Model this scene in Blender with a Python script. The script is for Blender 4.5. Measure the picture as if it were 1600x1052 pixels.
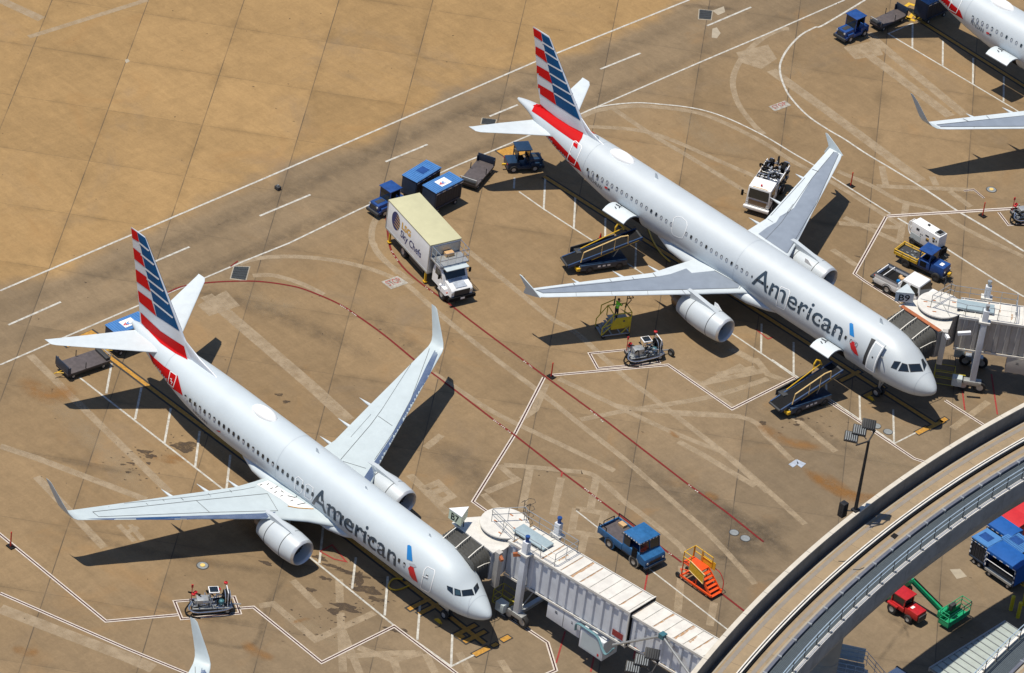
import bpy, bmesh, math, random
from math import sin, cos, tan, pi, radians, atan2, hypot, sqrt
from mathutils import Vector, Matrix
from mathutils.bvhtree import BVHTree
random.seed(7)
S = bpy.context.scene
for o in list(bpy.data.objects): bpy.data.objects.remove(o)
COL = S.collection

# ---------------------------------------------------------------- camera
# solved from the aircraft's known sizes; world: +x = the way the parked aircraft point,
# +y = their left, origin on the ground under the nose of the near aircraft, metres
PW, PH = 1600, 1052
CAM = Vector((157.739393, -176.616535, 192.009176))
HD, PT, RL, FPX = 2.30438098, 0.61171795, 0.13344467, 6997.726282
fw = Vector((cos(HD)*cos(PT), sin(HD)*cos(PT), -sin(PT)))
r0 = Vector((sin(HD), -cos(HD), 0.0)); u0 = r0.cross(fw)
rt = cos(RL)*r0 + sin(RL)*u0; up = -sin(RL)*r0 + cos(RL)*u0
cd = bpy.data.cameras.new("camera"); cam = bpy.data.objects.new("camera", cd); COL.objects.link(cam)
cd.sensor_fit = 'HORIZONTAL'; cd.sensor_width = 36.0; cd.lens = 36.0*FPX/PW
cd.clip_start = 1.0; cd.clip_end = 6000.0
cam.matrix_world = Matrix(((rt.x, up.x, -fw.x, CAM.x), (rt.y, up.y, -fw.y, CAM.y), (rt.z, up.z, -fw.z, CAM.z), (0, 0, 0, 1)))
S.camera = cam
# ---------------------------------------------------------------- light
SUN_EL = 1.2873808; SUN_AZ = 3.9791295          # azimuth measured from +x towards +y
w = bpy.data.worlds.new("World"); S.world = w; w.use_nodes = True
nt = w.node_tree; bgn = nt.nodes['Background']
sky = nt.nodes.new('ShaderNodeTexSky'); sky.sky_type = 'NISHITA'; sky.sun_disc = False
sky.sun_elevation = SUN_EL; sky.sun_rotation = pi/2 - SUN_AZ
sky.altitude = 200; sky.air_density = 1.0; sky.dust_density = 0.6; sky.ozone_density = 8.0
nt.links.new(sky.outputs[0], bgn.inputs[0]); bgn.inputs[1].default_value = 0.10
sd = bpy.data.lights.new("sun", 'SUN'); sd.energy = 5.0; sd.angle = radians(0.5); sd.color = (1.0, 0.92, 0.78)
so = bpy.data.objects.new("sun", sd); COL.objects.link(so)
sunv = Vector((cos(SUN_EL)*cos(SUN_AZ), cos(SUN_EL)*sin(SUN_AZ), sin(SUN_EL)))
so.rotation_euler = sunv.to_track_quat('Z', 'Y').to_euler(); so.location = (0, 0, 300)
S.view_settings.view_transform = 'Standard'; S.view_settings.look = 'None'
S.view_settings.exposure = 0.0; S.view_settings.gamma = 1.0
S.cycles.max_bounces = 6

# ---------------------------------------------------------------- helpers
def ray(px, py): return (fw*FPX + rt*(px-PW/2) - up*(py-PH/2)).normalized()
def G(px, py, z=0.0):
    """survey: where the sight line of a photograph point meets the level plane z"""
    d = ray(px, py); return CAM + d*((z-CAM.z)/d.z)
def R(s, ox, oy): return lambda x, y: (ox+x/s, oy+y/s)

MATS = {}
def mat(name, col, rough=0.6, metal=0.0, var=0.06, scale=3.0, bump=0.0, coat=0.0, spec=0.5):
    if name in MATS: return MATS[name]
    m = bpy.data.materials.new(name); m.use_nodes = True; t = m.node_tree; b = t.nodes['Principled BSDF']
    b.inputs['Roughness'].default_value = rough; b.inputs['Metallic'].default_value = metal
    b.inputs['Coat Weight'].default_value = coat; b.inputs['Specular IOR Level'].default_value = spec
    c = (*col, 1)
    if var > 0:
        tc = t.nodes.new('ShaderNodeTexCoord'); n = t.nodes.new('ShaderNodeTexNoise')
        n.inputs['Scale'].default_value = scale; n.inputs['Detail'].default_value = 5; n.inputs['Roughness'].default_value = 0.65
        t.links.new(tc.outputs['Object'], n.inputs['Vector'])
        mr = t.nodes.new('ShaderNodeMapRange'); mr.inputs[1].default_value = 0.3; mr.inputs[2].default_value = 0.7
        mr.inputs[3].default_value = 1-var; mr.inputs[4].default_value = 1+var
        t.links.new(n.outputs['Fac'], mr.inputs[0])
        mx = t.nodes.new('ShaderNodeMix'); mx.data_type = 'RGBA'; mx.blend_type = 'MULTIPLY'; mx.inputs[0].default_value = 1
        mx.inputs[6].default_value = c; t.links.new(mr.outputs[0], mx.inputs[7]); t.links.new(mx.outputs[2], b.inputs['Base Color'])
        r2 = t.nodes.new('ShaderNodeMapRange'); r2.inputs[3].default_value = max(0.03, rough-0.08); r2.inputs[4].default_value = min(1, rough+0.1)
        t.links.new(n.outputs['Fac'], r2.inputs[0]); t.links.new(r2.outputs[0], b.inputs['Roughness'])
        if bump > 0:
            bp = t.nodes.new('ShaderNodeBump'); bp.inputs['Strength'].default_value = bump; bp.inputs['Distance'].default_value = 0.02
            t.links.new(n.outputs['Fac'], bp.inputs['Height']); t.links.new(bp.outputs[0], b.inputs['Normal'])
    else: b.inputs['Base Color'].default_value = c
    MATS[name] = m; return m

M = dict(
 silver=mat('silver_paint', (.505, .57, .615), .5, .04, .03, .5, coat=.15),
 silver2=mat('silver_grey_paint', (.485, .535, .575), .47, .06, .03, .5, coat=.15),
 wing=mat('wing_light_grey', (.46, .53, .56), .45, 0, .05, 1.2),
 wingwhite=mat('wing_white', (.55, .61, .65), .4, 0, .05, 1.5),
 winggrey=mat('wing_box_grey', (.23, .27, .33), .45, .1, .08, 1.2),
 white=mat('white_paint', (.78, .79, .80), .45, 0, .05, 2), radome=mat('radome_white', (.82, .83, .84), .4, 0, .02, 2),
 slat=mat('bare_metal_edge', (.55, .62, .70), .22, .9, .08, 1.5), skyreflect=mat('painted_sky_reflection', (.10, .22, .42), .2, .7, .08, 1.5),
 lip=mat('polished_lip', (.62, .63, .64), .38, .6, .03, 2), seam=mat('panel_seam', (.06, .065, .07), .6, 0, 0),
 hot=mat('hot_section_metal', (.20, .16, .13), .4, .8, .15, 4), fan=mat('fan_titanium', (.05, .05, .055), .4, .6, .1, 5),
 dark=mat('dark_grey', (.035, .037, .04), .6, 0, .15, 5), black=mat('black_rubber', (.014, .014, .015), .9, 0, .2, 8, spec=.1),
 glass=mat('cockpit_glass', (.012, .018, .025), .06, 0, 0, spec=.8), tint=mat('vehicle_glass', (.02, .028, .032), .08, 0, 0, spec=.8),
 red=mat('tail_red', (.47, .004, .006), .5, 0, .05, 1, spec=.12), blue=mat('tail_blue', (.004, .058, .165), .5, 0, .16, .8, spec=.12),
 stripewhite=mat('tail_silver_white', (.56, .60, .66), .36, .15, .03, 1), letter=mat('lettering_slate', (.035, .055, .08), .35, .1, .1, .8),
 symblue=mat('symbol_blue', (.015, .18, .48), .35, 0, .03, 1), symred=mat('symbol_red', (.50, .015, .02), .35, 0, .03, 1),
 symgrey=mat('symbol_grey', (.42, .45, .5), .35, .2, .03, 1), outline=mat('door_outline_white', (.86, .87, .88), .5, 0, 0),
 tire=mat('tyre', (.02, .02, .021), .8, 0, .2, 10), rim=mat('wheel_rim', (.5, .5, .5), .45, .5, .1, 8),
 steel=mat('galvanised_steel', (.42, .44, .45), .45, .6, .12, 4), chrome=mat('chrome_pipe', (.6, .61, .62), .2, .9, .1, 6),
 tugblue=mat('tug_blue', (.010, .055, .22), .45, 0, .25, 2.2, coat=.1), dkblue=mat('tug_dark_blue', (.010, .032, .075), .4, 0, .2, 3, coat=.2),
 cartblue=mat('cart_roof_blue', (.06, .19, .45), .45, 0, .1, 2), cartdark=mat('cart_dark_blue', (.015, .03, .06), .5, 0, .2, 3),
 tarp=mat('tarpaulin_blue', (.006, .085, .33), .55, 0, .12, 2), redtarp=mat('tarpaulin_red', (.50, .02, .025), .5, 0, .1, 2),
 curtain=mat('curtain_black', (.02, .022, .03), .7, 0, .3, 6), deck=mat('cart_deck_brown', (.085, .072, .075), .65, .1, .25, 3),
 yellow=mat('safety_yellow', (.62, .38, .02), .45, 0, .12, 4), paleyel=mat('rail_pale_yellow', (.70, .50, .22), .45, 0, .1, 4),
 ypaint=mat('road_yellow', (.40, .205, .03), .75, 0, .3, 5), bpaint=mat('road_black', (.028, .026, .024), .75, 0, .3, 5),
 wpaint=mat('road_white', (.45, .43, .38), .75, 0, .22, 4), rpaint=mat('road_dark_red', (.12, .014, .014), .75, 0, .25, 5),
 rpaint2=mat('road_red', (.27, .028, .022), .75, 0, .3, 5), mark_pink=mat('road_white_border', (.52, .465, .415), .75, 0, .18, 5),
 orange=mat('stair_orange', (.66, .075, .01), .42, 0, .12, 4), trred=mat('tractor_red', (.42, .012, .014), .36, 0, .15, 4, coat=.3),
 green=mat('lift_green', (.012, .30, .13), .4, 0, .15, 4), hivis=mat('hi_vis_green', (.22, .75, .03), .7, 0, .1, 8),
 bridgewhite=mat('bridge_roof_white', (.60, .585, .55), .55, 0, .12, 1.4), bridgeside=mat('bridge_side_grey', (.60, .63, .68), .5, 0, .1, 1.2),
 bridgetan=mat('bridge_tan_shaded_side', (.40, .385, .365), .5, 0, .1, 1.2), rust=mat('rust', (.34, .12, .035), .8, 0, .5, 5), rustpanel=mat('rusty_panel', (.33, .105, .04), .6, 0, .25, 3),  # the tan also paints in shade on the far bridge's unlit sides
 bellows=mat('bellows_grey', (.085, .085, .08), .8, 0, .25, 5), strap=mat('strap_white', (.7, .68, .62), .7, 0, .1, 5),
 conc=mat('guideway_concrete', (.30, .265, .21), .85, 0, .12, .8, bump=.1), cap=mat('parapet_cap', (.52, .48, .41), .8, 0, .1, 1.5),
 concdk=mat('guideway_fascia', (.28, .285, .275), .8, 0, .14, 1), pad=mat('running_pad', (.285, .212, .130), .85, 0, .12, .7), padgrey=mat('running_strip', (.225, .20, .175), .8, 0, .1, 1.2),
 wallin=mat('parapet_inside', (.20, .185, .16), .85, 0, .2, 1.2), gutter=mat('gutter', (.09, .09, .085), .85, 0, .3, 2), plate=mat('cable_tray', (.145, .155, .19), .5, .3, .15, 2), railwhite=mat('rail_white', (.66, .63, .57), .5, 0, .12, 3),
 railing=mat('railing_blue_grey', (.42, .52, .62), .4, .2, .1, 3), signface=mat('sign_pale_green', (.50, .56, .42), .5, 0, .06, 2), signgrey=mat('sign_grey', (.46, .52, .55), .5, 0, .06, 2),
 cream=mat('box_roof_cream', (.47, .455, .29), .6, 0, .06, 1), boxwhite=mat('box_side_white', (.70, .72, .74), .45, 0, .05, 1), gold=mat('logo_gold', (.60, .36, .08), .5, 0, .05, 3), navy=mat('logo_navy', (.02, .03, .13), .5, 0, .05, 3),
 teal=mat('pump_teal', (.05, .16, .20), .4, .2, .2, 6), skin=mat('skin', (.42, .24, .16), .6, 0, .05, 9), trousers=mat('dark_trousers', (.02, .022, .03), .85, 0, .2, 9), hair=mat('dark_hair', (.012, .01, .009), .8, 0, .2, 20),
 stain=mat('oil_stain', (.085, .062, .043), .7, 0, .3, 2), ruststain=mat('rust_stain', (.30, .16, .065), .85, 0, .25, 1.5), patch=mat('concrete_repair', (.33, .285, .215), .85, 0, .15, 2), plategrey=mat('steel_plate', (.42, .47, .55), .5, .3, .2, 3), grate=mat('drain_grate', (.05, .06, .065), .6, .4, .2, 4), truckblue=mat('truck_blue', (.016, .105, .27), .45, 0, .25, 2.5), creaseshade=mat('bellows_shade_dirt', (.03, .03, .029), .9, 0, .2, 5), cover=mat('manhole_cover', (.24, .26, .27), .6, .3, .2, 5), lampy=mat('ground_light_yellow', (.72, .50, .16), .5, 0, .1, 5), lens=mat('lamp_lens', (.55, .58, .6), .15, .2, .1, 8), cable=mat('cable_teal', (.13, .25, .29), .5, 0, .1, 5),
)

class MB:
    """collects shapes and links them as ONE mesh object"""
    def __init__(s): s.bm = bmesh.new(); s.mi = 0; s.T = None
    def _f(s, vs, smooth=False):
        try:
            f = s.bm.faces.new(vs); f.material_index = s.mi; f.smooth = smooth; return f
        except ValueError: return None
    def v(s, p):
        p = Vector(p)
        if s.T: p = s.T @ p
        return s.bm.verts.new(p)
    def poly(s, pts): return s._f([s.v(p) for p in pts])
    def bx(s, x0, x1, y0, y1, z0, z1, bev=0.0, tx=0.0, ty=0.0, shx=0.0):
        """box; tx/ty shrink the top, shx shifts the top along x"""
        n0 = len(s.bm.verts)
        a = [s.v(p) for p in ((x0, y0, z0), (x1, y0, z0), (x1, y1, z0), (x0, y1, z0), (x0+tx+shx, y0+ty, z1), (x1-tx+shx, y0+ty, z1), (x1-tx+shx, y1-ty, z1), (x0+tx+shx, y1-ty, z1))]
        fs = [s._f([a[i] for i in q]) for q in ((3, 2, 1, 0), (4, 5, 6, 7), (0, 1, 5, 4), (1, 2, 6, 5), (2, 3, 7, 6), (3, 0, 4, 7))]
        if bev > 0:
            es = list({e for f in fs for e in f.edges}); r = bmesh.ops.bevel(s.bm, geom=es, offset=bev, segments=2, affect='EDGES', profile=0.6)
            for f in r['faces']: f.material_index = s.mi
        return s
    def cyl(s, p0, p1, r0, r1=None, n=12, caps=True, smooth=True):
        p0 = Vector(p0); p1 = Vector(p1); r1 = r0 if r1 is None else r1
        d = (p1-p0).normalized(); a = d.orthogonal().normalized(); b = d.cross(a)
        A = [s.v(p0+(a*cos(2*pi*i/n)+b*sin(2*pi*i/n))*r0) for i in range(n)]
        B = [s.v(p1+(a*cos(2*pi*i/n)+b*sin(2*pi*i/n))*r1) for i in range(n)]
        for i in range(n): s._f([A[i], A[(i+1) % n], B[(i+1) % n], B[i]], smooth)
        if caps: s._f(A[::-1]); s._f(B)
        return s
    def tube(s, pts, r, n=6):
        for a, b in zip(pts[:-1], pts[1:]): s.cyl(a, b, r, n=n)
        return s
    def prism(s, pts, y0, y1, ax='y'):
        """outline in x,z (ax y) / y,z (ax x) / x,y (ax z) pushed along ax"""
        f = {'y': lambda p, t: (p[0], t, p[1]), 'x': lambda p, t: (t, p[0], p[1]), 'z': lambda p, t: (p[0], p[1], t)}[ax]
        A = [s.v(f(p, y0)) for p in pts]; B = [s.v(f(p, y1)) for p in pts]; n = len(pts)
        s._f(A); s._f(B[::-1])
        for i in range(n): s._f([A[(i+1) % n], A[i], B[i], B[(i+1) % n]])
        return s
    def lathe(s, prof, o=(0, 0, 0), ax='x', n=32, smooth=True, sq=1.0):
        rings = []
        for t, r in prof:
            ring = []
            for i in range(n):
                c, q = cos(2*pi*i/n), sin(2*pi*i/n)
                if ax == 'x': p = (o[0]+t, o[1]+r*c, o[2]+r*q*(sq if q < 0 else 1))
                elif ax == 'z': p = (o[0]+r*c, o[1]+r*q, o[2]+t)
                else: p = (o[0]+r*c, o[1]+t, o[2]+r*q)
                ring.append(s.v(p))
            rings.append(ring)
        for A, B in zip(rings[:-1], rings[1:]):
            for i in range(n): s._f([A[i], A[(i+1) % n], B[(i+1) % n], B[i]], smooth)
        return s
    def loft(s, secs, caps=True, closed=True, smooth=True):
        rs = [[s.v(p) for p in q] for q in secs]; n = len(rs[0])
        for A, B in zip(rs[:-1], rs[1:]):
            for i in range(n if closed else n-1): s._f([A[i], A[(i+1) % n], B[(i+1) % n], B[i]], smooth)
        if caps: s._f(rs[0][::-1]); s._f(rs[-1])
        return s
    def build(s, name, mats, parent=None, fix=True, sharp=38):
        if not isinstance(mats, (list, tuple)): mats = [mats]
        if fix: bmesh.ops.recalc_face_normals(s.bm, faces=s.bm.faces[:])
        me = bpy.data.meshes.new(name); s.bm.to_mesh(me); s.bm.free()
        for m in mats: me.materials.append(m)
        try: me.set_sharp_from_angle(angle=radians(sharp))
        except Exception: pass
        o = bpy.data.objects.new(name, me); COL.objects.link(o)
        if parent: o.parent = parent
        return o

def tag(o, label=None, cat=None, group=None, kind=None):
    if label: o['label'] = label
    if cat: o['category'] = cat
    if group: o['group'] = group
    if kind: o['kind'] = kind
    return o
def thing(name, label, cat, loc=(0, 0, 0), rz=0.0, group=None):
    o = bpy.data.objects.new(name, None); COL.objects.link(o); o.empty_display_size = 0.5
    o.location = loc; o.rotation_euler = (0, 0, rz); return tag(o, label, cat, group)
def inst(src, parent, loc=None, rz=None, name=None):
    c = src.copy(); COL.objects.link(c); c.parent = parent
    if loc is not None: c.location = loc
    if rz is not None: c.rotation_euler = (0, 0, rz)
    return c
def copy_tree(o, parent=None, skip=()):
    c = o.copy(); COL.objects.link(c); c.parent = parent
    for ch in list(o.children):
        if ch.name.split('.')[0] not in skip: copy_tree(ch, c, skip)
    return c
def struct(name, mb, m): o = mb.build(name, m); o['kind'] = 'structure'; return o
def LM(o):  # world matrix of a top-level thing before any depsgraph pass
    return Matrix.Translation(o.location) @ o.rotation_euler.to_matrix().to_4x4()
def head(a, b): return atan2(b.y-a.y, b.x-a.x)

_txt = {}
def text_geo(s, bold=0.0, shear=0.0):
    """letters as flat triangles: (verts, faces) with width W, cap height about 0.72 at size 1"""
    k = (s, bold, shear)
    if k in _txt: return _txt[k]
    cu = bpy.data.curves.new('t', 'FONT'); cu.body = s; cu.offset = bold; cu.shear = shear; cu.resolution_u = 3
    o = bpy.data.objects.new('t', cu); COL.objects.link(o)
    dg = bpy.context.evaluated_depsgraph_get(); me = bpy.data.meshes.new_from_object(o.evaluated_get(dg))
    bm = bmesh.new(); bm.from_mesh(me); bmesh.ops.remove_doubles(bm, verts=bm.verts[:], dist=1e-5)
    bpy.data.objects.remove(o); bpy.data.meshes.remove(me)
    xs = [v.co.x for v in bm.verts]; ys = [v.co.y for v in bm.verts]
    r = (bm, min(xs), max(xs), min(ys), max(ys)); _txt[k] = r; return r
def text_mesh(name, s, fn, m, parent, bold=0.0, shear=0.0, cut=0.0, cutx=0.0):
    """maps letters by fn(u in 0..1, v in 0..1 of the cap box) -> point"""
    bm0, x0, x1, y0, y1 = text_geo(s, bold, shear); bm = bm0.copy()
    capbm, _, _, _, cap = text_geo('H', bold); base = 0.0
    if cut > 0:
        y = y0
        while y < y1:
            y += cut*cap; bmesh.ops.bisect_plane(bm, geom=bm.verts[:]+bm.edges[:]+bm.faces[:], plane_co=(0, y, 0), plane_no=(0, 1, 0))
    if cutx > 0:
        x = x0
        while x < x1:
            x += cutx*(x1-x0); bmesh.ops.bisect_plane(bm, geom=bm.verts[:]+bm.edges[:]+bm.faces[:], plane_co=(x, 0, 0), plane_no=(1, 0, 0))
    for v in bm.verts: v.co = Vector(fn((v.co.x-x0)/(x1-x0), (v.co.y-base)/cap))
    me = bpy.data.meshes.new(name); bm.to_mesh(me); bm.free(); me.materials.append(m)
    o = bpy.data.objects.new(name, me); COL.objects.link(o)
    if parent: o.parent = parent
    return o
def text_quad(name, s, q, m, parent=None, bold=0.0):
    """letters on a flat quad: q = bottom-left, bottom-right, top-right, top-left"""
    q = [Vector(p) for p in q]
    return text_mesh(name, s, lambda u, v: (q[0]*(1-u)+q[1]*u)*(1-v)+(q[3]*(1-u)+q[2]*u)*v, m, parent, bold)
# ---------------------------------------------------------------- ground
def ground_mat():
    m = bpy.data.materials.new('apron_concrete'); m.use_nodes = True; t = m.node_tree; N = t.nodes; L = t.links
    b = N['Principled BSDF']; b.inputs['Roughness'].default_value = 0.85; b.inputs['Specular IOR Level'].default_value = 0.25
    tc = N.new('ShaderNodeTexCoord'); P = tc.outputs['Object']
    def val(op, a, b_=None, c=None, clamp=False):
        n = N.new('ShaderNodeMath'); n.operation = op; n.use_clamp = clamp
        for i, x in enumerate((a, b_, c)):
            if x is None: continue
            if hasattr(x, 'is_linked'): L.new(x, n.inputs[i])
            else: n.inputs[i].default_value = x
        return n.outputs[0]
    def vdot(vec):
        n = N.new('ShaderNodeVectorMath'); n.operation = 'DOT_PRODUCT'; L.new(P, n.inputs[0]); n.inputs[1].default_value = vec; return n.outputs['Value']
    def noise(scale, detail=4, rough=.6, vec=None, dist=0.0):
        n = N.new('ShaderNodeTexNoise'); n.inputs['Scale'].default_value = scale; n.inputs['Detail'].default_value = detail; n.inputs['Roughness'].default_value = rough; n.inputs['Distortion'].default_value = dist
        L.new(vec if vec is not None else P, n.inputs['Vector']); return n.outputs['Fac']
    def mr(x, a, b_, c, d, smooth=False):
        n = N.new('ShaderNodeMapRange'); n.interpolation_type = 'SMOOTHSTEP' if smooth else 'LINEAR'; L.new(x, n.inputs[0])
        for i, q in enumerate((a, b_, c, d)): n.inputs[i+1].default_value = q
        return n.outputs[0]
    def mix(f, a, b_, mode='MIX'):
        n = N.new('ShaderNodeMix'); n.data_type = 'RGBA'; n.blend_type = mode
        if hasattr(f, 'is_linked'): L.new(f, n.inputs[0])
        else: n.inputs[0].default_value = f
        for i, x in ((6, a), (7, b_)):
            if hasattr(x, 'is_linked'): L.new(x, n.inputs[i])
            else: n.inputs[i].default_value = (*x, 1)
        return n.outputs[2]
    # 25 ft slabs
    a = radians(39.55); sp = 7.575; o = Vector((-71.31, 27.2, 0)); du = Vector((cos(a), sin(a), 0)); dv = Vector((sin(a), -cos(a), 0))
    u = val('DIVIDE', val('SUBTRACT', vdot(du), o.dot(du)), sp); v = val('DIVIDE', val('SUBTRACT', vdot(dv), o.dot(dv)), sp)
    def joint(q):
        f = val('SUBTRACT', q, val('ROUND', q)); return val('MULTIPLY', val('ABSOLUTE', f), sp)
    ju, jv = joint(u), joint(v)
    cell = N.new('ShaderNodeCombineXYZ'); L.new(val('FLOOR', u), cell.inputs[0]); L.new(val('FLOOR', v), cell.inputs[1])
    wn = N.new('ShaderNodeTexWhiteNoise'); wn.noise_dimensions = '2D'; L.new(cell.outputs[0], wn.inputs['Vector'])
    lane = N.new('ShaderNodeCombineXYZ'); L.new(val('FLOOR', u), lane.inputs[0]); wl = N.new('ShaderNodeTexWhiteNoise'); wl.noise_dimensions = '2D'; L.new(lane.outputs[0], wl.inputs['Vector'])
    # zones: clean tan taxiway slabs beyond the edge line, grimy service road, apron, greyer by the gates
    p1, p2 = G(0, 454.6), G(1077, 0); n1 = Vector((-(p2-p1).y, (p2-p1).x, 0)).normalized()
    dist = val('SUBTRACT', vdot(n1), n1.dot(p1))                      # + beyond the edge line
    wob = mr(noise(.12, 3), .3, .7, -1.6, 1.6)
    dd = val('ADD', dist, wob)
    far = mr(dd, -.3, 1.2, 0, 1, True)
    road = val('MULTIPLY', mr(dd, -1.2, .2, 1, 0, True), mr(dd, -12, -5.5, 0, 1, True))
    gates = mr(vdot(Vector((1, 0, 0))), -30, 4, 0, 1, True)
    base = mix(gates, (.232, .159, .085), (.194, .145, .092))
    base = mix(val('MULTIPLY', road, .75), base, (.192, .142, .088))
    base = mix(far, base, (.298, .190, .083))
    inner = mr(vdot(Vector((1, 0, 0))), 17, 24, 0, 1, True); base = mix(val('MULTIPLY', inner, .6), base, (.17, .13, .088))
    # blotches, streaks along the slabs, fine grain
    big = noise(.09, 6, .62); mid = noise(.8, 8, .74, dist=.6); fine = noise(5, 6, .8)
    mp = N.new('ShaderNodeMapping'); L.new(P, mp.inputs['Vector']); mp.inputs['Rotation'].default_value = (0, 0, -a); mp.inputs['Scale'].default_value = (.25, 2.2, 1)
    st = noise(.9, 5, .7, mp.outputs[0]); mp2 = N.new('ShaderNodeMapping'); L.new(P, mp2.inputs['Vector']); mp2.inputs['Rotation'].default_value = (0, 0, -a); mp2.inputs['Scale'].default_value = (2.2, .2, 1)
    st2 = noise(.9, 5, .7, mp2.outputs[0])
    k = val('MULTIPLY', mr(big, .3, .7, .87, 1.11), mr(mid, .3, .7, .88, 1.10))
    k = val('MULTIPLY', k, mr(fine, .25, .75, .86, 1.13)); k = val('MULTIPLY', k, mr(st, .3, .7, .93, 1.06)); k = val('MULTIPLY', k, mr(st2, .3, .7, .95, 1.05))
    k = val('MULTIPLY', k, mr(wn.outputs['Value'], 0, 1, .91, 1.07)); k = val('MULTIPLY', k, mr(wl.outputs['Value'], 0, 1, .95, 1.05))
    # dirt beside the joints, then the joint itself
    side = val('MAXIMUM', mr(ju, 0, .9, 1, 0, True), mr(jv, 0, .6, 1, 0, True))
    k = val('MULTIPLY', k, val('SUBTRACT', 1, val('MULTIPLY', val('MULTIPLY', side, mr(noise(.3, 4), .42, .68, 0, 1)), .22)))
    bc = mix(1.0, base, (1, 1, 1), 'MULTIPLY'); cc = N.new('ShaderNodeCombineColor')
    for i in range(3): L.new(k, cc.inputs[i])
    bc = mix(1.0, base, cc.outputs[0], 'MULTIPLY')
    # warm rust-tinted areas and grey tyre grime
    bc = mix(val('MULTIPLY', mr(noise(.16, 5, .6, dist=1.0), .56, .74, 0, 1, True), .28), bc, (.30, .165, .06))
    bc = mix(val('MULTIPLY', mr(noise(.075, 6, .7, dist=.8), .53, .74, 0, 1, True), .30), bc, (.145, .122, .1))
    line = val('MAXIMUM', mr(ju, .022, .046, 1, 0), val('MULTIPLY', mr(jv, .014, .034, 1, 0), .55))
    lv = mr(noise(.35, 4), .35, .6, .45, 1)
    bc = mix(val('MULTIPLY', val('MULTIPLY', line, lv), .8), bc, (.05, .042, .035))
    # specks
    sp_ = mr(noise(2.2, 2, .5), .76, .80, 0, .55); bc = mix(sp_, bc, (.07, .055, .045))
    L.new(bc, b.inputs['Base Color'])
    bp = N.new('ShaderNodeBump'); bp.inputs['Strength'].default_value = .12; bp.inputs['Distance'].default_value = .02; L.new(fine, bp.inputs['Height']); L.new(bp.outputs[0], b.inputs['Normal'])
    return m
gm = MB(); gm.poly([(-900, -900, 0), (900, -900, 0), (900, 900, 0), (-900, 900, 0)]); struct('apron_ground', gm, ground_mat())

def faded(name, col, lo=.25, hi=.75, scale=1.2):
    """worn paint: the concrete shows through in patches"""
    m = bpy.data.materials.new(name); m.use_nodes = True; t = m.node_tree; b = t.nodes['Principled BSDF']; b.inputs['Base Color'].default_value = (*col, 1); b.inputs['Roughness'].default_value = .85; b.inputs['Specular IOR Level'].default_value = .2
    tc = t.nodes.new('ShaderNodeTexCoord'); n = t.nodes.new('ShaderNodeTexNoise'); n.inputs['Scale'].default_value = scale; n.inputs['Detail'].default_value = 7; n.inputs['Roughness'].default_value = .7
    t.links.new(tc.outputs['Object'], n.inputs['Vector']); r = t.nodes.new('ShaderNodeMapRange'); r.inputs[1].default_value = .35; r.inputs[2].default_value = .6; r.inputs[3].default_value = lo; r.inputs[4].default_value = hi
    t.links.new(n.outputs['Fac'], r.inputs[0]); tr = t.nodes.new('ShaderNodeBsdfTransparent'); mx = t.nodes.new('ShaderNodeMixShader')
    t.links.new(r.outputs[0], mx.inputs[0]); t.links.new(tr.outputs[0], mx.inputs[1]); t.links.new(b.outputs[0], mx.inputs[2]); t.links.new(mx.outputs[0], t.nodes['Material Output'].inputs[0]); return m
M['scrub'] = faded('scrubbed_marking', (.40, .315, .215), .3, .7); M['wworn'] = faded('worn_white', (.54, .53, .49), .5, .97, 2.5)
M['rblack'] = faded('worn_black_red', (.045, .010, .010), .75, 1.0, 3); M['rworn'] = faded('worn_dark_red', (.17, .018, .018), .7, 1.0, 3); M['stainf'] = faded('soaked_oil', (.075, .055, .04), .3, .95, 1.5); M['rustf'] = faded('rust_wash', (.34, .17, .05), .05, .6, .8); 
def soft(name, col, amt, scale=.8):
    m = faded(name, col, 0.15, 1.0, scale); t = m.node_tree; a = t.nodes.new('ShaderNodeAttribute'); a.attribute_name = 'fade'
    mx = [n for n in t.nodes if n.bl_idname == 'ShaderNodeMixShader'][0]; r = mx.inputs[0].links[0].from_socket
    k = t.nodes.new('ShaderNodeMath'); k.operation = 'MULTIPLY'; t.links.new(r, k.inputs[0]); t.links.new(a.outputs['Fac'], k.inputs[1])
    k2 = t.nodes.new('ShaderNodeMath'); k2.operation = 'MULTIPLY'; t.links.new(k.outputs[0], k2.inputs[0]); k2.inputs[1].default_value = amt; t.links.new(k2.outputs[0], mx.inputs[0]); return m
M['skid'] = soft('rubber_grime', (.085, .07, .055), .28, .9); M['rustsoft'] = soft('rust_wash_soft', (.30, .15, .05), .6, .7); M['pale'] = soft('pale_wear', (.38, .295, .19), .35, .6)

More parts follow.
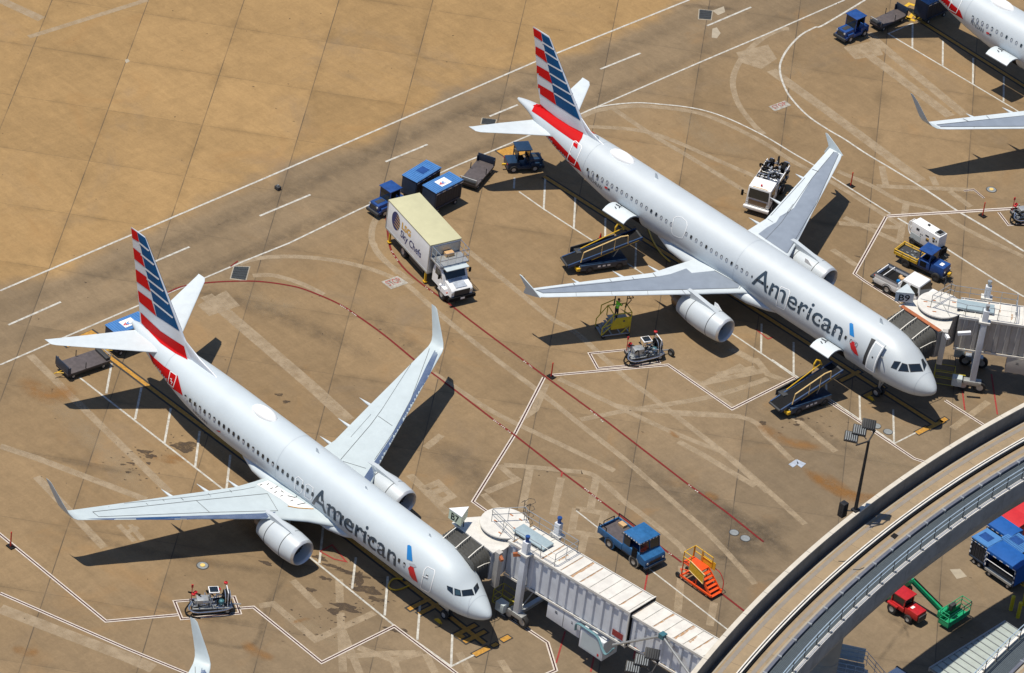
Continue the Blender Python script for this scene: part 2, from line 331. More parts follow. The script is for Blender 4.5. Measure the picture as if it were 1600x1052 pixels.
def spline(pts, n=6):
    if len(pts) < 3: return [Vector(p) for p in pts]
    P = [Vector(p) for p in pts]; out = []
    for i in range(len(P)-1):
        a, b, c, d = P[max(i-1, 0)], P[i], P[i+1], P[min(i+2, len(P)-1)]
        for k in range(n):
            t = k/n; out.append(.5*((2*b)+(c-a)*t+(2*a-5*b+4*c-d)*t*t+(3*b-a-3*c+d)*t**3))
    out.append(P[-1]); return out
def ribbon(mb, pts, w, z, closed=False):
    P = [Vector((p.x, p.y, z)) for p in pts]; n = len(P); l = []; r = []
    for i in range(n):
        a = P[i-1] if (i > 0 or closed) else P[i]; c = P[(i+1) % n] if (i < n-1 or closed) else P[i]
        d1 = (P[i]-a).normalized() if (P[i]-a).length > 1e-6 else (c-P[i]).normalized(); d2 = (c-P[i]).normalized() if (c-P[i]).length > 1e-6 else d1
        t = (d1+d2); t = t.normalized() if t.length > 1e-6 else d1
        q = Vector((-t.y, t.x, 0)); k = max(.35, q.dot(Vector((-d2.y, d2.x, 0)))); q *= w/2/k
        l.append(P[i]+q); r.append(P[i]-q)
    m = n if closed else n-1
    for i in range(m): j = (i+1) % n; mb.poly([r[i], r[j], l[j], l[i]])
def gp(pts, curve=False):
    P = [G(*p) for p in pts]
    return spline(P) if curve else P

def soft_ribbon(mb, pts, w, z):
    ly = mb.bm.verts.layers.float.get('fade') or mb.bm.verts.layers.float.new('fade'); P = [Vector((p.x, p.y, z)) for p in pts]; n = len(P); rows = []
    for i in range(n):
        t = (P[min(i+1, n-1)]-P[max(i-1, 0)]).normalized(); q = Vector((-t.y, t.x, 0)); e = min(1, min(i, n-1-i)/max(1, n*.25)); row = []
        for f, a in ((-1, 0), (-.55, .55), (0, 1), (.55, .55), (1, 0)):
            v = mb.v(P[i]+q*w*f*.8*(.6+.4*e)); v[ly] = a*e; row.append(v)
        rows.append(row)
    for A_, B_ in zip(rows[:-1], rows[1:]):
        for j in range(4): mb._f([A_[j+1], A_[j], B_[j], B_[j+1]])
# ---------------------------------------------------------------- painted markings (surveyed photo points -> ground)
Z_SCR, Z_BLK, Z_WHT, Z_YEL, Z_RED, Z_TXT = .004, .008, .012, .014, .017, .021
sc = MB(); k = 0
def scrub(pts, w=.62, curve=False):
    global k; k += 1; ribbon(sc, gp(pts, curve), w, Z_SCR+.00004*k)
for pts in ([(47,555),(117,625),(265,770)], [(0,697),(60,717),(228,781)], [(57,745),(148,840),(163,856)], [(640,742),(700,803)]): scrub(pts, .62)
for pts in ([(185,820),(210,846)], [(203,820),(223,844)], [(196,833),(216,824)]): scrub(pts, .4)
scrub([(0,951),(198,1027),(240,1045)], 1.0); scrub([(322,462),(483,600),(545,657)], 1.05); scrub([(1355,52),(1430,116),(1508,180)], .9); scrub([(1357,86),(1485,182)], .95)
scrub([(1205,110),(1280,164),(1378,237),(1440,283)], 1.0); scrub([(0,0),(65,30)], .9); scrub([(45,58),(230,0)], .5)
for pts in ([(374,412),(402,404),(443,401),(485,402.6),(527,408),(569,417.6),(607,431),(638,447),(674,479.5),(716,515),(773,560),(846,615),(911,667),(978,719.7),(1069,799.6),(1123,850),(1180,913)],
            [(395,431),(423,430),(450,436.4),(477,446),(506,460.5)], [(584,380),(588,392.5),(600,407),(623,425),(645,443)], [(597,330),(586,345),(581,362),(583,382),(597,402),(623,428)],
            [(732,392.5),(800,448),(860,497),(900,520),(968,582),(1032,631),(1133,710.6),(1200,770)], [(1100,683.5),(1159,730.5),(1258,819.5)],
            [(677,583),(707,603),(760,637.6),(805,661.5),(900,706),(960,736)], [(873,592),(962,634),(991,648),(1055,677.5),(1133,708)],
            [(907,656),(978,642),(1108,620.5),(1200,592)], [(962,634),(1019,642),(1160,652.4),(1200,683),(1237,719)],
            [(787,726.6),(830,730),(900,737),(911.6,738),(934,747),(978,786),(998,800),(1057,848),(1070,865)], [(920,198),(974,201),(1017,208),(1062,224),(1122,251),(1180,276)], [(955,168),(1017,209.6),(1080,247),(1165,299.4),(1180,307)],
            [(1233,45.6),(1222,46),(1196,57),(1168,80),(1151,105.5),(1145,131),(1153.7,162.5),(1176.6,194),(1194,210)],
            [(907,183),(937,172),(988,166),(1031,168),(1088,176),(1136,194),(1193,223),(1240,253),(1300,285),(1386,339),(1408,354)],
            [(1309,267.6),(1363,291),(1406,314),(1461,329),(1509,358),(1600,401.6)]): scrub(pts, .5, True)
for pts in ([(759.7,769),(812,747)], [(755,772),(778,795)], [(780,727),(805,749)], [(828,733),(815.6,797)], [(877,747),(864,805)], [(932,746),(922.6,795)], [(900,794.4),(945,802.6),(934,837.5),(893,831),(900,794.4)], [(914,836),(907,867)],
            [(1066,885),(1058.7,957)], [(1115.7,941.6),(1109,978)], [(664,763),(684.4,754),(707,775.6),(691,783.6),(664,763)], [(672,772),(698,762)], [(405,947),(427,943.7),(492.5,1000),(585,957.5)], [(532,957.5),(536,1050)], [(457,907),(500,950)],
            [(530,905),(531,942)], [(535,985),(562,1052)], [(542,1026),(610,1021),(650,1020)], [(560,1012),(615,1032),(660,1020)], [(615,1032),(622,1052)], [(665,1022),(680,1052)], [(717,1020),(735,1052)], [(782,1032),(795,1052)],
            [(1370,291),(1522,297)], [(1456,276),(1463,290)], [(1416,318),(1405,381)], [(1311,349),(1406,356)], [(1319,340),(1405,379)], [(1300,390),(1338,415)], [(1484,299),(1517,323.6)], [(1488,670),(1544,628)], [(1236,649),(1306,706)], [(1060,646.7),(1158,651)],
            [(853,600),(836,640),(815,655)], [(1100,600),(1160,571)], [(1060,578),(1150,640)], [(1120,585),(1180,575)], [(1180,566),(1140,545)], [(665,700),(690,680)], [(1378,260),(1384,290)], [(1150,548),(1190,570)], [(1096,600),(1200,578)], [(1060,690),(1100,712),(1180,760)], [(1180,560),(1200,585),(1255,606)]): scrub(pts, .55)
for q in ([(308,477),(327,494),(375,478),(353,454)], [(1318,74),(1373,62),(1380,86),(1336,93)], [(1150,82),(1200,70),(1214,92),(1190,108),(1158,98)]):
    k += 1; sc.poly([G(*p, Z_SCR+.00004*k) for p in q])
struct('pavement_scrubbed_markings', sc, M['scrub'])

wl = MB(); wb = 0
def white(pts, w=.17, curve=False):
    global wb; wb += 1; ribbon(wl, gp(pts, curve), w, Z_WHT-.002+.00003*wb)
white([(0,454.6),(400,284.6),(836,97),(1077,0)], .17)
white([(0,570.4),(216.7,477.4),(322,433.5),(387,406),(452,380),(560,328),(711,260),(829,211),(908,178),(1105,92.7),(1199,53),(1320,0)], .15)
for p in ([(13,508),(95,472)], [(241.8,409),(296,386)], [(405.6,337.7),(485,304.4)], [(602.5,253),(668,226)], [(765,182),(809,164)], [(938,108.3),(1000.7,83.3)], [(1105,40.5),(1173.7,11.4)]): white(p, .18)
white([(908,178),(937,167),(988,161),(1031,163),(1088,170),(1136.6,185),(1193.7,212.4),(1236.4,238),(1273.5,259.5),(1304,279),(1368.4,319.8),(1391,334)], .15, True)
white([(1402.7,341),(1418,350),(1450,370),(1480.6,390),(1558.5,439.6),(1600,464)], .17)
white([(1352,0),(1287,39),(1273.5,43),(1250.7,55.6),(1230.7,77),(1220,97),(1219,114),(1225,134),(1236.4,154),(1262,181),(1293.5,202.5),(1320,218),(1353,240),(1400.8,268.5),(1440.7,293)], .17, True)
white([(1440.7,293),(1497.7,331),(1537.6,354),(1600,393)], .2)
# cargo side hatching at the three stands
white([(124,590),(345,762),(489,875),(615,977),(705,1041.6),(744,1022)], .15)
for p in ([(174.5,568),(166,615)], [(221,605.6),(211,655.5)], [(266.7,638.4),(257,692.6)], [(312,674),(305,729.6)], [(360,711),(353.7,766)], [(408,748),(400,800)], [(456,786),(449,840)], [(505,824),(499,880)], [(556,871),(550,920)], [(606,900.6),(601,962)], [(656.6,940),(652,1000)], [(706.8,990.7),(704.8,1041.6)]): white(p, .16)
white([(811,299.8),(849.5,327),(925,375.7),(996.7,422.7),(1145,522.5),(1200,559.6),(1240,588)], .14); white([(1206,562),(1398,693),(1433.6,675)], .13)
for p in ([(804,278),(803,295)], [(852,278),(849.5,327)], [(899,308),(896.5,358)], [(946,341),(945,390)], [(994,380),(992.5,421)], [(1190,506),(1189,553)], [(1240,535),(1240,587)], [(1291,577),(1291,622)], [(1343,618),(1344,657)], [(1395.5,640),(1397,692)]): white(p, .15)
white([(1426,36.5),(1388,53),(1402,61.6),(1585.7,171),(1620,194)], .14)
for p in ([(1426,36.5),(1425.5,75)], [(1473.4,64),(1472.8,103)], [(1520.6,91),(1520,131)], [(1568.5,120),(1568,159)]): white(p, .15)
white([(900,798),(939,828.5),(1020.7,894),(1129,978),(1200,1033)], .12)
struct('road_markings_white', wl, M['wworn'])

# safety outlines: white - dark red - white
wr = MB(); rr = MB()
rk = MB()
def wrw(pts, w=.29, closed=False):
    ribbon(wr, gp(pts), w, Z_WHT+.0015, closed); ribbon(rk, gp(pts), .10, Z_RED, closed)
wrw([(-40,803),(0,835.4),(165.4,971),(278,961)]); wrw([(374,950.7),(396,949),(502.5,1035.5),(616,978.8),(712.5,1052),(760,1090)]); wrw([(0,927),(198.5,1014),(291,1052),(340,1075)])
wrw([(272.8,940),(283.8,967.4),(375,958.5),(366,933)], .26, True)
wrw([(850,590),(803,681),(739,784),(761,799.6),(790,823)]); wrw([(783.6,958.4),(816.7,978.5),(855.5,1004.4),(868.5,1047.5),(840,1060)], .3)
wrw([(861,586.7),(1043.8,570.4),(1143.5,639.4),(1241,590.5),(1283,620),(1340,657.4),(1428.6,717),(1443.5,721.8),(1480,728)]); wrw([(921,552.5),(934,576),(1030,567),(1017,543)], .26, True)
wrw([(1406,474),(1351,439.6),(1335,428),(1384.6,339)]); wrw([(1386.5,338),(1575.7,326.5),(1600,324)], .38); wrw([(1560.5,332),(1575.7,352),(1640,347)], .26); wrw([(1506,298.5),(1521.5,296.5),(1537.6,310)], .2); wrw([(1476.7,626),(1534.8,663),(1590,700)], .3)
# red service lines with white lettering blocks
def redline(pts, w=.165, curve=True): ribbon(rr, gp(pts, curve), w, Z_RED+.001)
redline([(262,457.5),(285,448),(319,442.6),(359,440),(402,440),(443.6,445),(477,453),(527,474),(558.6,494),(600.4,524),(646.4,562)])
redline([(646.4,562),(707,607),(771,656),(805,681),(878,738),(961,800),(1036.6,858),(1065,879)], .165, False); redline([(1110,915),(1129,929),(1160,953),(1185,972)], .17, False)
redline([(600,330),(604,345),(605.6,362.5),(610,388),(620,405),(634,422.4),(657,442.4),(682.6,461),(705.5,478),(740,505),(800,550),(851,588),(948,659)])
redline([(948,659),(1071,754),(1134,800),(1193,847)], .165, False); redline([(360,417),(372,408)], .12, False)
struct('road_markings_outline', wr, M['mark_pink']); struct('road_markings_dark_red', rr, M['rworn']); struct('road_markings_outline_core', rk, M['rblack'])
rs = MB()
for p in ([(883,987),(869,1036)], [(930,1019),(923,1050)], [(1012,895),(1006.5,925)], [(993.5,1010),(990,1030)], [(1501,590),(1507.5,641)], [(1549,585),(1558.4,648)], [(878.5,738),(877,745)], [(500,862),(519,852),(541,878),(522,874),(500,862)], [(1181,515),(1200,530),(1208,527)]): ribbon(rs, gp(p), .12, Z_RED+.002)
struct('road_markings_red', rs, M['rpaint2'])
ww = MB()
for a, b in [((531,476.5),(541,483)), ((543,484),(546,486)), ((549,488.5),(557,494)), ((771,656),(780,663)), ((782,664.5),(790,670)), ((793,673),(798,677)), ((922,641),(926,645)), ((928,647),(933,650)), ((938,656),(943,660)), ((612,392),(614,396)), ((615,399),(617,402)), ((619,404.5),(622,408)), ((913,763),(920,769)), ((924,773),(931,778)), ((934,781),(940,785)), ((664,448),(669,452)), ((672,454.5),(677,458)), ((1075,757.5),(1081,762)), ((1085,766),(1091,770)), ((1044,864),(1050,868)), ((818,564),(823,568)), ((826,570),(832,575))]:
    A, B = G(*a), G(*b); L_ = (B-A).length; n = max(2, int(L_/.14)); nrm = Vector((-(B-A).y, (B-A).x, 0)).normalized()
    for i in range(n):
        p = A.lerp(B, (i+.2)/n); q = A.lerp(B, (i+.75)/n); h = random.uniform(.03, .07); d = random.uniform(-.02, .02)
        ww.poly([(*(p+nrm*(d-h)).xy, Z_TXT), (*(q+nrm*(d-h)).xy, Z_TXT), (*(q+nrm*(d+h)).xy, Z_TXT), (*(p+nrm*(d+h)).xy, Z_TXT)])
struct('road_markings_lettering', ww, M['wpaint'])
# black-edged yellow lead-in lines, stop bars and wheel crosses
bk = MB(); ye = MB()
def lead(pts, w=.34, e=.17): ribbon(bk, gp(pts), w+2*e, Z_BLK); ribbon(ye, gp(pts), w, Z_YEL)
def bar(c, L_, W_, ang, e=.1, dz=.0015):
    c = G(*c); d = Vector((cos(ang), sin(ang), 0))*L_/2
    ribbon(bk, [c-d*(1+2*e/L_), c+d*(1+2*e/L_)], W_+2*e, Z_BLK+dz); ribbon(ye, [c-d, c+d], W_, Z_YEL+dz)
lead([(171,558),(460,775),(757,1006)]); lead([(850,276),(1150,465),(1462,664)]); lead([(1437,32),(1600,134.6),(1700,198)])
YA = pi/2
for c, L_, W_ in (((752,1018),1.35,.42), ((790,998),.75,.4), ((773,1008),.5,.3), ((720,995),.5,.42)): bar(c, L_, W_, YA)
for c in ((655,944), (671.5,951), (727,985), (742,995)): bar(c, 2.0, .34, YA, .14, .0012)
for c, L_, W_ in (((1441,673),1.2,.42), ((1474,656.6),.7,.38)): bar(c, L_, W_, YA)
bar((1462,664), 1.6, .34, YA, .14); bar((1328,588), 2.2, .34, YA, .14, .0012); bar((1366,612), 2.2, .34, YA, .14, .0012)
# yellow boxes with black borders behind the tails
for q in ([(775,236),(806,226),(826,238),(796,250)], [(98,536),(143,516),(152,522),(106,543)]):
    P4 = [G(*p) for p in q]; c = sum(P4, Vector())/4
    bk.poly([(*(c+(p-c)*1.12).xy, Z_BLK) for p in P4]); ye.poly([(*p.xy, Z_YEL) for p in P4])
struct('road_markings_black', bk, M['bpaint']); struct('road_markings_yellow', ye, M['ypaint'])
yl = MB()
for pts in ([(1405,30),(1412,22),(1420,30),(1427,21),(1433,29)], [(1409,26),(1430,33)], [(1415,10),(1421,6),(1429,9)]): ribbon(yl, gp(pts), .3, Z_YEL+.003)
struct('road_markings_yellow_lettering', yl, M['yellow'])
# STOP panels
st = MB()
SQ = ([(595.7,440.5),(611.3,452.4),(638.4,442.4),(621.3,431.3)], [(1200.8,166.8),(1210.7,174.3),(1236.4,164.8),(1226.4,157.4)])
for i, q in enumerate(SQ): st.poly([(*G(*p).xy, Z_WHT+.003) for p in q])
struct('road_markings_panel', st, faded('panel_white', (.40, .385, .35), .4, .95, 3))
for i, q in enumerate(SQ):
    P4 = [Vector((*G(*p).xy, Z_TXT)) for p in q]; c = sum(P4, Vector())/4; P4 = [c+(p-c)*.78 for p in P4]
    o = text_quad('road_markings_stop', 'STOP', [P4[1], P4[2], P4[3], P4[0]] if False else [P4[0].lerp(P4[1], .72), P4[3].lerp(P4[2], .72), P4[3].lerp(P4[2], .02), P4[0].lerp(P4[1], .02)], faded('stop_red', (.36, .07, .06), .35, .95, 3) if 'stop_red' not in bpy.data.materials else bpy.data.materials['stop_red'], None, .01); o['kind'] = 'structure'
# stains and repairs: irregular outlines that stay put
def blob(mb, c, rx, ry, z, seed, ang=0.6):
    rn = random.Random(seed); c = G(*c); ph = [rn.uniform(0, 6.28) for _ in range(5)]; P = []
    for i in range(30):
        t = 2*pi*i/30; r = 1+.22*sin(2*t+ph[0])+.17*sin(3*t+ph[1])+.12*sin(5*t+ph[2])+.1*sin(9*t+ph[3]); x, y = rx*r*cos(t), ry*r*sin(t)
        P.append((c.x+x*cos(ang)-y*sin(ang), c.y+x*sin(ang)+y*cos(ang), z))
    mb.poly(P)
oil = MB(); z = .0065
for i, (c, rx, ry) in enumerate([((288.6,698),.95,.55), ((226,706),.45,.25), ((235,713),.4,.25), ((574,922),.8,.5), ((590,937),.6,.25), ((540,949),1.0,.35), ((522,955),.5,.3), ((508,904),.4,.2), ((486,922),.3,.25), ((556,898),.9,.22), ((540,893),.8,.15), ((520,885),.7,.18), ((500,872),.5,.25), ((621,985),.7,.35), ((436,617),.25,.2), ((447,628),.25,.2), ((560,905),.3,.9),
        ((416,880),.45,.2), ((1250,655),.3,.2), ((1192,661),.3,.2), ((1245,664),.25,.15), ((205,724),.25,.12), ((192,726),.2,.1), ((200,738),.2,.12), ((232,724),.2,.12), ((1340,401),.2,.1)]): blob(oil, c, rx, ry, z+.0001*i, i)
rn = random.Random(3)
for j in range(120):
    c = rn.choice([(228,708), (212,735), (560,930), (540,955), (500,960), (545,900), (590,945), (480,1000), (1290,660), (1240,655), (290,697)])
    blob(oil, (c[0]+rn.gauss(0, 22), c[1]+rn.gauss(0, 12)), rn.uniform(.03, .11), rn.uniform(.02, .08), z+.003+.00001*j, 100+j)
for j in range(160):
    blob(oil, (rn.uniform(0, 1600), rn.uniform(0, 1000)), rn.uniform(.02, .09), rn.uniform(.02, .06), z+.0045+.00001*j, 400+j)
struct('pavement_oil_stains', oil, M['stainf'])
ru = MB()
for i, (pts, w) in enumerate([([(1250,728),(1285,752),(1325,770),(1375,775)],.55), ([(1255,735),(1300,764),(1352,780),(1410,770)],.8), ([(1262,740),(1300,755),(1340,790)],1.1), ([(225,708),(252,719),(280,724)],.35), ([(455,974),(470,970),(485,966)],.3), ([(250,714),(273,715),(295,718)],.6), ([(1046,672),(1054,680),(1062,684)],.35), ([(300,760),(360,800),(420,850)],1.2), ([(30,590),(80,620),(120,600)],1.4), ([(380,1000),(400,1020),(430,1030)],.7), ([(1100,770),(1112,775),(1124,780)],.6), ([(1180,660),(1230,690),(1290,700)],.9), ([(20,1010),(40,1020),(60,1015)],.7)]): soft_ribbon(ru, spline([G(*p) for p in pts], 8), w, .0055+.0001*i)
struct('pavement_rust_stains', ru, M['rustsoft'])
sk = MB()
for i, (pts, w) in enumerate([([(-40,690),(60,712),(110,722),(180,735),(260,746)],.55), ([(600,570),(430,490),(250,440)],1.6), ([(1230,880),(1100,800),(960,700)],3.2), ([(1100,885),(1180,840),(1250,800)],2.0), ([(660,690),(735,735),(760,800)],2.4), ([(-60,500),(150,432),(300,370),(640,215),(900,105),(1300,-60)],1.5), ([(-60,560),(200,470),(400,390),(700,255),(1000,125),(1400,-60)],1.2), ([(1060,8),(1100,11),(1160,15)],.5), ([(730,182),(780,178),(815,176)],.5), ([(1440,955),(1410,985),(1360,1050)],.3), ([(1370,930),(1400,950),(1416,985),(1420,1000)],.2), ([(1430,985),(1400,970),(1370,950)],.5), ([(1060,755),(1120,790),(1200,840),(1240,880)],1.2), ([(1240,640),(1300,690),(1400,730)],1.0), ([(330,700),(400,760),(480,830),(600,930)],.9), ([(270,990),(390,1010),(420,940),(450,900)],.35), ([(100,830),(180,850),(330,880),(520,905)],.7), ([(230,935),(300,960),(420,980)],.7), ([(940,330),(1060,420),(1150,470)],1.5), ([(1100,860),(1160,880),(1200,890)],.7), ([(560,480),(640,540),(720,600)],1.5)]): soft_ribbon(sk, spline([G(*p) for p in pts], 8), w, .0025+.00005*i)
struct('road_grime', sk, M['skid'])
pw = MB()
for i, (pts, w) in enumerate([([(1060,640),(1150,610),(1230,600),(1300,650)],1.3), ([(380,450),(420,480),(470,470)],1.6), ([(1180,90),(1220,110),(1260,100)],1.8), ([(1050,160),(1110,220),(1180,240)],1.4), ([(1100,590),(1150,620),(1190,600)],1.2), ([(1570,410),(1600,420),(1640,430)],1.5), ([(440,960),(520,1000),(600,1040)],1.3), ([(1290,650),(1350,700),(1420,740)],1.4), ([(60,600),(140,680),(250,800)],1.5), ([(780,720),(880,760),(980,830)],1.6)]): soft_ribbon(pw, spline([G(*p) for p in pts], 8), w, .0032+.00005*i)
struct('pavement_wear', pw, M['pale'])
rp = MB()
for q in ([(1113,17),(1131,10),(1133,19),(1122,24)], [(1113,45),(1120,43),(1126,52),(1120,60),(1112,59)], [(1484,890),(1500,889),(1511,901),(1495,905)], [(195,94),(200,92),(203,96),(197,99)]): rp.poly([(*G(*p).xy, .0058) for p in q])
struct('pavement_repairs', rp, M['patch'])
dkp = MB(); dkp.poly([(*G(*p).xy, .0022) for p in [(1128,815),(1198,828),(1192,865),(1122,852)]]); struct('pavement_patch', dkp, M['skid'])
# pit covers, drains and ground lights
def flatbox(name, q, label, cat, m, z=.03, group=None, bars=0, rim=None):
    P4 = [G(*p) for p in q]; c = sum(P4, Vector())/4; t = thing(name, label, cat, (c.x, c.y, 0), 0, group)
    P4 = [p-c for p in P4]
    if rim:
        b = MB(); b.prism([(p.x*1.16, p.y*1.16) for p in P4], -.02, .012, 'z'); b.build('frame', rim, t)
    b = MB(); b.prism([(p.x, p.y) for p in P4], -.02, z, 'z'); b.build('plate', m, t)
    if bars:
        b = MB()
        for i in range(1, bars): f = i/bars; p = P4[0].lerp(P4[1], f); q_ = P4[3].lerp(P4[2], f); b.tube([(p.x, p.y, z+.01), (q_.x, q_.y, z+.01)], .025, 4)
        for i in range(1, 5): f = i/5; p = P4[0].lerp(P4[3], f); q_ = P4[1].lerp(P4[2], f); b.tube([(p.x, p.y, z+.012), (q_.x, q_.y, z+.012)], .018, 4)
        b.build('bar_grille', M['dark'], t)
    return t
flatbox('drain_grate', [(366,417),(389,418),(383.4,438),(361,435)], 'dark steel drain grate beside the curved red line and the white road edge', 'drain grate', M['grate'], .03, 'drain grates', 9, M['conc'])
flatbox('drain_grate', [(1093,15.5),(1112.5,17.5),(1110.5,31),(1092,29.5)], 'dark steel drain grate next to two pale concrete repairs', 'drain grate', M['grate'], .03, 'drain grates', 9, M['conc'])
flatbox('drain_grate', [(754,185),(775,187.5),(772,196),(752,194)], 'dark steel drain grate partly covered by the striped airliner tailplane', 'drain grate', M['grate'], .03, 'drain grates', 9, M['conc'])
flatbox('steel_road_plate', [(1232,726),(1243.5,718.5),(1248,724.5),(1239,731)], 'grey steel road plate, left one of a pair with rusty seam', 'road plate', M['plategrey'], .03, 'steel road plates')
flatbox('steel_road_plate', [(1244.5,718),(1259.4,725),(1252,731.5),(1246,727)], 'grey steel road plate, right one of a pair by a long rust stain', 'road plate', M['plategrey'], .03, 'steel road plates')
def disc(name, c, r, label, cat, m, group, inner=None):
    c = G(*c); t = thing(name, label, cat, c, 0, group); b = MB(); b.cyl((0, 0, -.02), (0, 0, .02), r, r*.97, 24); b.build('rim', M['dark'], t); b = MB(); b.cyl((0, 0, -.01), (0, 0, .03), r*.86, r*.84, 24); b.build('lid', m, t)
    if inner: b = MB(); b.cyl((0, 0, 0), (0, 0, .07), r*.42, r*.38, 16); b.build('lamp', inner, t)
disc('manhole_cover', (1147,832.5), .38, 'round steel manhole cover, left of the pair on the dark patch by the red line', 'manhole cover', M['cover'], 'manhole covers'); disc('manhole_cover', (1164.5,841.5), .4, 'round steel manhole cover, right of the pair on the dark patch by the red line', 'manhole cover', M['cover'], 'manhole covers')
disc('manhole_cover', (1369.8,666), .36, 'round steel manhole cover under the floodlight heads, nearer the open cargo conveyor', 'manhole cover', M['cover'], 'manhole covers'); disc('manhole_cover', (1387.5,675), .38, 'round steel manhole cover beside the white hatch point near the silver airliner nose', 'manhole cover', M['cover'], 'manhole covers')
disc('ground_light', (316.6,884), .45, 'round ground light with pale yellow lens under the near wing shadow', 'ground light', M['cover'], 'ground lights', M['lampy']); disc('ground_light', (1549,296.6), .45, 'round ground light with yellow lens beyond the third airliner wing shadow', 'ground light', M['cover'], 'ground lights', M['lampy'])
t = thing('edge_marker_box', 'small dark steel marker box on the service road centre', 'marker box', G(434,296)); b = MB(); b.bx(-.22, .22, -.18, .18, 0, .3, .03); b.build('casing', M['dark'], t); b = MB(); b.cyl((0, 0, .3), (0, 0, .42), .08, .06, 10); b.build('lamp', M['cover'], t)
def post(c, label):
    t = thing('delineator_post', label, 'marker post', G(*c), 0, 'red marker posts'); b = MB(); b.bx(-.3, .3, -.2, .2, 0, .09, .03); b.build('base', M['black'], t)
    b = MB(); b.cyl((0, 0, .08), (0, 0, 1.25), .055, .045, 10); b.build('tube', mat('post_red', (.55, .035, .02), .5, 0, .1, 5), t); b = MB(); b.cyl((0, 0, 1.25), (0, 0, 1.33), .06, .03, 10); b.build('cap', mat('post_red', ()), t)
post((16.5,855), 'red plastic marker post on the white-bordered line near the winglet shadow'); post((861,589.5), 'red plastic marker post where two dark red lines cross'); post((1329,291), 'red plastic marker post beyond the wing tip of the far airliner'); post((1535,338), 'red plastic marker post on the double line between power unit and hydrant cart')
# ---------------------------------------------------------------- aircraft
class Fus:
    def __init__(s, st, n=96):
        s.st = st; s.n = n
    def at(s, x):
        st = s.st; x = min(max(x, st[0][0]), st[-1][0])
        for i in range(len(st)-1):
            if x <= st[i+1][0]: break
        a, b, c, d = st[max(i-1, 0)], st[i], st[i+1], st[min(i+2, len(st)-1)]; h = c[0]-b[0]; t = (x-b[0])/h; r = []
        for k in (1, 2, 3):   # monotone cubic
            def sl(p, q): return (q[k]-p[k])/(q[0]-p[0]) if q[0] != p[0] else 0
            s0, s1, s2 = sl(a, b), sl(b, c), sl(c, d)
            m1 = 0 if (s0*s1 <= 0 and a is not b) else (s1 if a is b else 2*s0*s1/(s0+s1)); m2 = 0 if (s1*s2 <= 0 and c is not d) else (s1 if c is d else 2*s1*s2/(s1+s2))
            if b[0] == 0: m1 = s1*2.2
            r.append((2*t**3-3*t*t+1)*b[k]+(t**3-2*t*t+t)*h*m1+(-2*t**3+3*t*t)*c[k]+(t**3-t*t)*h*m2)
        return r                                                     # ztop, zbot, halfwidth
    def P(s, x, th, off=0.0):
        zt, zb, hw = s.at(x); zc, hz = (zt+zb)/2, (zt-zb)/2
        p = Vector((-x, -hw*sin(th), zc+hz*cos(th)))
        if off: nrm = Vector((0, -sin(th)*hz, cos(th)*hw)).normalized(); p += nrm*off
        return p
    def th(s, x, z, side=-1):
        zt, zb, hw = s.at(x); zc, hz = (zt+zb)/2, (zt-zb)/2; return math.acos(max(-1, min(1, (z-zc)/hz)))
    def inv(s, p):
        zt, zb, hw = s.at(-p.x); return -p.x, atan2(-p.y/max(hw, 1e-4), (p.z-(zt+zb)/2)/max((zt-zb)/2, 1e-4))
    def mesh(s, mb):
        L_ = s.st[-1][0]; xs = [L_*.5*0]
        x = 0.0
        while x < L_: xs.append(x); x += .05 if x < .3 else (.12 if x < 1 else (.25 if x < 7 else (.8 if x < L_*.6 else .4)))
        xs = sorted(set([round(q, 3) for q in xs]+[L_])); secs = []
        for x in xs:
            zt, zb, hw = s.at(x); hw = max(hw, .004); hz = max((zt-zb)/2, .004); zc = (zt+zb)/2
            secs.append([(-x, -hw*sin(2*pi*i/s.n), zc+hz*cos(2*pi*i/s.n)) for i in range(s.n)])
        mb.loft(secs, caps=True)
def bvh_of(o, Mx):
    me = o.data; return BVHTree.FromPolygons([Mx @ v.co for v in me.vertices], [p.vertices[:] for p in me.polygons])
def bvh2(os_, Mx):
    V = []; F_ = []
    for o in os_:
        k = len(V); V += [Mx @ v.co for v in o.data.vertices]; F_ += [[i+k for i in p.vertices] for p in o.data.polygons]
    return BVHTree.FromPolygons(V, F_)
def hit(px, bvh, Mi):
    l, n, i, d = bvh.ray_cast(CAM, ray(*px)); return (Mi @ l, (Mi.to_3x3() @ n)) if l else (None, None)
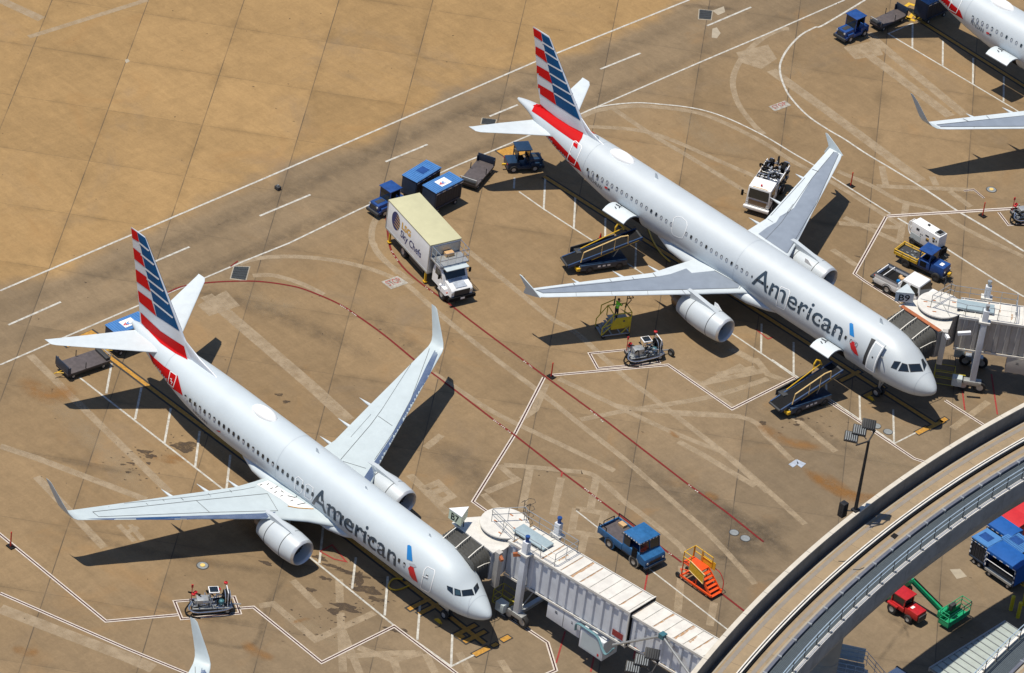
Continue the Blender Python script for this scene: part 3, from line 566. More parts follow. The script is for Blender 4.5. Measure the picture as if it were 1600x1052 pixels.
def decal(name, polys, m, parent, bvh, Mi, off=.008, step=4.0, mirror=False):
    off = off*1.6+.006; step = min(step, 3.0)
    """paint patches: outlines seen in the photograph laid onto the surface they belong to"""
    bm = bmesh.new()
    for P in polys:
        f = bm.faces.new([bm.verts.new((x, y, 0)) for x, y in P])
    bmesh.ops.triangulate(bm, faces=bm.faces[:])
    xs = [v.co.x for v in bm.verts]; ys = [v.co.y for v in bm.verts]
    for ax, lo, hi in ((0, min(xs), max(xs)), (1, min(ys), max(ys))):
        q = lo+step*.5
        while q < hi:
            co = [0, 0, 0]; co[ax] = q; no = [0, 0, 0]; no[ax] = 1
            bmesh.ops.bisect_plane(bm, geom=bm.verts[:]+bm.edges[:]+bm.faces[:], plane_co=co, plane_no=no); q += step
    bad = []
    for v in bm.verts:
        l, n = hit((v.co.x, v.co.y), bvh, Mi)
        if l is None: bad.append(v); continue
        v.co = l+n*off
    bmesh.ops.delete(bm, geom=bad, context='VERTS')
    if mirror:
        g = bmesh.ops.duplicate(bm, geom=bm.verts[:]+bm.edges[:]+bm.faces[:])
        for e in g['geom']:
            if isinstance(e, bmesh.types.BMVert): e.co.y = -e.co.y
    for f in bm.faces: f.smooth = True
    me = bpy.data.meshes.new(name); bm.to_mesh(me); bm.free(); me.materials.append(m)
    o = bpy.data.objects.new(name, me); COL.objects.link(o); o.parent = parent; return o
def outline(pts, w, closed=False):
    """thin px strips along a polyline"""
    out = []; n = len(pts)
    for i in range(n if closed else n-1):
        a = Vector((*pts[i], 0)); b = Vector((*pts[(i+1) % n], 0)); d = (b-a).normalized(); q = Vector((-d.y, d.x, 0))*w/2; a = a-d*w*.4; b = b+d*w*.4
        out.append([tuple((a+q).xy), tuple((b+q).xy), tuple((b-q).xy), tuple((a-q).xy)])
    return out
AF = [(q*q*(1.0), 0) for q in [i/22 for i in range(23)]]
AF = [(f, max(.012, 5*(.2969*sqrt(f)-.126*f-.3516*f*f+.2843*f**3-.1036*f**4)*1.56) if f > 0 else 0) for f, _ in AF]
def lift(mb, secs, side=1, vertical=False):
    """surface from stations (span, xLE, xTE, height, t/c[, nrm]) - nrm turns the thickness direction"""
    rows = []
    for q in secs:
        y, xl, xt, z, tc = q[:5]; a = q[5] if len(q) > 5 else 0.0; c = xl-xt; row = []
        for f, h in AF: row.append((f, h*tc*c*.66))
        for f, h in AF[-2:0:-1]: row.append((f, -h*tc*c*.42 if not vertical else -h*tc*c*.66))
        pts = []
        for f, h in row:
            x = xl-f*c
            if vertical: pts.append((x, h, z))
            else: pts.append((x, side*(y-h*sin(a)), z+h*cos(a)))
        rows.append(pts)
    mb.loft(rows, caps=True)
def wheel_pair(parent, x, ys, r, w, name='wheel'):
    for y in ys:
        b = MB(); b.lathe([(-w/2, r*.55), (-w/2, r*.9), (-w*.3, r), (w*.3, r), (w/2, r*.9), (w/2, r*.55)], (x, y, r), 'y', 20); o = b.build(name, M['tire'], parent)
        b = MB(); b.cyl((x, y-w*.42, r), (x, y+w*.42, r), r*.56, n=16); b.cyl((x, y-w*.5, r), (x, y+w*.5, r), r*.2, n=10); b.build('rim', M['rim'], parent)
def engine(parent, x, y, z, L_, r, mbody, sq, hotr, rings=None, side=1):
    e = MB(); e.lathe([(-.95, .70*r), (-.5, .73*r), (-.2, .745*r)], (x, y, z), 'x', 36, sq=sq); e.mi = 0
    e.lathe([(-.18, .945*r), (-.5, .985*r), (-1.2, r*1.04), (-L_*.5, r*1.04), (-L_*.72, r*.97), (-L_*.9, r*.84), (-L_, r*.76), (-L_, r*.71), (-L_*.8, r*.72)], (x, y, z), 'x', 36, sq=sq)
    o = e.build('engine', mbody, parent)
    b = MB(); b.lathe([(-.22, .745*r), (-.08, .775*r), (0, .84*r), (-.05, .90*r), (-.19, .946*r)], (x, y, z), 'x', 36, sq=sq); b.build('inlet_lip', M['lip'], o)
    b = MB(); b.cyl((x-.9, y, z), (x-.93, y, z), .72*r, n=36)
    for i in range(22):
        a = 2*pi*i/22; p = Vector((0, cos(a), sin(a))); q = Vector((0, cos(a+.2), sin(a+.2))); c = Vector((x-.86, y, z))
        b.poly([c+p*.2*r, c+p*.7*r, c+q*.7*r+Vector((-.08, 0, 0)), c+q*.2*r+Vector((-.04, 0, 0))])
    b.build('fan', M['fan'], o)
    b = MB(); b.lathe([(-.35, .005), (-.5, .09*r), (-.7, .18*r), (-.9, .25*r)], (x, y, z), 'x', 20); b.build('spinner', M['dark'], o)
    b = MB(); b.lathe([(-L_*.8, hotr*1.25), (-L_*1.02, hotr*1.12), (-L_*1.16, hotr*.92), (-L_*1.16, hotr*.85), (-L_*1.0, hotr*.85)], (x, y, z), 'x', 28); b.lathe([(-L_*1.0, hotr*.6), (-L_*1.2, hotr*.45), (-L_*1.33, .03)], (x, y, z), 'x', 20); b.build('exhaust', M['hot'], o)
    for a in (rings or []):
        b = MB(); rr_ = a[1]*r; b.lathe([(a[0], rr_), (a[0]-.03, rr_+.004), (a[0]-.06, rr_)], (x, y, z), 'x', 36, sq=sq); b.build('cowl_seam', M['seam'], o)
    return o
def gear(parent, name, x, y, zt, r, w, dy):
    b = MB(); b.cyl((x, y, r), (x, y, zt), .10, .13, 12); b.cyl((x, y-dy, r), (x, y+dy, r), .07, n=10); b.cyl((x, y, r+.35), (x+.7, y, zt-.1), .05, n=8); b.bx(x-.5, x+.5, y-.38, y-.34, zt-.7, zt); b.bx(x-.5, x+.5, y+.34, y+.38, zt-.7, zt)
    o = b.build(name, M['steel'], parent); wheel_pair(o, x, (y-dy, y+dy), r, w); return o
def fairing(parent, secs, m, name='wing_fairing'):
    b = MB(); b.loft([[(-s, -hw*sin(2*pi*i/28)*1.0, zc+hz*cos(2*pi*i/28)) for i in range(28)] for s, hw, zc, hz in secs]); return b.build(name, m, parent)
def canoe(parent, x0, x1, y, z, r, side):
    b = MB(); L_ = x0-x1; b.lathe([(0, .01), (-.1*L_, .6*r), (-.3*L_, r), (-.55*L_, .95*r), (-.8*L_, .5*r), (-L_, .01)], (x0, side*y, z), 'x', 12); b.build('flap_fairing', M['wingwhite'], parent)
def radome(parent, fus, x, L_, wd, h):
    b = MB(); secs = []
    for i in range(11):
        t = i/10; q = sin(pi*min(1, max(0, t)))**.45 if 0 < t < 1 else .05; q = max(q, .05); s = x-L_/2+L_*t; zt = fus.at(s)[0]
        secs.append([(-s, wd/2*q*cos(2*pi*k/20), zt-.12+(h+.12)*q*max(0, sin(2*pi*k/20))**.75-(.2 if sin(2*pi*k/20) < 0 else 0)) for k in range(20)])
    b.loft(secs); b.build('antenna_radome', M['radome'], parent)
def blade(parent, fus, x, h=.32, c=.34, th=0):
    b = MB(); zt = fus.at(x)[0]; b.prism([(-x, zt-.03), (-x-c, zt-.03), (-x-c*1.15, zt+h), (-x-c*.7, zt+h)], -.02, .02); b.build('blade_antenna', M['silver2'], parent)
def fus_patch(fus, x0, x1, z0, z1, off, nx=6, nz=8, shift=0.0, solid=0.0, mb=None):
    mb = mb or MB(); g = []
    for o_ in ([off] if not solid else [off, off-solid]):
        g.append([[fus.P(x0+(x1-x0)*i/nx, fus.th((x0+x1)/2, z0+(z1-z0)*j/nz), o_)+Vector((shift, 0, 0)) for j in range(nz+1)] for i in range(nx+1)])
    V = [[[mb.v(p) for p in r] for r in q] for q in g]
    for q in V:
        for i in range(nx):
            for j in range(nz): mb._f([q[i][j], q[i+1][j], q[i+1][j+1], q[i][j+1]], True)
    if solid:
        for i in range(nx):
            for j in (0, nz): mb._f([V[0][i][j], V[0][i+1][j], V[1][i+1][j], V[1][i][j]])
        for j in range(nz):
            for i in (0, nx): mb._f([V[0][i][j], V[0][i][j+1], V[1][i][j+1], V[1][i][j]])
    return mb
def rrect(x0, x1, z0, z1, r, n=4):
    out = []
    for cx, cz, a0 in ((x1-r, z1-r, 0), (x0+r, z1-r, pi/2), (x0+r, z0+r, pi), (x1-r, z0+r, 3*pi/2)):
        for i in range(n+1): a = a0+pi/2*i/n; out.append((cx+r*cos(a), cz+r*sin(a)))
    return out
def door_ring(name, fus, x0, x1, z0, z1, parent, m=None, wd=.055, r=.2):
    """raised outline of a door on the hull side"""
    b = MB(); P = rrect(x0, x1, z0, z1, r, 4); xm, zm = (x0+x1)/2, (z0+z1)/2
    P2 = []
    for i in range(len(P)):
        a, c = P[i], P[(i+1) % len(P)]; n = max(1, int(hypot(c[0]-a[0], c[1]-a[1])/.2))
        P2 += [(a[0]+(c[0]-a[0])*k/n, a[1]+(c[1]-a[1])*k/n) for k in range(n)]
    I = [(x+(wd if x < xm else -wd)*min(1, abs(x-xm)/((x1-x0)/2)), z+(wd if z < zm else -wd)*min(1, abs(z-zm)/((z1-z0)/2))) for x, z in P2]
    n = len(P2); V0 = [b.v(fus.P(x, fus.th(x, z), .02)) for x, z in P2]; V1 = [b.v(fus.P(x, fus.th(x, z), .02)) for x, z in I]
    for i in range(n): b._f([V0[i], V0[(i+1) % n], V1[(i+1) % n], V1[i]])
    o = b.build(name, m or M['outline'], parent)
    return o
def windows(fus, parent, xs, z, light=False, w=.23, h=.33, zs=(0, 0, 1, 1)):
    def proto(kind):
        b = MB(); x = 10.0; b_ = []
        th0 = fus.th(x, z); zt, zb, hw = fus.at(x)
        def ring(W_, H_, off, m):
            b.mi = m; P = rrect(-W_/2, W_/2, -H_/2, H_/2, W_*.32, 3); b._f([b.v(fus.P(x+a, th0-c/((zt-zb)/2+hw)*2, off)-Vector((-x, 0, 0))) for a, c in P])
        if light: ring(w*1.18, h*1.14, .030, 1)
        ring(w, h, .035, 0)
        if not light: pass
        if kind == 1:
            b.mi = 2; P = [(-w*.42, -h*.42), (w*.42, -h*.42), (w*.42, h*.12), (-w*.42, h*.12)]; b._f([b.v(fus.P(x+a, th0-c/((zt-zb)/2+hw)*2, .040)-Vector((-x, 0, 0))) for a, c in P])
        if kind == 2:
            b.mi = 2; P = [(-w*.45, -h*.46), (w*.25, -h*.46), (w*.25, h*.32), (-w*.45, h*.32)]; b._f([b.v(fus.P(x+a, th0-c/((zt-zb)/2+hw)*2, .040)-Vector((-x, 0, 0))) for a, c in P])
        return b.build('cabin_window', [M['glass'], M['outline'] if not light else M['silver2'], M['symgrey']], parent, fix=False)
    rn = random.Random(len(xs)); pr = {}
    for x in xs:
        k = rn.choice((0, 0, 1, 0)) if not light else rn.choice((2, 2, 2, 1, 0))
        if k not in pr: o = pr[k] = proto(k)
        else: o = inst(pr[k], parent)
        o.location = (-x, 0, zs[1]+(zs[3]-zs[1])*(x-zs[0])/(zs[2]-zs[0]) if zs[0] != zs[2] and zs[2] != 1 else 0)
def fus_text(name, s, fus, x0, x1, tb, cap, m, parent, off=.022, bold=.02, rev=False, cut=.12, shear=0.0):
    """letters on the starboard side reading from tail to nose: x0 > x1 stations, tb = angle of the baseline"""
    xm = (x0+x1)/2; zt, zb, hw = fus.at(xm); r = ((zt-zb)/2+hw)/2
    return text_mesh(name, s, lambda u, v: fus.P(x0+(x1-x0)*u, tb-v*cap/r, off), m, parent, bold, shear, cut)

# ---- twin-jet with blended winglets at the near stand
F7 = Fus([(0, 2.68, 2.68, 0), (.15, 2.93, 2.44, .27), (.5, 3.2, 2.17, .55), (1, 3.5, 1.94, .84), (1.6, 3.84, 1.77, 1.12), (2.2, 4.22, 1.66, 1.35), (3.0, 4.8, 1.57, 1.58), (3.8, 5.16, 1.52, 1.73), (5, 5.42, 1.49, 1.84), (6.5, 5.5, 1.49, 1.88), (15, 5.5, 1.49, 1.88), (25, 5.5, 1.49, 1.88), (27, 5.5, 1.56, 1.87), (30, 5.47, 1.97, 1.75), (33, 5.4, 2.72, 1.38), (35.5, 5.3, 3.52, .93), (37, 5.2, 4.3, .52), (38.02, 5.03, 4.72, .16)])
A = thing('airliner', 'silver airliner with curved blended winglets parked under the B7 gate sign', 'airliner', (0, 0, 0), 0, 'airliners at the gates')
I4 = Matrix.Identity(4)
b = MB(); F7.mesh(b); fus7 = b.build('fuselage', M['silver'], A, sharp=60); B7 = bvh_of(fus7, I4)
Z7 = lambda y: 2.3+(y-1.9)*tan(radians(6))
W7 = [(.6, -13.0, -21.0, Z7(.6), .13), (1.8, -14.15, -20.95, Z7(1.8), .13), (2.9, -15.35, -20.97, Z7(2.9), .125), (4.7, -16.76, -21.12, Z7(4.7), .115), (9.2, -19.17, -22.4, Z7(9.2), .105), (13.0, -21.2, -23.45, Z7(13), .1), (16.7, -23.17, -24.5, Z7(16.7), .1)]
WL7 = [(16.7, -23.17, -24.5, 3.856, .1, .1), (16.98, -23.30, -24.62, 3.91, .1, .3), (17.22, -23.46, -24.74, 4.05, .1, .75), (17.40, -23.72, -24.9, 4.35, .1, 1.2), (17.56, -24.18, -25.17, 4.95, .09, 1.32), (17.72, -24.70, -25.48, 5.62, .09, 1.33), (17.88, -25.20, -25.78, 6.28, .08, 1.33), (17.9, -25.42, -25.82, 6.37, .05, 1.33)]
wing7 = {}
for sd_ in (-1, 1):
    b = MB(); lift(b, W7, sd_); w_ = b.build('wing', M['wing'], A, sharp=50); wing7[sd_] = w_
    b = MB(); lift(b, WL7, sd_); b.build('winglet', M['wing'], w_, sharp=60)
    for y, x0, x1 in ((9.25, -20.2, -23.6), (6.6, -19.2, -22.9), (4.35, -18.6, -22.3)): canoe(w_, x0, x1, y, Z7(y)-.16, .19, sd_)
    o = engine(A, -13.57, sd_*4.83, 1.58, 4.0, 1.10, M['silver2'], .9, .52, [(-1.25, 1.045), (-2.9, .975)], sd_)
    b = MB(); b.prism([(-14.1, 2.55), (-14.9, 2.82), (-16.9, 2.95), (-18.4, 2.75), (-18.8, 2.2), (-17.6, 1.9), (-14.5, 2.4)], sd_*4.83-.17, sd_*4.83+.17); b.build('pylon', M['silver2'], o)
fairing(A, [(12.2, .7, 1.95, .3), (13.2, 1.55, 2.0, .55), (14.5, 1.98, 2.02, .68), (17, 2.12, 2.05, .75), (20.5, 2.1, 2.05, .74), (22.5, 1.85, 2.0, .62), (24.2, 1.2, 1.9, .4), (25, .6, 1.8, .2)], M['silver'])
HT7 = [(.3, -33.66, -37.2, 4.81, .1), (1.15, -34.27, -37.5, 4.88, .1), (4, -36.25, -38.3, 5.2, .095), (6.9, -38.25, -39.15, 5.53, .09), (7.17, -38.55, -39.25, 5.56, .06)]
for sd_ in (-1, 1): b = MB(); lift(b, HT7, sd_); b.build('horizontal_stabilizer', M['wingwhite'], A, sharp=50)
b = MB(); lift(b, [(0, -31.1, -37.22, 5.1, .085), (0, -32.98, -37.68, 7.36, .085), (0, -36.5, -38.73, 11.6, .085), (0, -37.2, -38.96, 12.45, .08), (0, -37.42, -39.0, 12.63, .05)], 1, True)
lift(b, [(0, -28.3, -33.5, 5.35, .03), (0, -29.2, -33.5, 5.62, .05), (0, -30.6, -33.6, 5.95, .07), (0, -32.25, -34.2, 6.55, .09), (0, -33.0, -35.0, 7.25, .08)], 1, True); fin7 = b.build('tail_fin', M['stripewhite'], A, sharp=50)
BF7 = bvh_of(fin7, I4)
gear(A, 'nose_gear', -4.05, 0, 1.75, .34, .2, .2)
for sd_ in (-1, 1): gear(A, 'main_gear', -19.6, sd_*2.86, 2.2, .56, .36, .43)
BA7 = bvh2([fus7, fin7], I4)
q1 = R(3.5075, 0, 340); q2 = R(3.5075, 60, 560); q3 = R(2.552, 360, 640)
def pp(f, *pts): return [f(*p) for p in pts]
def ring_seams(fus, parent, xs, w_=.022):
    for x in xs:
        b = MB(); b.loft([[fus.P(x+dx, pi*1.1*(i/30-.35), .012) for i in range(31)] for dx in (0, w_)], caps=False, closed=False); b.build('skin_joint', M['skinseam'], parent)
def long_seams(fus, parent, segs, w_=.02):
    for x0, x1, z in segs:
        b = MB(); b.loft([[fus.P(x0+(x1-x0)*i/24, fus.th(x0+(x1-x0)*i/24, z)+d/2, .012) for i in range(25)] for d in (0, w_)], caps=False, closed=False); b.build('skin_joint', M['skinseam'], parent)
M['skinseam'] = mat('skin_joint_grey', (.38, .43, .48), .5, 0, 0)
ring_seams(F7, fus7, (1.25, 20.1, 32.8)); long_seams(F7, fus7, ((4, 30, 2.9),), .012)
# tail: red and blue bands
for P_ in ([pp(q1, (720,58), (752,80), (763,135), (726,112)), pp(q1, (731,164), (775,200), (795,272), (738,226)), pp(q1, (744,282), (803,325), (827,407), (750,350)), pp(q1, (757,399), (832,455), (858,541), (764,460))]): decal('red_band', [P_], M['red'], fin7, BF7, I4, .012, 4, True)
o = decal('blue_panel', [pp(q1, (753,81), (797,113), (984,622), (925,583), (860,541))], M['blue'], fin7, BF7, I4, .012, 4, True)
o = decal('white_bands', [s_ for a, c in (((764,137),(815,180)), ((777,203),(843,257)), ((797,279),(870,337)), ((810,336),(894,402)), ((828,393),(922,472)), ((842,462),(946,547))) for s_ in outline([q1(*a), q1(*c)], 2.3)], M['stripewhite'], fin7, BF7, I4, .02, 4, True)
decal('red_root_band', [pp(q1, (771,518), (820,566), (880,622), (940,662), (1010,706), (1028,780), (960,745), (880,690), (815,622), (776,578))], M['red'], fus7, BA7, I4, .01, 2, True)
decal('red_side_panel', [pp(q1, (815,738), (845,768), (900,815), (975,868), (1002,975), (950,940), (905,893), (865,845), (835,790))], M['red'], fus7, B7, I4, .008, 3, True)
decal('rear_door_outline', outline(pp(q1, (935,842), (968,865), (966,880), (950,930), (922,908), (924,890)), 1.0, True)+outline(pp(q1, (934,882), (942,884), (938,898), (946,902), (940,912)), .9), M['outline'], fus7, B7, I4, .014, 3)
# cockpit, doors, lettering
decal('nose_seam', outline(pp(q3, (968,735), (952,765), (948,800), (955,838)), .35), M['symgrey'], fus7, B7, I4, .006, 2.5)
for P in (((864,703), (886,711), (887,737), (866,718)), ((894,714), (916,721), (920,744), (895,740)), ((923,722), (962,717), (971,740), (927,744)), ((969,712), (984,692), (991,712), (977,736))):
    c = (sum(p[0] for p in P)/4, sum(p[1] for p in P)/4)
    decal('cockpit_window_frame', [[q3(c[0]+(x-c[0])*1.1, c[1]+(y-c[1])*1.1) for x, y in P]], M['seam'], fus7, B7, I4, .006, 2.5); decal('cockpit_window', [pp(q3, *P)], M['glass'], fus7, B7, I4, .011, 2.5)
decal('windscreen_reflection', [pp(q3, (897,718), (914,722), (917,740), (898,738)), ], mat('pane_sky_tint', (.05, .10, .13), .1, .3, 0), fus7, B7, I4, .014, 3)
decal('front_door_outline', outline(pp(q3, (783,629), (790,628), (814,640), (816,650), (796,724), (789,728), (761,713), (759,705), (774,640)), 1.15, True)+outline(pp(q3, (786,660), (784,668)), 2)+outline(pp(q3, (770,664), (790,672)), .8), M['outline'], fus7, B7, I4, .012, 3)
decal('door_handle', outline(pp(q3, (782,660), (788,663)), 1.6)+outline(pp(q3, (768,666), (788,676)), .6), M['dark'], fus7, B7, I4, .016, 3)
decal('exit_outline', outline(pp(q3, (262,272), (272,268), (291,285), (286,325), (277,335), (256,318)), .95, True)+outline(pp(q3, (302,300), (311,297), (331,312), (326,352), (317,361), (296,346)), .95, True), M['outline'], fus7, B7, I4, .012, 3)
h1, _ = hit(q2(813, 208), B7, I4); h2, _ = hit((457.7, 747.6), B7, I4); h3, _ = hit(q3(697, 621), B7, I4); zw = (h1.z+h2.z+h3.z)/3
print('737 win', h1, h2, h3, 'pitch', (h2.x-h1.x)/22)
pit = (h2.x-h1.x)/22; xs = []; x = -h1.x
while x > -h3.x-.1: xs.append(x); x -= pit
windows(F7, fus7, xs, zw, zs=(-h1.x, h1.z-zw, -h3.x, h3.z-zw), w=.22, h=.31)
bl, _ = hit((487.3, 785.8), B7, I4); br, _ = hit((618.6, 885.7), B7, I4); tp, _ = hit((499, 762), B7, I4); tx, _ = hit((621.8, 861.4), B7, I4)
print('737 text', bl, br, tp, tx)
def ang(F, p): return F.inv(p)[1]
cap7 = 1.94*(ang(F7, bl)-ang(F7, tp)); cap7 = max(1.0, min(1.75, cap7))
fus_text('airline_lettering', 'American', F7, -bl.x, -br.x, (ang(F7, bl)+ang(F7, br))/2, cap7, M['letter'], fus7, bold=.006)
decal('symbol_blue', [pp(q3, (706,542), (713,540), (722,546), (727,606), (704,597))], M['symblue'], fus7, B7, I4, .012, 3); decal('symbol_red', [pp(q3, (709,632), (718,624), (731,630), (748,690), (728,678), (716,660))], M['symred'], fus7, B7, I4, .012, 3); decal('symbol_grey', [pp(q3, (712,612), (735,617), (743,628), (732,630), (718,622))], M['symgrey'], fus7, B7, I4, .012, 3)
a1, _ = hit(q2(850, 292), B7, I4); a2, _ = hit(q2(925, 357), B7, I4)
fus_text('registration', 'N952AN', F7, -a1.x, -a2.x, ang(F7, a1), .30, M['letter'], fus7, bold=0)
decal('small_flag', [pp(q2, (975,392), (997,398), (1000,406), (985,402))], M['symred'], fus7, B7, I4, .012, 3)
c, _ = hit((413.5, 645.5), B7, I4); radome(A, F7, -c.x, 2.5, 1.15, .33)
c, _ = hit((496, 711), B7, I4); blade(A, F7, -c.x); blade(A, F7, 6.3, .22, .25); blade(A, F7, 12.8, .2, .25)
# wing details
BWn = bvh_of(wing7[-1], I4); BWf = bvh_of(wing7[1], I4)
decal('wing_seams', outline(pp(q2, (297,842), (700,798), (865,780), (1255,742), (1312,836), (938,845), (330,869)), .55, True)+outline(pp(q2, (865,780), (938,845)), .5)+outline(pp(q2, (375,800), (386,814)), .9)+outline(pp(q2, (780,765), (795,778)), .7)+outline(pp(q2, (470,795), (760,768), (900,752), (1130,718), (1190,705)), .4)+outline(pp(q2, (680,775), (690,783)), .6)+outline(pp(q2, (1048,722), (1060,735)), .6)+outline(pp(q2, (590,795), (600,803)), .5)+outline(pp(q2, (930,740), (944,757)), .4), M['seam'], wing7[-1], BWn, I4, .006, 5)
decal('walkway', [pp(q3, (105,299), (150,284), (330,394), (328,400), (240,388), (205,360))], M['white'], wing7[-1], BWn, I4, .006, 5)
decal('walkway_arrows', [s_ for a, c in (((118,303),(126,299)), ((146,301),(153,296)), ((160,318),(168,313)), ((180,312),(188,307)), ((176,333),(184,328)), ((202,325),(211,331)), ((200,347),(208,343)), ((229,345),(258,352)), ((262,350),(264,346)), ((240,366),(250,362)), ((268,380),(298,374))) for s_ in outline([q3(*a), q3(*c)], 1.3)], M['seam'], wing7[-1], BWn, I4, .011, 4)
decal('walkway_edge', outline(pp(q3, (230,386), (268,393), (330,397)), 1.3), M['ypaint'], wing7[-1], BWn, I4, .011, 4)
decal('leading_edge_slat', [pp(q2, (250,893), (262,880), (535,873), (780,866), (1230,850), (1302,842), (1240,884), (780,886), (535,890))], M['slat'], wing7[-1], BWn, I4, .006, 4)
decal('slat_sky_reflection', [pp(q2, (535,875), (778,868), (778,885), (535,889))], M['skyreflect'], wing7[-1], BWn, I4, .011, 4)  # deep blue sky reflection painted onto part of the slat
decal('wing_seams', outline(pp(q3, (440,200), (560,60), (604,0)), .7)+outline(pp(q3, (590,27), (645,65)), .6)+outline(pp(q3, (435,203), (540,235)), .5)+outline(pp(q3, (575,200), (650,90), (720,-40), (790,-230), (812,-310)), .6)+outline(pp(q3, (604,0), (700,-150), (790,-290), (775,-330), (690,-170)), .5)+outline(pp(q3, (480,110), (560,20)), .4), M['seam'], wing7[1], BWf, I4, .006, 5)
decal('leading_edge_slat', [pp(q3, (530,275), (565,222), (640,110), (700,0), (780,-170), (840,-285), (852,-280), (790,-130), (720,10), (650,130), (585,240), (556,292))], M['slat'], wing7[1], BWf, I4, .006, 4)
# the same type again, its near-gate neighbour below the picture: only the raised winglet shows
AIR7 = A
n4 = copy_tree(A); n4.rotation_euler = (0, 0, radians(14)); wt_ = Vector((-25.55, 17.9, 0)); wt_.rotate(n4.rotation_euler); n4.location = G(302, 967, 6.35)-wt_-Vector((0, 0, 6.35)); n4['label'] = 'airliner of which only one upright pale blue winglet shows, beside a hydrant cart'

# ---- longer twin-jet at the far gate
F3 = Fus([(0, 3.28, 3.28, 0), (.15, 3.57, 3.0, .33), (.5, 3.88, 2.72, .66), (1, 4.2, 2.46, .98), (1.7, 4.62, 2.24, 1.3), (2.4, 5.08, 2.11, 1.53), (3.2, 5.52, 2.02, 1.71), (4.2, 5.85, 1.95, 1.85), (5.5, 6.02, 1.91, 1.94), (7, 6.06, 1.9, 1.975), (18, 6.06, 1.9, 1.975), (29.5, 6.06, 1.9, 1.975), (32, 6.06, 2.0, 1.95), (35, 6.03, 2.5, 1.8), (38, 5.96, 3.2, 1.46), (41, 5.82, 4.12, 1.0), (43.3, 5.6, 4.98, .46), (44.3, 5.43, 5.12, .2), (44.5, 5.36, 5.18, .1)])
P2X, P2Y, P2H = .822305, 44.281764, .0099697
A2 = thing('airliner', 'silver airliner with open doors parked under the B9 gate sign', 'airliner', (P2X, P2Y, 0), P2H, 'airliners at the gates')
M2 = LM(A2); MI2 = M2.inverted()
seams = None
b = MB(); F3.mesh(b); fus3 = b.build('fuselage', M['silver2'], A2, sharp=60); B3 = bvh_of(fus3, M2)
Z3 = lambda y: 2.9+(y-2)*tan(radians(5.5))
W3 = [(.6, -16.2, -22.9, Z3(.6), .13), (2.0, -17.55, -22.95, Z3(2), .13), (4.2, -18.63, -23.05, Z3(4.2), .125), (6.3, -19.65, -23.12, Z3(6.3), .115), (11, -21.98, -24.5, Z3(11), .105), (16.2, -24.53, -26.0, Z3(16.2), .1), (16.72, -24.85, -26.15, Z3(16.72), .09)]
wing3 = {}
def wing_of(root, side, tip):
    b = MB(); lift(b, W3, side); w_ = b.build('wing', M['wingwhite'], root, sharp=50)
    if tip == 'fence':
        b = MB(); b.T = Matrix.Translation((0, side*16.74, 0)) @ Matrix.Rotation(radians(-12*side), 4, 'X') @ Matrix.Translation((0, 0, 0))
        b.T = Matrix.Translation((0, side*16.74, 4.32)) @ Matrix.Rotation(radians(-10*side), 4, 'X')
        b.prism([(-24.75, 0.02), (-25.5, .42), (-26.75, .95), (-26.95, .93), (-26.3, .1), (-26.55, -.55), (-26.4, -.6), (-25.4, -.25)], -.035, .035); b.build('wingtip_fence', M['wing'], w_)
    else:
        b = MB(); lift(b, [(16.7, -24.84, -26.15, Z3(16.7), .09, .1), (17.0, -25.0, -26.25, Z3(17)+.05, .09, .35), (17.3, -25.3, -26.4, Z3(17.2)+.22, .09, .8), (17.5, -25.7, -26.6, Z3(17.3)+.6, .08, 1.2), (17.65, -26.2, -26.95, Z3(17.3)+1.25, .08, 1.3), (17.82, -26.75, -27.3, Z3(17.3)+1.95, .08, 1.3), (17.95, -27.25, -27.55, Z3(17.3)+2.4, .05, 1.3)], side); b.build('winglet', M['wing'], w_, sharp=60)
    for y, x0, x1 in ((12.4, -22.9, -25.75), (8.7, -21.4, -25.0), (5.6, -20.6, -24.25)): canoe(w_, x0, x1, y, Z3(y)-.17, .2, side)
    return w_
for sd_ in (-1, 1):
    wing3[sd_] = wing_of(A2, sd_, 'fence')
    o = engine(A2, -15.65, sd_*5.75, 2.02, 4.5, 1.06, M['silver2'], 1.0, .6, [(-1.15, 1.04), (-3.2, .975)], sd_)
    b = MB(); b.prism([(-16.4, 3.0), (-17.2, 3.25), (-19.5, 3.52), (-21.6, 3.25), (-21.2, 2.5), (-17.0, 2.75)], sd_*5.75-.17, sd_*5.75+.17); b.build('pylon', M['silver2'], o)
    b = MB(); b.prism([(-16.7, 0), (-17.8, 0), (-17.8, .42), (-17.5, .45)], -.015, .015) if False else b.prism([(-16.75, 2.72), (-17.75, 2.72), (-17.75, 3.2), (-17.45, 3.2)], sd_*5.75-sd_*.72-.015, sd_*5.75-sd_*.72+.015); b.build('nacelle_strake', M['white'], o)
fairing(A2, [(14.2, .7, 2.35, .3), (15.6, 1.6, 2.42, .55), (17.2, 2.15, 2.45, .78), (20, 2.3, 2.45, .85), (23, 2.25, 2.45, .82), (25.5, 1.95, 2.4, .66), (27.3, 1.2, 2.3, .4), (28.2, .6, 2.2, .2)], M['silver2'])
HT3 = [(.3, -38.9, -41.95, 4.81, .1), (1.1, -39.43, -42.2, 4.87, .1), (3.5, -40.97, -42.9, 5.12, .095), (6.0, -42.52, -43.52, 5.38, .09), (6.27, -42.85, -43.62, 5.42, .05)]
for sd_ in (-1, 1): b = MB(); lift(b, HT3, sd_); b.build('horizontal_stabilizer', M['wingwhite'], A2, sharp=50)
b = MB(); lift(b, [(0, -36.2, -42.1, 5.7, .085), (0, -37.0, -42.2, 6.3, .085), (0, -37.82, -42.6, 7.25, .085), (0, -41.32, -43.65, 11.3, .085), (0, -41.9, -43.9, 12.0, .075), (0, -42.12, -43.95, 12.2, .04)], 1, True)
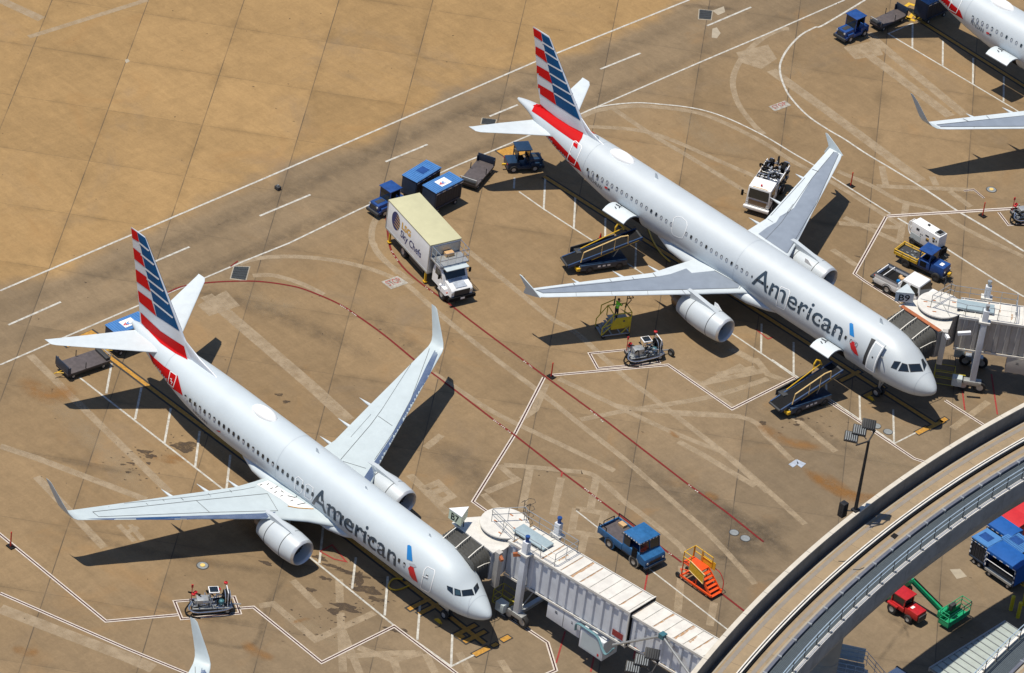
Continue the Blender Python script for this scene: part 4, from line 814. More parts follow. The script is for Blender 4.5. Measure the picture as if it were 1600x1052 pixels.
lift(b, [(0, -34.6, -38, 5.95, .03), (0, -35.4, -38, 6.1, .07), (0, -36.6, -38.4, 6.45, .09), (0, -37.7, -39.2, 7.1, .09)], 1, True); fin3 = b.build('tail_fin', M['stripewhite'], A2, sharp=50); BF3 = bvh_of(fin3, M2)
ring_seams(F3, fus3, (1.15, 18.9, 35.3)); long_seams(F3, fus3, ((4.5, 33, 3.4),), .012)
gear(A2, 'nose_gear', -5.05, 0, 2.3, .38, .22, .24)
for sd_ in (-1, 1): gear(A2, 'main_gear', -21.9, sd_*3.8, 2.6, .58, .4, .46)
q6 = R(3.758, 720, 20); q8 = R(3.287, 1140, 360); q7 = R(3.5075, 800, 360); qw = R(4.385, 1080, 180)
for P_ in ([pp(q6, (426,88), (472,116), (481,170), (431,136)), pp(q6, (434,194), (491,225), (509,295), (438,241)), pp(q6, (441,304), (518,348), (538,417), (445,356)), pp(q6, (449,414), (545,470), (561,542), (453,466))]): decal('red_band', [P_], M['red'], fin3, BF3, MI2, .012, 4, True)
decal('blue_panel', [pp(q6, (473,118), (520,149), (703,632), (640,593), (562,542))], M['blue'], fin3, BF3, MI2, .012, 4, True)
decal('white_bands', [s_ for a, c in (((481,173),(547,216)), ((498,230),(575,281)), ((513,298),(598,346)), ((526,357),(621,417)), ((543,418),(646,480)), ((553,474),(669,547))) for s_ in outline([q6(*a), q6(*c)], 2.1)], M['stripewhite'], fin3, BF3, MI2, .02, 4, True)
BA3 = bvh2([fus3, fin3], M2)
decal('red_root_band', [pp(q6, (455,525), (500,565), (560,612), (640,664), (720,705), (712,735), (690,770), (640,738), (560,682), (470,614), (417,578), (430,550))], M['red'], fus3, BA3, MI2, .01, 2, True)
decal('red_side_panel', [pp(q6, (487,722), (540,728), (640,832), (690,880), (710,935), (650,893), (590,840), (540,790)), pp(q6, (658,758), (688,772), (684,800), (662,782))], M['red'], fus3, B3, MI2, .008, 3, True)
decal('rear_door_outline', outline(pp(q6, (664,756), (676,754), (708,782), (710,795), (668,895), (628,868), (626,855)), 1.0, True)+outline(pp(q6, (642,824), (644,832)), 1.5), M['outline'], fus3, B3, MI2, .014, 3)
decal('cockpit_frame', [pp(q8, (845,672), (880,674), (915,682), (975,684), (990,656), (1000,664), (1012,692), (998,728), (930,731), (866,724), (828,704))], M['seam'], fus3, B3, MI2, .005, 2.5) if False else None
for P in (((847,674), (877,678), (856,713), (831,703)), ((887,684), (911,691), (918,725), (869,720)), ((922,690), (974,688), (989,723), (932,726)), ((985,667), (993,662), (1009,690), (998,719))):
    c = (sum(p[0] for p in P)/4, sum(p[1] for p in P)/4)
    decal('cockpit_window_frame', [[q8(c[0]+(x-c[0])*1.16, c[1]+(y-c[1])*1.16) for x, y in P]], M['dark'], fus3, B3, MI2, .006, 2.5); decal('cockpit_window', [pp(q8, *P)], M['glass'], fus3, B3, MI2, .011, 2.5)
qd = R(8, 860, 320)
decal('mid_door_outline', outline(pp(qd, (1600,148), (1575,150), (1545,170), (1522,285), (1520,340), (1535,375), (1600,405)), .7) + outline([(1060,338.5),(1066,340),(1073,346),(1074,352),(1070,365),(1066,372),(1060,370.6)], .7), M['outline'], fus3, B3, MI2, .012, 3)
decal('exit_outline', outline(pp(q8, (266,290), (306,306), (311,318), (285,402), (277,406), (240,388), (242,372), (260,298)), .9, True), M['outline'], fus3, B3, MI2, .014, 3)
w1, _ = hit(q6(752, 916), B3, MI2); w2, _ = hit((1342.3, 542.5), B3, MI2); wm, _ = hit(qw(305, 1030), B3, MI2); print('A321 win', w1, w2, wm)
d2, _ = hit((1062, 355), B3, MI2); d3, _ = hit(q8(275, 348), B3, MI2)
xs = []; x = -w1.x
while x > -w2.x-.1:
    if abs(x+d2.x) > .62 and abs(x+d3.x) > .62: xs.append(x)
    x -= .533
zw3 = (w1.z+w2.z+wm.z)/3; windows(F3, fus3, [x for x in xs if x > 17.2 or x < 7.8], zw3, True, .19, .27); windows(F3, fus3, [x for x in xs if 7.8 <= x <= 17.2], zw3, False, .13, .17)
bl, _ = hit(q8(112, 276), B3, MI2); br, _ = hit(q8(570, 562), B3, MI2); tp, _ = hit(q8(180, 212), B3, MI2); print('A321 text', bl, br, tp)
cap3 = max(1.0, min(1.8, 2.02*(ang(F3, bl)-ang(F3, tp))))
fus_text('airline_lettering', 'American', F3, -bl.x, -br.x, (ang(F3, bl)+ang(F3, br))/2, cap3, M['letter'], fus3, bold=.006)
decal('symbol_blue', [pp(q8, (616,479), (624,476), (635,482), (641,550), (617,536))], M['symblue'], fus3, B3, MI2, .012, 3); decal('symbol_red', [pp(q8, (618,578), (628,569), (641,573), (663,646), (642,632), (624,606))], M['symred'], fus3, B3, MI2, .018, 3); decal('symbol_grey', [pp(q8, (622,560), (645,566), (655,578), (643,576), (628,568))], M['symgrey'], fus3, B3, MI2, .012, 3)
a1, _ = hit(q6(748, 972), B3, MI2); a2, _ = hit(q6(832, 1018), B3, MI2)
fus_text('registration', 'N524UW', F3, -a1.x, -a2.x, ang(F3, a1), .36, M['letter'], fus3, bold=0)
decal('small_flag', [pp(q6, (845,1018), (862,1024), (862,1036), (845,1028))], M['symred'], fus3, B3, MI2, .012, 3); decal('small_flag_canton', [pp(q6, (864,1030), (876,1034), (874,1044), (862,1038))], M['letter'], fus3, B3, MI2, .012, 3)
c, _ = hit((975.4, 243.5), B3, MI2); radome(A2, F3, -c.x, 2.6, 1.15, .33)
for c_ in ((941, 221), (1034, 279), (1382, 507)): c, _ = hit(c_, B3, MI2); blade(A2, F3, -c.x, .42, .36)
BN, BFr = bvh_of(wing3[-1], M2), bvh_of(wing3[1], M2)
decal('wing_grey_panel', [pp(q7, (130,328), (330,302), (560,280), (790,256), (870,240), (955,210), (985,235), (1110,222), (1250,300), (1238,316), (960,325), (560,336), (170,345))], M['winggrey'], wing3[-1], BN, MI2, .006, 5)
decal('wing_seams', outline(pp(q7, (130,330), (560,285), (800,255)), .5)+outline(pp(q7, (530,262), (545,282)), .5)+outline(pp(q7, (650,248), (668,268)), .5)+outline(pp(q7, (765,228), (790,256)), .6)+outline(pp(q7, (330,288), (345,303)), .8)+outline(pp(q7, (130,328), (170,345), (960,325), (1240,317)), .45)+outline(pp(q7, (350,342), (352,360)), .4)+outline(pp(q7, (545,338), (548,355)), .4)+outline(pp(q7, (742,334), (745,352)), .4)+outline(pp(q7, (930,325), (950,350)), .4)+outline(pp(q7, (1110,222), (1250,300)), .5)+outline(pp(q7, (1245,322), (1262,290)), .5), M['seam'], wing3[-1], BN, MI2, .011, 5)
decal('wing_grey_panel', [pp(qw, (975,252), (1012,258), (940,430), (860,590), (740,830), (655,948), (510,850), (460,815), (520,770), (582,735), (607,695), (702,640), (830,430), (872,385))], M['winggrey'], wing3[1], BFr, MI2, .006, 5)
decal('wing_seams', outline(pp(qw, (978,252), (830,430), (620,735), (510,852)), .6)+outline(pp(qw, (1014,260), (860,600), (660,945)), .6)+outline(pp(qw, (700,610), (655,668)), .4)+outline(pp(qw, (780,430), (545,690)), .5)+outline(pp(qw, (505,700), (560,735)), .4)+outline(pp(qw, (830,372), (872,388)), .6)+outline(pp(qw, (630,690), (700,640)), .3), M['seam'], wing3[1], BFr, MI2, .011, 5)
# open forward cabin door and the two open cargo doors
o1, _ = hit((1356, 548), B3, MI2); print('door', o1, [F3.inv(hit(p, B3, MI2)[0]) for p in ((1363,529),(1379,536),(1366,577),(1348,568))])
decal('door_opening', [[(1362,528.5), (1379,536.5), (1378,541), (1366,580), (1347.5,568), (1350,556)]], M['dark'], fus3, B3, MI2, .01, 2.5)
DS = -.05
b = fus_patch(F3, 4.98, 4.12, 3.6, 5.47, .40, 5, 10, DS, .1); dr = b.build('open_cabin_door', M['silver2'], A2)
b = MB()
for z0, z1, x0, x1 in ((3.62, 5.35, 4.93, 4.87), (3.62, 5.35, 4.23, 4.17), (3.6, 3.67, 4.93, 4.17), (5.3, 5.37, 4.93, 4.17)): fus_patch(F3, x0, x1, z0, z1, .41, 2, 6, DS, 0, b)
b.build('door_outline', M['outline'], dr); b = fus_patch(F3, 4.62, 4.5, 4.5, 4.6, .42, 1, 1, DS); b.build('door_handle', M['dark'], dr)
b = MB(); b.tube([F3.P(4.3, F3.th(4.3, 4.8), -.1), F3.P(4.3, F3.th(4.3, 4.8), .4)+Vector((.5, 0, 0))], .05); b.build('hinge_arm', M['steel'], dr)
def cargo(x0, x1):
    b = fus_patch(F3, x0, x1, 2.25, 3.5, .01, 5, 6); b.build('cargo_hold_opening', M['black'], fus3)
    arc = [(-1.97, 3.5), (-2.2, 3.68), (-2.55, 3.80), (-2.95, 3.82), (-3.3, 3.72), (-3.62, 3.5)]; b = MB()
    P = [(y, z) for y, z in arc]+[(y+.02, z-.1) for y, z in arc[::-1]]; b.prism(P, -x0, -x1, 'x'); d = b.build('open_cargo_door', M['wingwhite'], A2, sharp=50)
    b = MB(); xm = -(x0+x1)/2
    for p in ([(xm-.55, -2.9), (xm-.3, -3.0)], [(xm-.75, -2.6), (xm-.35, -2.55), (xm-.3, -2.35)], [(xm-.35, -2.55), (xm-.25, -2.75)]): b.tube([(x, y, 3.86 if y > -3.1 else 3.82) for x, y in p], .035, 5)
    b.build('latch_marks', M['seam'], d)
cargo(31.2, 28.9); cargo(9.35, 7.5)
b = MB(); b.tube([(-31.0, -2.0, 2.0), (-30.2, -2.25, 1.0), (-29.6, -2.5, .25)], .05); b.tube([(-26.3, -1.7, 2.3), (-25.3, -2.3, 1.2), (-23.9, -2.9, .1)], .06); b.build('cargo_door_pole', M['yellow'], A2) if False else b.bm.free()

# ---- third gate: same length aircraft with tall winglets, mostly out of frame
A3 = copy_tree(A2, None, ('wing', 'engine', 'open_cabin_door', 'open_cargo_door', 'door_opening', 'cargo_hold_opening', 'registration', 'cabin_window', 'airline_lettering'))
A3.location = Vector((P2X+1.57, P2Y+43.02, 0)); A3['label'] = 'silver airliner with tall curved winglet and open rear cargo door, nose out of view'
M3 = LM(A3); MI3 = M3.inverted(); fus4 = [c for c in A3.children if c.name.startswith('fuselage')][0]; B4 = bvh_of(fus4, M3)
for sd_ in (-1, 1):
    w_ = wing_of(A3, sd_, 'winglet'); copy_e = [c for c in A2.children if c.name.startswith('engine')][0 if sd_ < 0 else 1]; copy_tree(copy_e, A3)
    if sd_ < 0:
        BW = bvh_of(w_, M3); q_ = R(4.384, 1280, 0)
        decal('wing_grey_panel', [pp(q_, (805,858), (1000,838), (1403,795), (1500,784), (1500,870), (1403,865), (830,868))], M['winggrey'], w_, BW, MI3, .006, 5)
        decal('wing_seams', outline(pp(q_, (985,815), (1020,832)), .6)+outline(pp(q_, (1145,795), (1165,815)), .5)+outline(pp(q_, (805,856), (1403,794)), .5)+outline(pp(q_, (830,870), (1403,867)), .5)+outline(pp(q_, (1060,872), (1062,888)), .4), M['seam'], w_, BW, MI3, .011, 5)
w1, _ = hit((1521, 26.5), B4, MI3)
xs = []; x = 36.5 if w1 is None else -w1.x
while x > 8: xs.append(x); x -= .533
windows(F3, fus4, xs, 4.75 if w1 is None else w1.z, True, .19, .27)
a1, _ = hit((1517, 37), B4, MI3); a2, _ = hit((1537, 46.5), B4, MI3)
if a1 and a2: fus_text('registration', 'N162AN', F3, -a1.x, -a2.x, ang(F3, a1), .40, M['letter'], fus4, bold=0)
fus_text('airline_lettering', 'American', F3, -bl.x, -br.x, (ang(F3, bl)+ang(F3, br))/2, cap3, M['letter'], fus4, bold=.018)
b = fus_patch(F3, 31.4, 29.4, 2.25, 3.5, .01, 5, 6); b.build('cargo_hold_opening', M['black'], fus4)
cd_ = [c for c in A2.children if c.name.startswith('open_cargo_door')]
copy_tree(cd_[0], A3)
# ---------------------------------------------------------------- elevated people-mover guideways
GC = Vector((133.48, 34.25, 0)); GR = 118.375
def gpt(ro, a, z): r = GR-ro; return Vector((GC.x+r*cos(a), GC.y+r*sin(a), z))
def gang(px, py, z): p = G(px, py, z); return atan2(p.y-GC.y, p.x-GC.x) % (2*pi)
A0, A1 = radians(150), radians(212)
def sweep(mb, prof, a0=A0, a1=A1, n=150, smooth=False): 
    mb.loft([[gpt(ro, a0+(a1-a0)*i/n, z) for ro, z in prof] for i in range(n+1)], smooth=smooth)
def rects(mb, lst, a0=A0, a1=A1, n=150):
    for r0_, r1_, z0, z1 in lst: sweep(mb, [(r0_, z0), (r1_, z0), (r1_, z1), (r0_, z1)], a0, a1, n)
def with_joints(m, name, n, wd):
    """sawn joints across the running pads, spaced by angle round the curve's centre"""
    m = m.copy(); m.name = name; t = m.node_tree; bs = t.nodes['Principled BSDF']; src = bs.inputs['Base Color'].links[0].from_socket
    g_ = t.nodes.new('ShaderNodeNewGeometry'); sx = t.nodes.new('ShaderNodeSeparateXYZ'); t.links.new(g_.outputs['Position'], sx.inputs[0])
    def mt(op, a, b_=None):
        q = t.nodes.new('ShaderNodeMath'); q.operation = op
        for i, x in enumerate((a, b_)):
            if x is None: continue
            if hasattr(x, 'is_linked'): t.links.new(x, q.inputs[i])
            else: q.inputs[i].default_value = x
        return q.outputs[0]
    an = mt('ARCTAN2', mt('SUBTRACT', sx.outputs[1], GC.y), mt('SUBTRACT', GC.x, sx.outputs[0])); f = mt('FRACT', mt('MULTIPLY', an, n)); ln = mt('LESS_THAN', f, wd)
    mx = t.nodes.new('ShaderNodeMix'); mx.data_type = 'RGBA'; t.links.new(mt('MULTIPLY', ln, .75), mx.inputs[0]); t.links.new(src, mx.inputs[6]); mx.inputs[7].default_value = (.06, .05, .04, 1); t.links.new(mx.outputs[2], bs.inputs['Base Color'])
    # water runs and grime along the deck
    no = t.nodes.new('ShaderNodeTexNoise'); no.inputs['Scale'].default_value = .55; no.inputs['Detail'].default_value = 7; no.inputs['Roughness'].default_value = .7; t.links.new(g_.outputs['Position'], no.inputs['Vector'])
    mr = t.nodes.new('ShaderNodeMapRange'); mr.inputs[1].default_value = .5; mr.inputs[2].default_value = .72; mr.inputs[3].default_value = 0; mr.inputs[4].default_value = .45; t.links.new(no.outputs['Fac'], mr.inputs[0])
    m3 = t.nodes.new('ShaderNodeMix'); m3.data_type = 'RGBA'; t.links.new(mr.outputs[0], m3.inputs[0]); t.links.new(mx.outputs[2], m3.inputs[6]); m3.inputs[7].default_value = (.10, .095, .075, 1); t.links.new(m3.outputs[2], bs.inputs['Base Color'])
    return m
M['padj'] = with_joints(M['pad'], 'running_pad_jointed', 52, .011); M['fasj'] = with_joints(M['concdk'], 'fascia_jointed', 30, .005); M['wallj'] = with_joints(M['wallin'], 'parapet_jointed', 46, .008)
def brush(name, base, dark, sc_=(1, 1)):
    m = mat(name, base, .85, 0, .13, .8, bump=.08); return m
def guideway(label, mir=False, off=0.0, col_angles=(), dark_drains=()):
    """cross-section measured inwards from the outer parapet edge; mir swaps the walkway to the other side"""
    t = thing('elevated_guideway', label, 'guideway', (0, 0, 0), 0, 'elevated guideways')
    f = (lambda r: off+5.12-r) if mir else (lambda r: off+r)
    def rc(mb, lst, **k): rects(mb, [(min(f(a), f(b_)), max(f(a), f(b_)), z0, z1) for a, b_, z0, z1 in lst], **k)
    b = MB(); P = [(0.02, 13.2), (0.30, 13.2), (.30, 13.78), (4.95, 13.78), (4.95, 13.0), (5.1, 13.0), (5.1, 12.9), (4.55, 11.35), (.65, 11.35), (0.02, 12.8)]
    sweep(b, [(f(r), z) for r, z in P]); b.build('box_girder', M['fasj'], t)
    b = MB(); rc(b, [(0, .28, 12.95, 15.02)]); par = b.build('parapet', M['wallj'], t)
    b = MB(); n = 46
    for i in range(n): a = A0+(A1-A0)*i/n; rects(b, [tuple(sorted((f(-.03), f(.30))))+(15.024, 15.1)], a+.00012, a+(A1-A0)/n-.00012, 4)
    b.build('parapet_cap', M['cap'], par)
    b = MB(); rc(b, [(.32, .68, 13.784, 13.80), (2.02, 2.44, 13.784, 13.80)]); b.build('gutter', M['gutter'], t)
    for r0_, r1_ in ((.68, 2.0), (2.46, 3.36)):
        b = MB(); rc(b, [(r0_, r1_, 13.79, 14.1)]); pd = b.build('running_pad', M['padj'], t)
        b = MB(); rc(b, [((.95, 1.22, 14.103, 14.107) if r0_ < 1 else (2.72, 2.98, 14.103, 14.107))]); b.build('running_strip', M['padgrey'], pd)
        b = MB(); rc(b, [((.70, .80, 14.103, 14.106) if r0_ < 1 else (3.18, 3.34, 14.103, 14.106))]); b.build('worn_edge', M['conc'], pd)
    for r0_ in (2.08, 2.26):
        b = MB(); rc(b, [(r0_, r0_+.085, 14.3, 14.42)]); gr_ = b.build('guide_rail', M['railwhite'], t)
        b = MB(); rc(b, [(r0_+.025, r0_+.06, 13.8, 14.3)]); b.build('rail_web', M['dark'], gr_)
    b = MB(); rc(b, [(2.37, 2.45, 13.8, 14.26)]); b.build('power_rail', M['black'], t)
    b = MB(); n = 60
    for i in range(n):
        a = A0+(A1-A0)*i/n; rects(b, [tuple(sorted((f(3.38), f(3.60))))+(13.79, 14.24)], a+.00035, a+(A1-A0)/n-.00035, 3)
    b.mi = 1
    for i in range(n):
        a = A0+(A1-A0)*i/n; p, q = gpt(f(3.36), a, 0), gpt(f(3.66), a, 0); b.loft([[gpt(f(3.37), a+k, 14.27), gpt(f(3.66), a+k, 14.27), gpt(f(3.66), a+k, 14.0), gpt(f(3.37), a+k, 14.0)] for k in (-.0006, .0006)])
    b.build('cable_tray', [M['plate'], M['steel']], t)
    b = MB(); rc(b, [(3.66, 4.9, 13.9, 14.05)]); wk = b.build('walkway_grating', mat('grating_grey', (.062, .078, .09), .6, .1, .12, 1.5), t)
    b = MB()
    for i in range(11): r_ = 3.74+i*.108; rc(b, [(r_, r_+.028, 14.052, 14.075)], n=100)
    for i in range(420): a = A0+(A1-A0)*i/420; b.loft([[gpt(f(3.67), a+k, 14.06), gpt(f(4.89), a+k, 14.06), gpt(f(4.89), a+k, 14.054), gpt(f(3.67), a+k, 14.054)] for k in (-.00012, .00012)])
    b.build('grating_bars', mat('grating_bar', (.095, .12, .14), .55, .2, .1, 3), wk)
    b = MB(); n = 74
    for i in range(n): a = A0+(A1-A0)*i/n; rects(b, [tuple(sorted((f(4.90), f(5.15))))+(13.79, 14.26)], a+.0009, a+(A1-A0)/n-.0009, 3)
    b.build('white_curb', M['railwhite'], t)
    b = MB(); rc(b, [(5.131, 5.17, 12.85, 14.2)]); fa = b.build('fascia', M['fasj'], t)
    b = MB(); n = 74
    for z, r_ in ((15.15, .032), (14.75, .026)): b.tube([gpt(f(4.86), A0+(A1-A0)*i/148, z) for i in range(149)], r_, 5)
    rl = b.build('handrail', M['railing'], t)
    b = MB()
    for i in range(n): a = A0+(A1-A0)*i/n; b.cyl(gpt(f(4.86), a, 14.0), gpt(f(4.86), a, 15.15), .03, n=6); b.bx(0, 0, 0, 0, 0, 0) if False else None
    b.build('railing_posts', M['dark'], rl)
    for a in col_angles:
        b = MB(); c = gpt(f(2.6), a, 0); secs = []
        for z, rr in ((0, 1.02), (7.5, 1.02), (7.53, .98), (7.6, .98), (7.63, 1.02), (10.0, 1.05), (10.6, 1.2), (11.34, 1.75)): secs.append([(c.x+rr*cos(2*pi*i/28), c.y+rr*sin(2*pi*i/28), z) for i in range(28)])
        b.loft(secs, smooth=True); b.build('column', mat('column_concrete', (.30, .295, .27), .85, 0, .12, .7), t, sharp=30)
    return t
colA = gang(1352, 990, 11)
gw1 = guideway('curved concrete people-mover guideway, the one carrying the floodlight poles', col_angles=(colA, colA-radians(17), colA+radians(17)))
b = MB()
for q in ([(1397,833),(1404,837),(1398,843),(1391,838)],): b.prism([G(*p, 14.1).xy for p in q], 14.0, 14.118, 'z')
b.build('drain_opening', M['black'], gw1)
b = MB()
for px, py, L_ in ((1310, 877, .8), (1333, 890, .8)):
    p = G(px, py, 14.12); b.tube([p, p+Vector((.25, .3, 0)), p+Vector((.3, .75, 0))], .03, 5)
b.build('loose_strap', M['dark'], gw1)
gw2 = guideway('second concrete guideway running beside the low ribbed shelter roof', mir=True, off=14.35, col_angles=(colA-radians(5), colA+radians(15)))
# floodlight poles on the parapet
def flood(px, py, h, label, nm=3):
    base = G(px, py, 15.1); t = thing('floodlight_pole', label, 'floodlight', (base.x, base.y, 15.1), 0, 'floodlight poles')
    b = MB(); b.bx(-.22, .22, -.24, .24, 0, .12, .02); b.cyl((0, 0, .1), (0, 0, h), .13, .085, 12); b.build('pole', mat('pole_black', (.022, .022, .024), .5, .3, .2, 5), t)
    top = Vector((0, 0, h)); heads = [Vector((-.9, -.75, .1)), Vector((-.78, -.15, .45)), Vector((-.62, .5, .74))]
    b = MB(); b.tube([top+Vector((-.25, -.95, -.1)), top+Vector((0, 0, -.02)), top+Vector((-.2, .75, .45))], .055, 8); b.build('cross_arm', MATS['pole_black'], t)
    n_ = Vector((.42, -.34, .80)).normalized(); e1 = Vector((.72, .65, -.1)); e1 = (e1-n_*e1.dot(n_)).normalized(); e2 = n_.cross(e1)
    for k_, hv in enumerate(heads):
        q = Matrix(((e1.x, e2.x, n_.x, hv.x), (e1.y, e2.y, n_.y, hv.y), (e1.z, e2.z, n_.z, hv.z+h), (0, 0, 0, 1)))
        b = MB(); b.T = q; b.bx(-.46, .46, -.36, .36, -.12, .10, .03); hd_ = b.build('lamp_head', MATS['pole_black'], t)
        b = MB(); b.T = q
        for k in range(6): b.bx(-.40+.14*k, -.34+.14*k, -.30, .30, .10, .15)
        b.build('cooling_fins', M['cover'] if k_ < 2 else M['dark'], hd_)
        b = MB(); b.T = q; b.bx(-.41, .41, -.31, .31, -.15, -.122); b.build('lens', M['lens'], hd_)
        b = MB(); b.tube([hv+top+Vector((.1, 0, -.1)), Vector((-.1, hv.y*1.1, h+(hv.z-.2)*.6))], .035, 6); b.build('bracket', MATS['pole_black'], hd_)
    b = MB(); b.bx(-.95, -.5, -.62, -.15, -.75, .35, .03); b.cyl((-.5, -.3, -.2), (0, 0, -.05), .05); b.build('control_box', MATS['pole_black'], t)
    return t
flood(1336.5, 797.5, 5.75, 'tall black floodlight pole with three lamp heads standing on the guideway parapet')
flood(1000, 1163, 5.75, 'black floodlight pole whose lamp heads show in front of the ribbed white bridge')
# low shelter roof between the guideways, access stair under the near one
Zc = 4.2
cor = [G(*p, Zc) for p in ((1470,1034), (1573,971), (1592,981), (1535,1062), (1495,1052))]
p0, p1 = G(1468,1036,Zc), G(1572,971.5,Zc); e = (p1-p0).normalized(); nrm = Vector((e.y, -e.x, 0)); 
t = thing('shelter_roof', 'low grey-green ribbed shelter roof half in shade beside the lower guideway', 'shelter', (p0.x, p0.y, 0), atan2(e.y, e.x)); L_ = (p1-p0).length
b = MB(); b.bx(-1.0, L_, -4.6, 0, Zc-.12, Zc, .01); rf = b.build('roof_sheet', mat('shelter_sheet', (.37, .42, .40), .6, .1, .1, 1), t)
b = MB(); k = 0
while k*.62 < L_+1: b.bx(-1+k*.62, -1+k*.62+.05, -4.58, -.02, Zc-.02, Zc+.06); k += 1
b.build('roof_ribs', M['cover'], rf); b = MB(); b.bx(-1.0, L_, 0, .12, Zc-.25, Zc+.05); b.build('gutter_edge', M['steel'], t)
for i in range(3):
    for y in (-.2, -4.4): b = MB(); b.cyl((L_*i/2-.3, y, 0), (L_*i/2-.3, y, Zc-.1), .09); b.build('post', M['steel'], t)
g = G(1312, 1040, 6)
t = thing('access_stair', 'grey steel access stair with open railings under the curved guideway', 'stair', (g.x, g.y, 0), radians(35))
b = MB(); b.bx(-1.4, 1.6, -.9, .9, 5.7, 5.85); b.build('landing', M['steel'], t)
b = MB(); b.bx(-1.0, 1.5, .9, .95, 5.9, 7.1, .01); b.build('wind_panel', M['wing'], t)
for sx in (-1.35, 1.55):
    for sy in (-.85, .85): b = MB(); b.cyl((sx, sy, 0), (sx, sy, 5.7), .08, n=8); b.build('post', M['steel'], t)
b = MB()
for i in range(24): b.bx(1.6+i*.24, 1.9+i*.24, -.9, .9, 5.6-.235*(i+1), 5.65-.235*(i+1))
b.build('treads', M['steel'], t)
b = MB()
for sy in (-.92, .85):
    for dz in (.4, .75, 1.1): b.tube([(-1.4, sy, 5.85+dz), (1.6, sy, 5.85+dz), (7.4, sy, .1+dz)], .025, 5)
    for i in range(14): x = -1.4+i*.62; z = 5.85 if x < 1.6 else 5.85-(x-1.6)*.98; b.cyl((x, sy, max(0, z)), (x, sy, max(0, z)+1.1), .022, n=5)
b.build('railing', M['railing'], t)
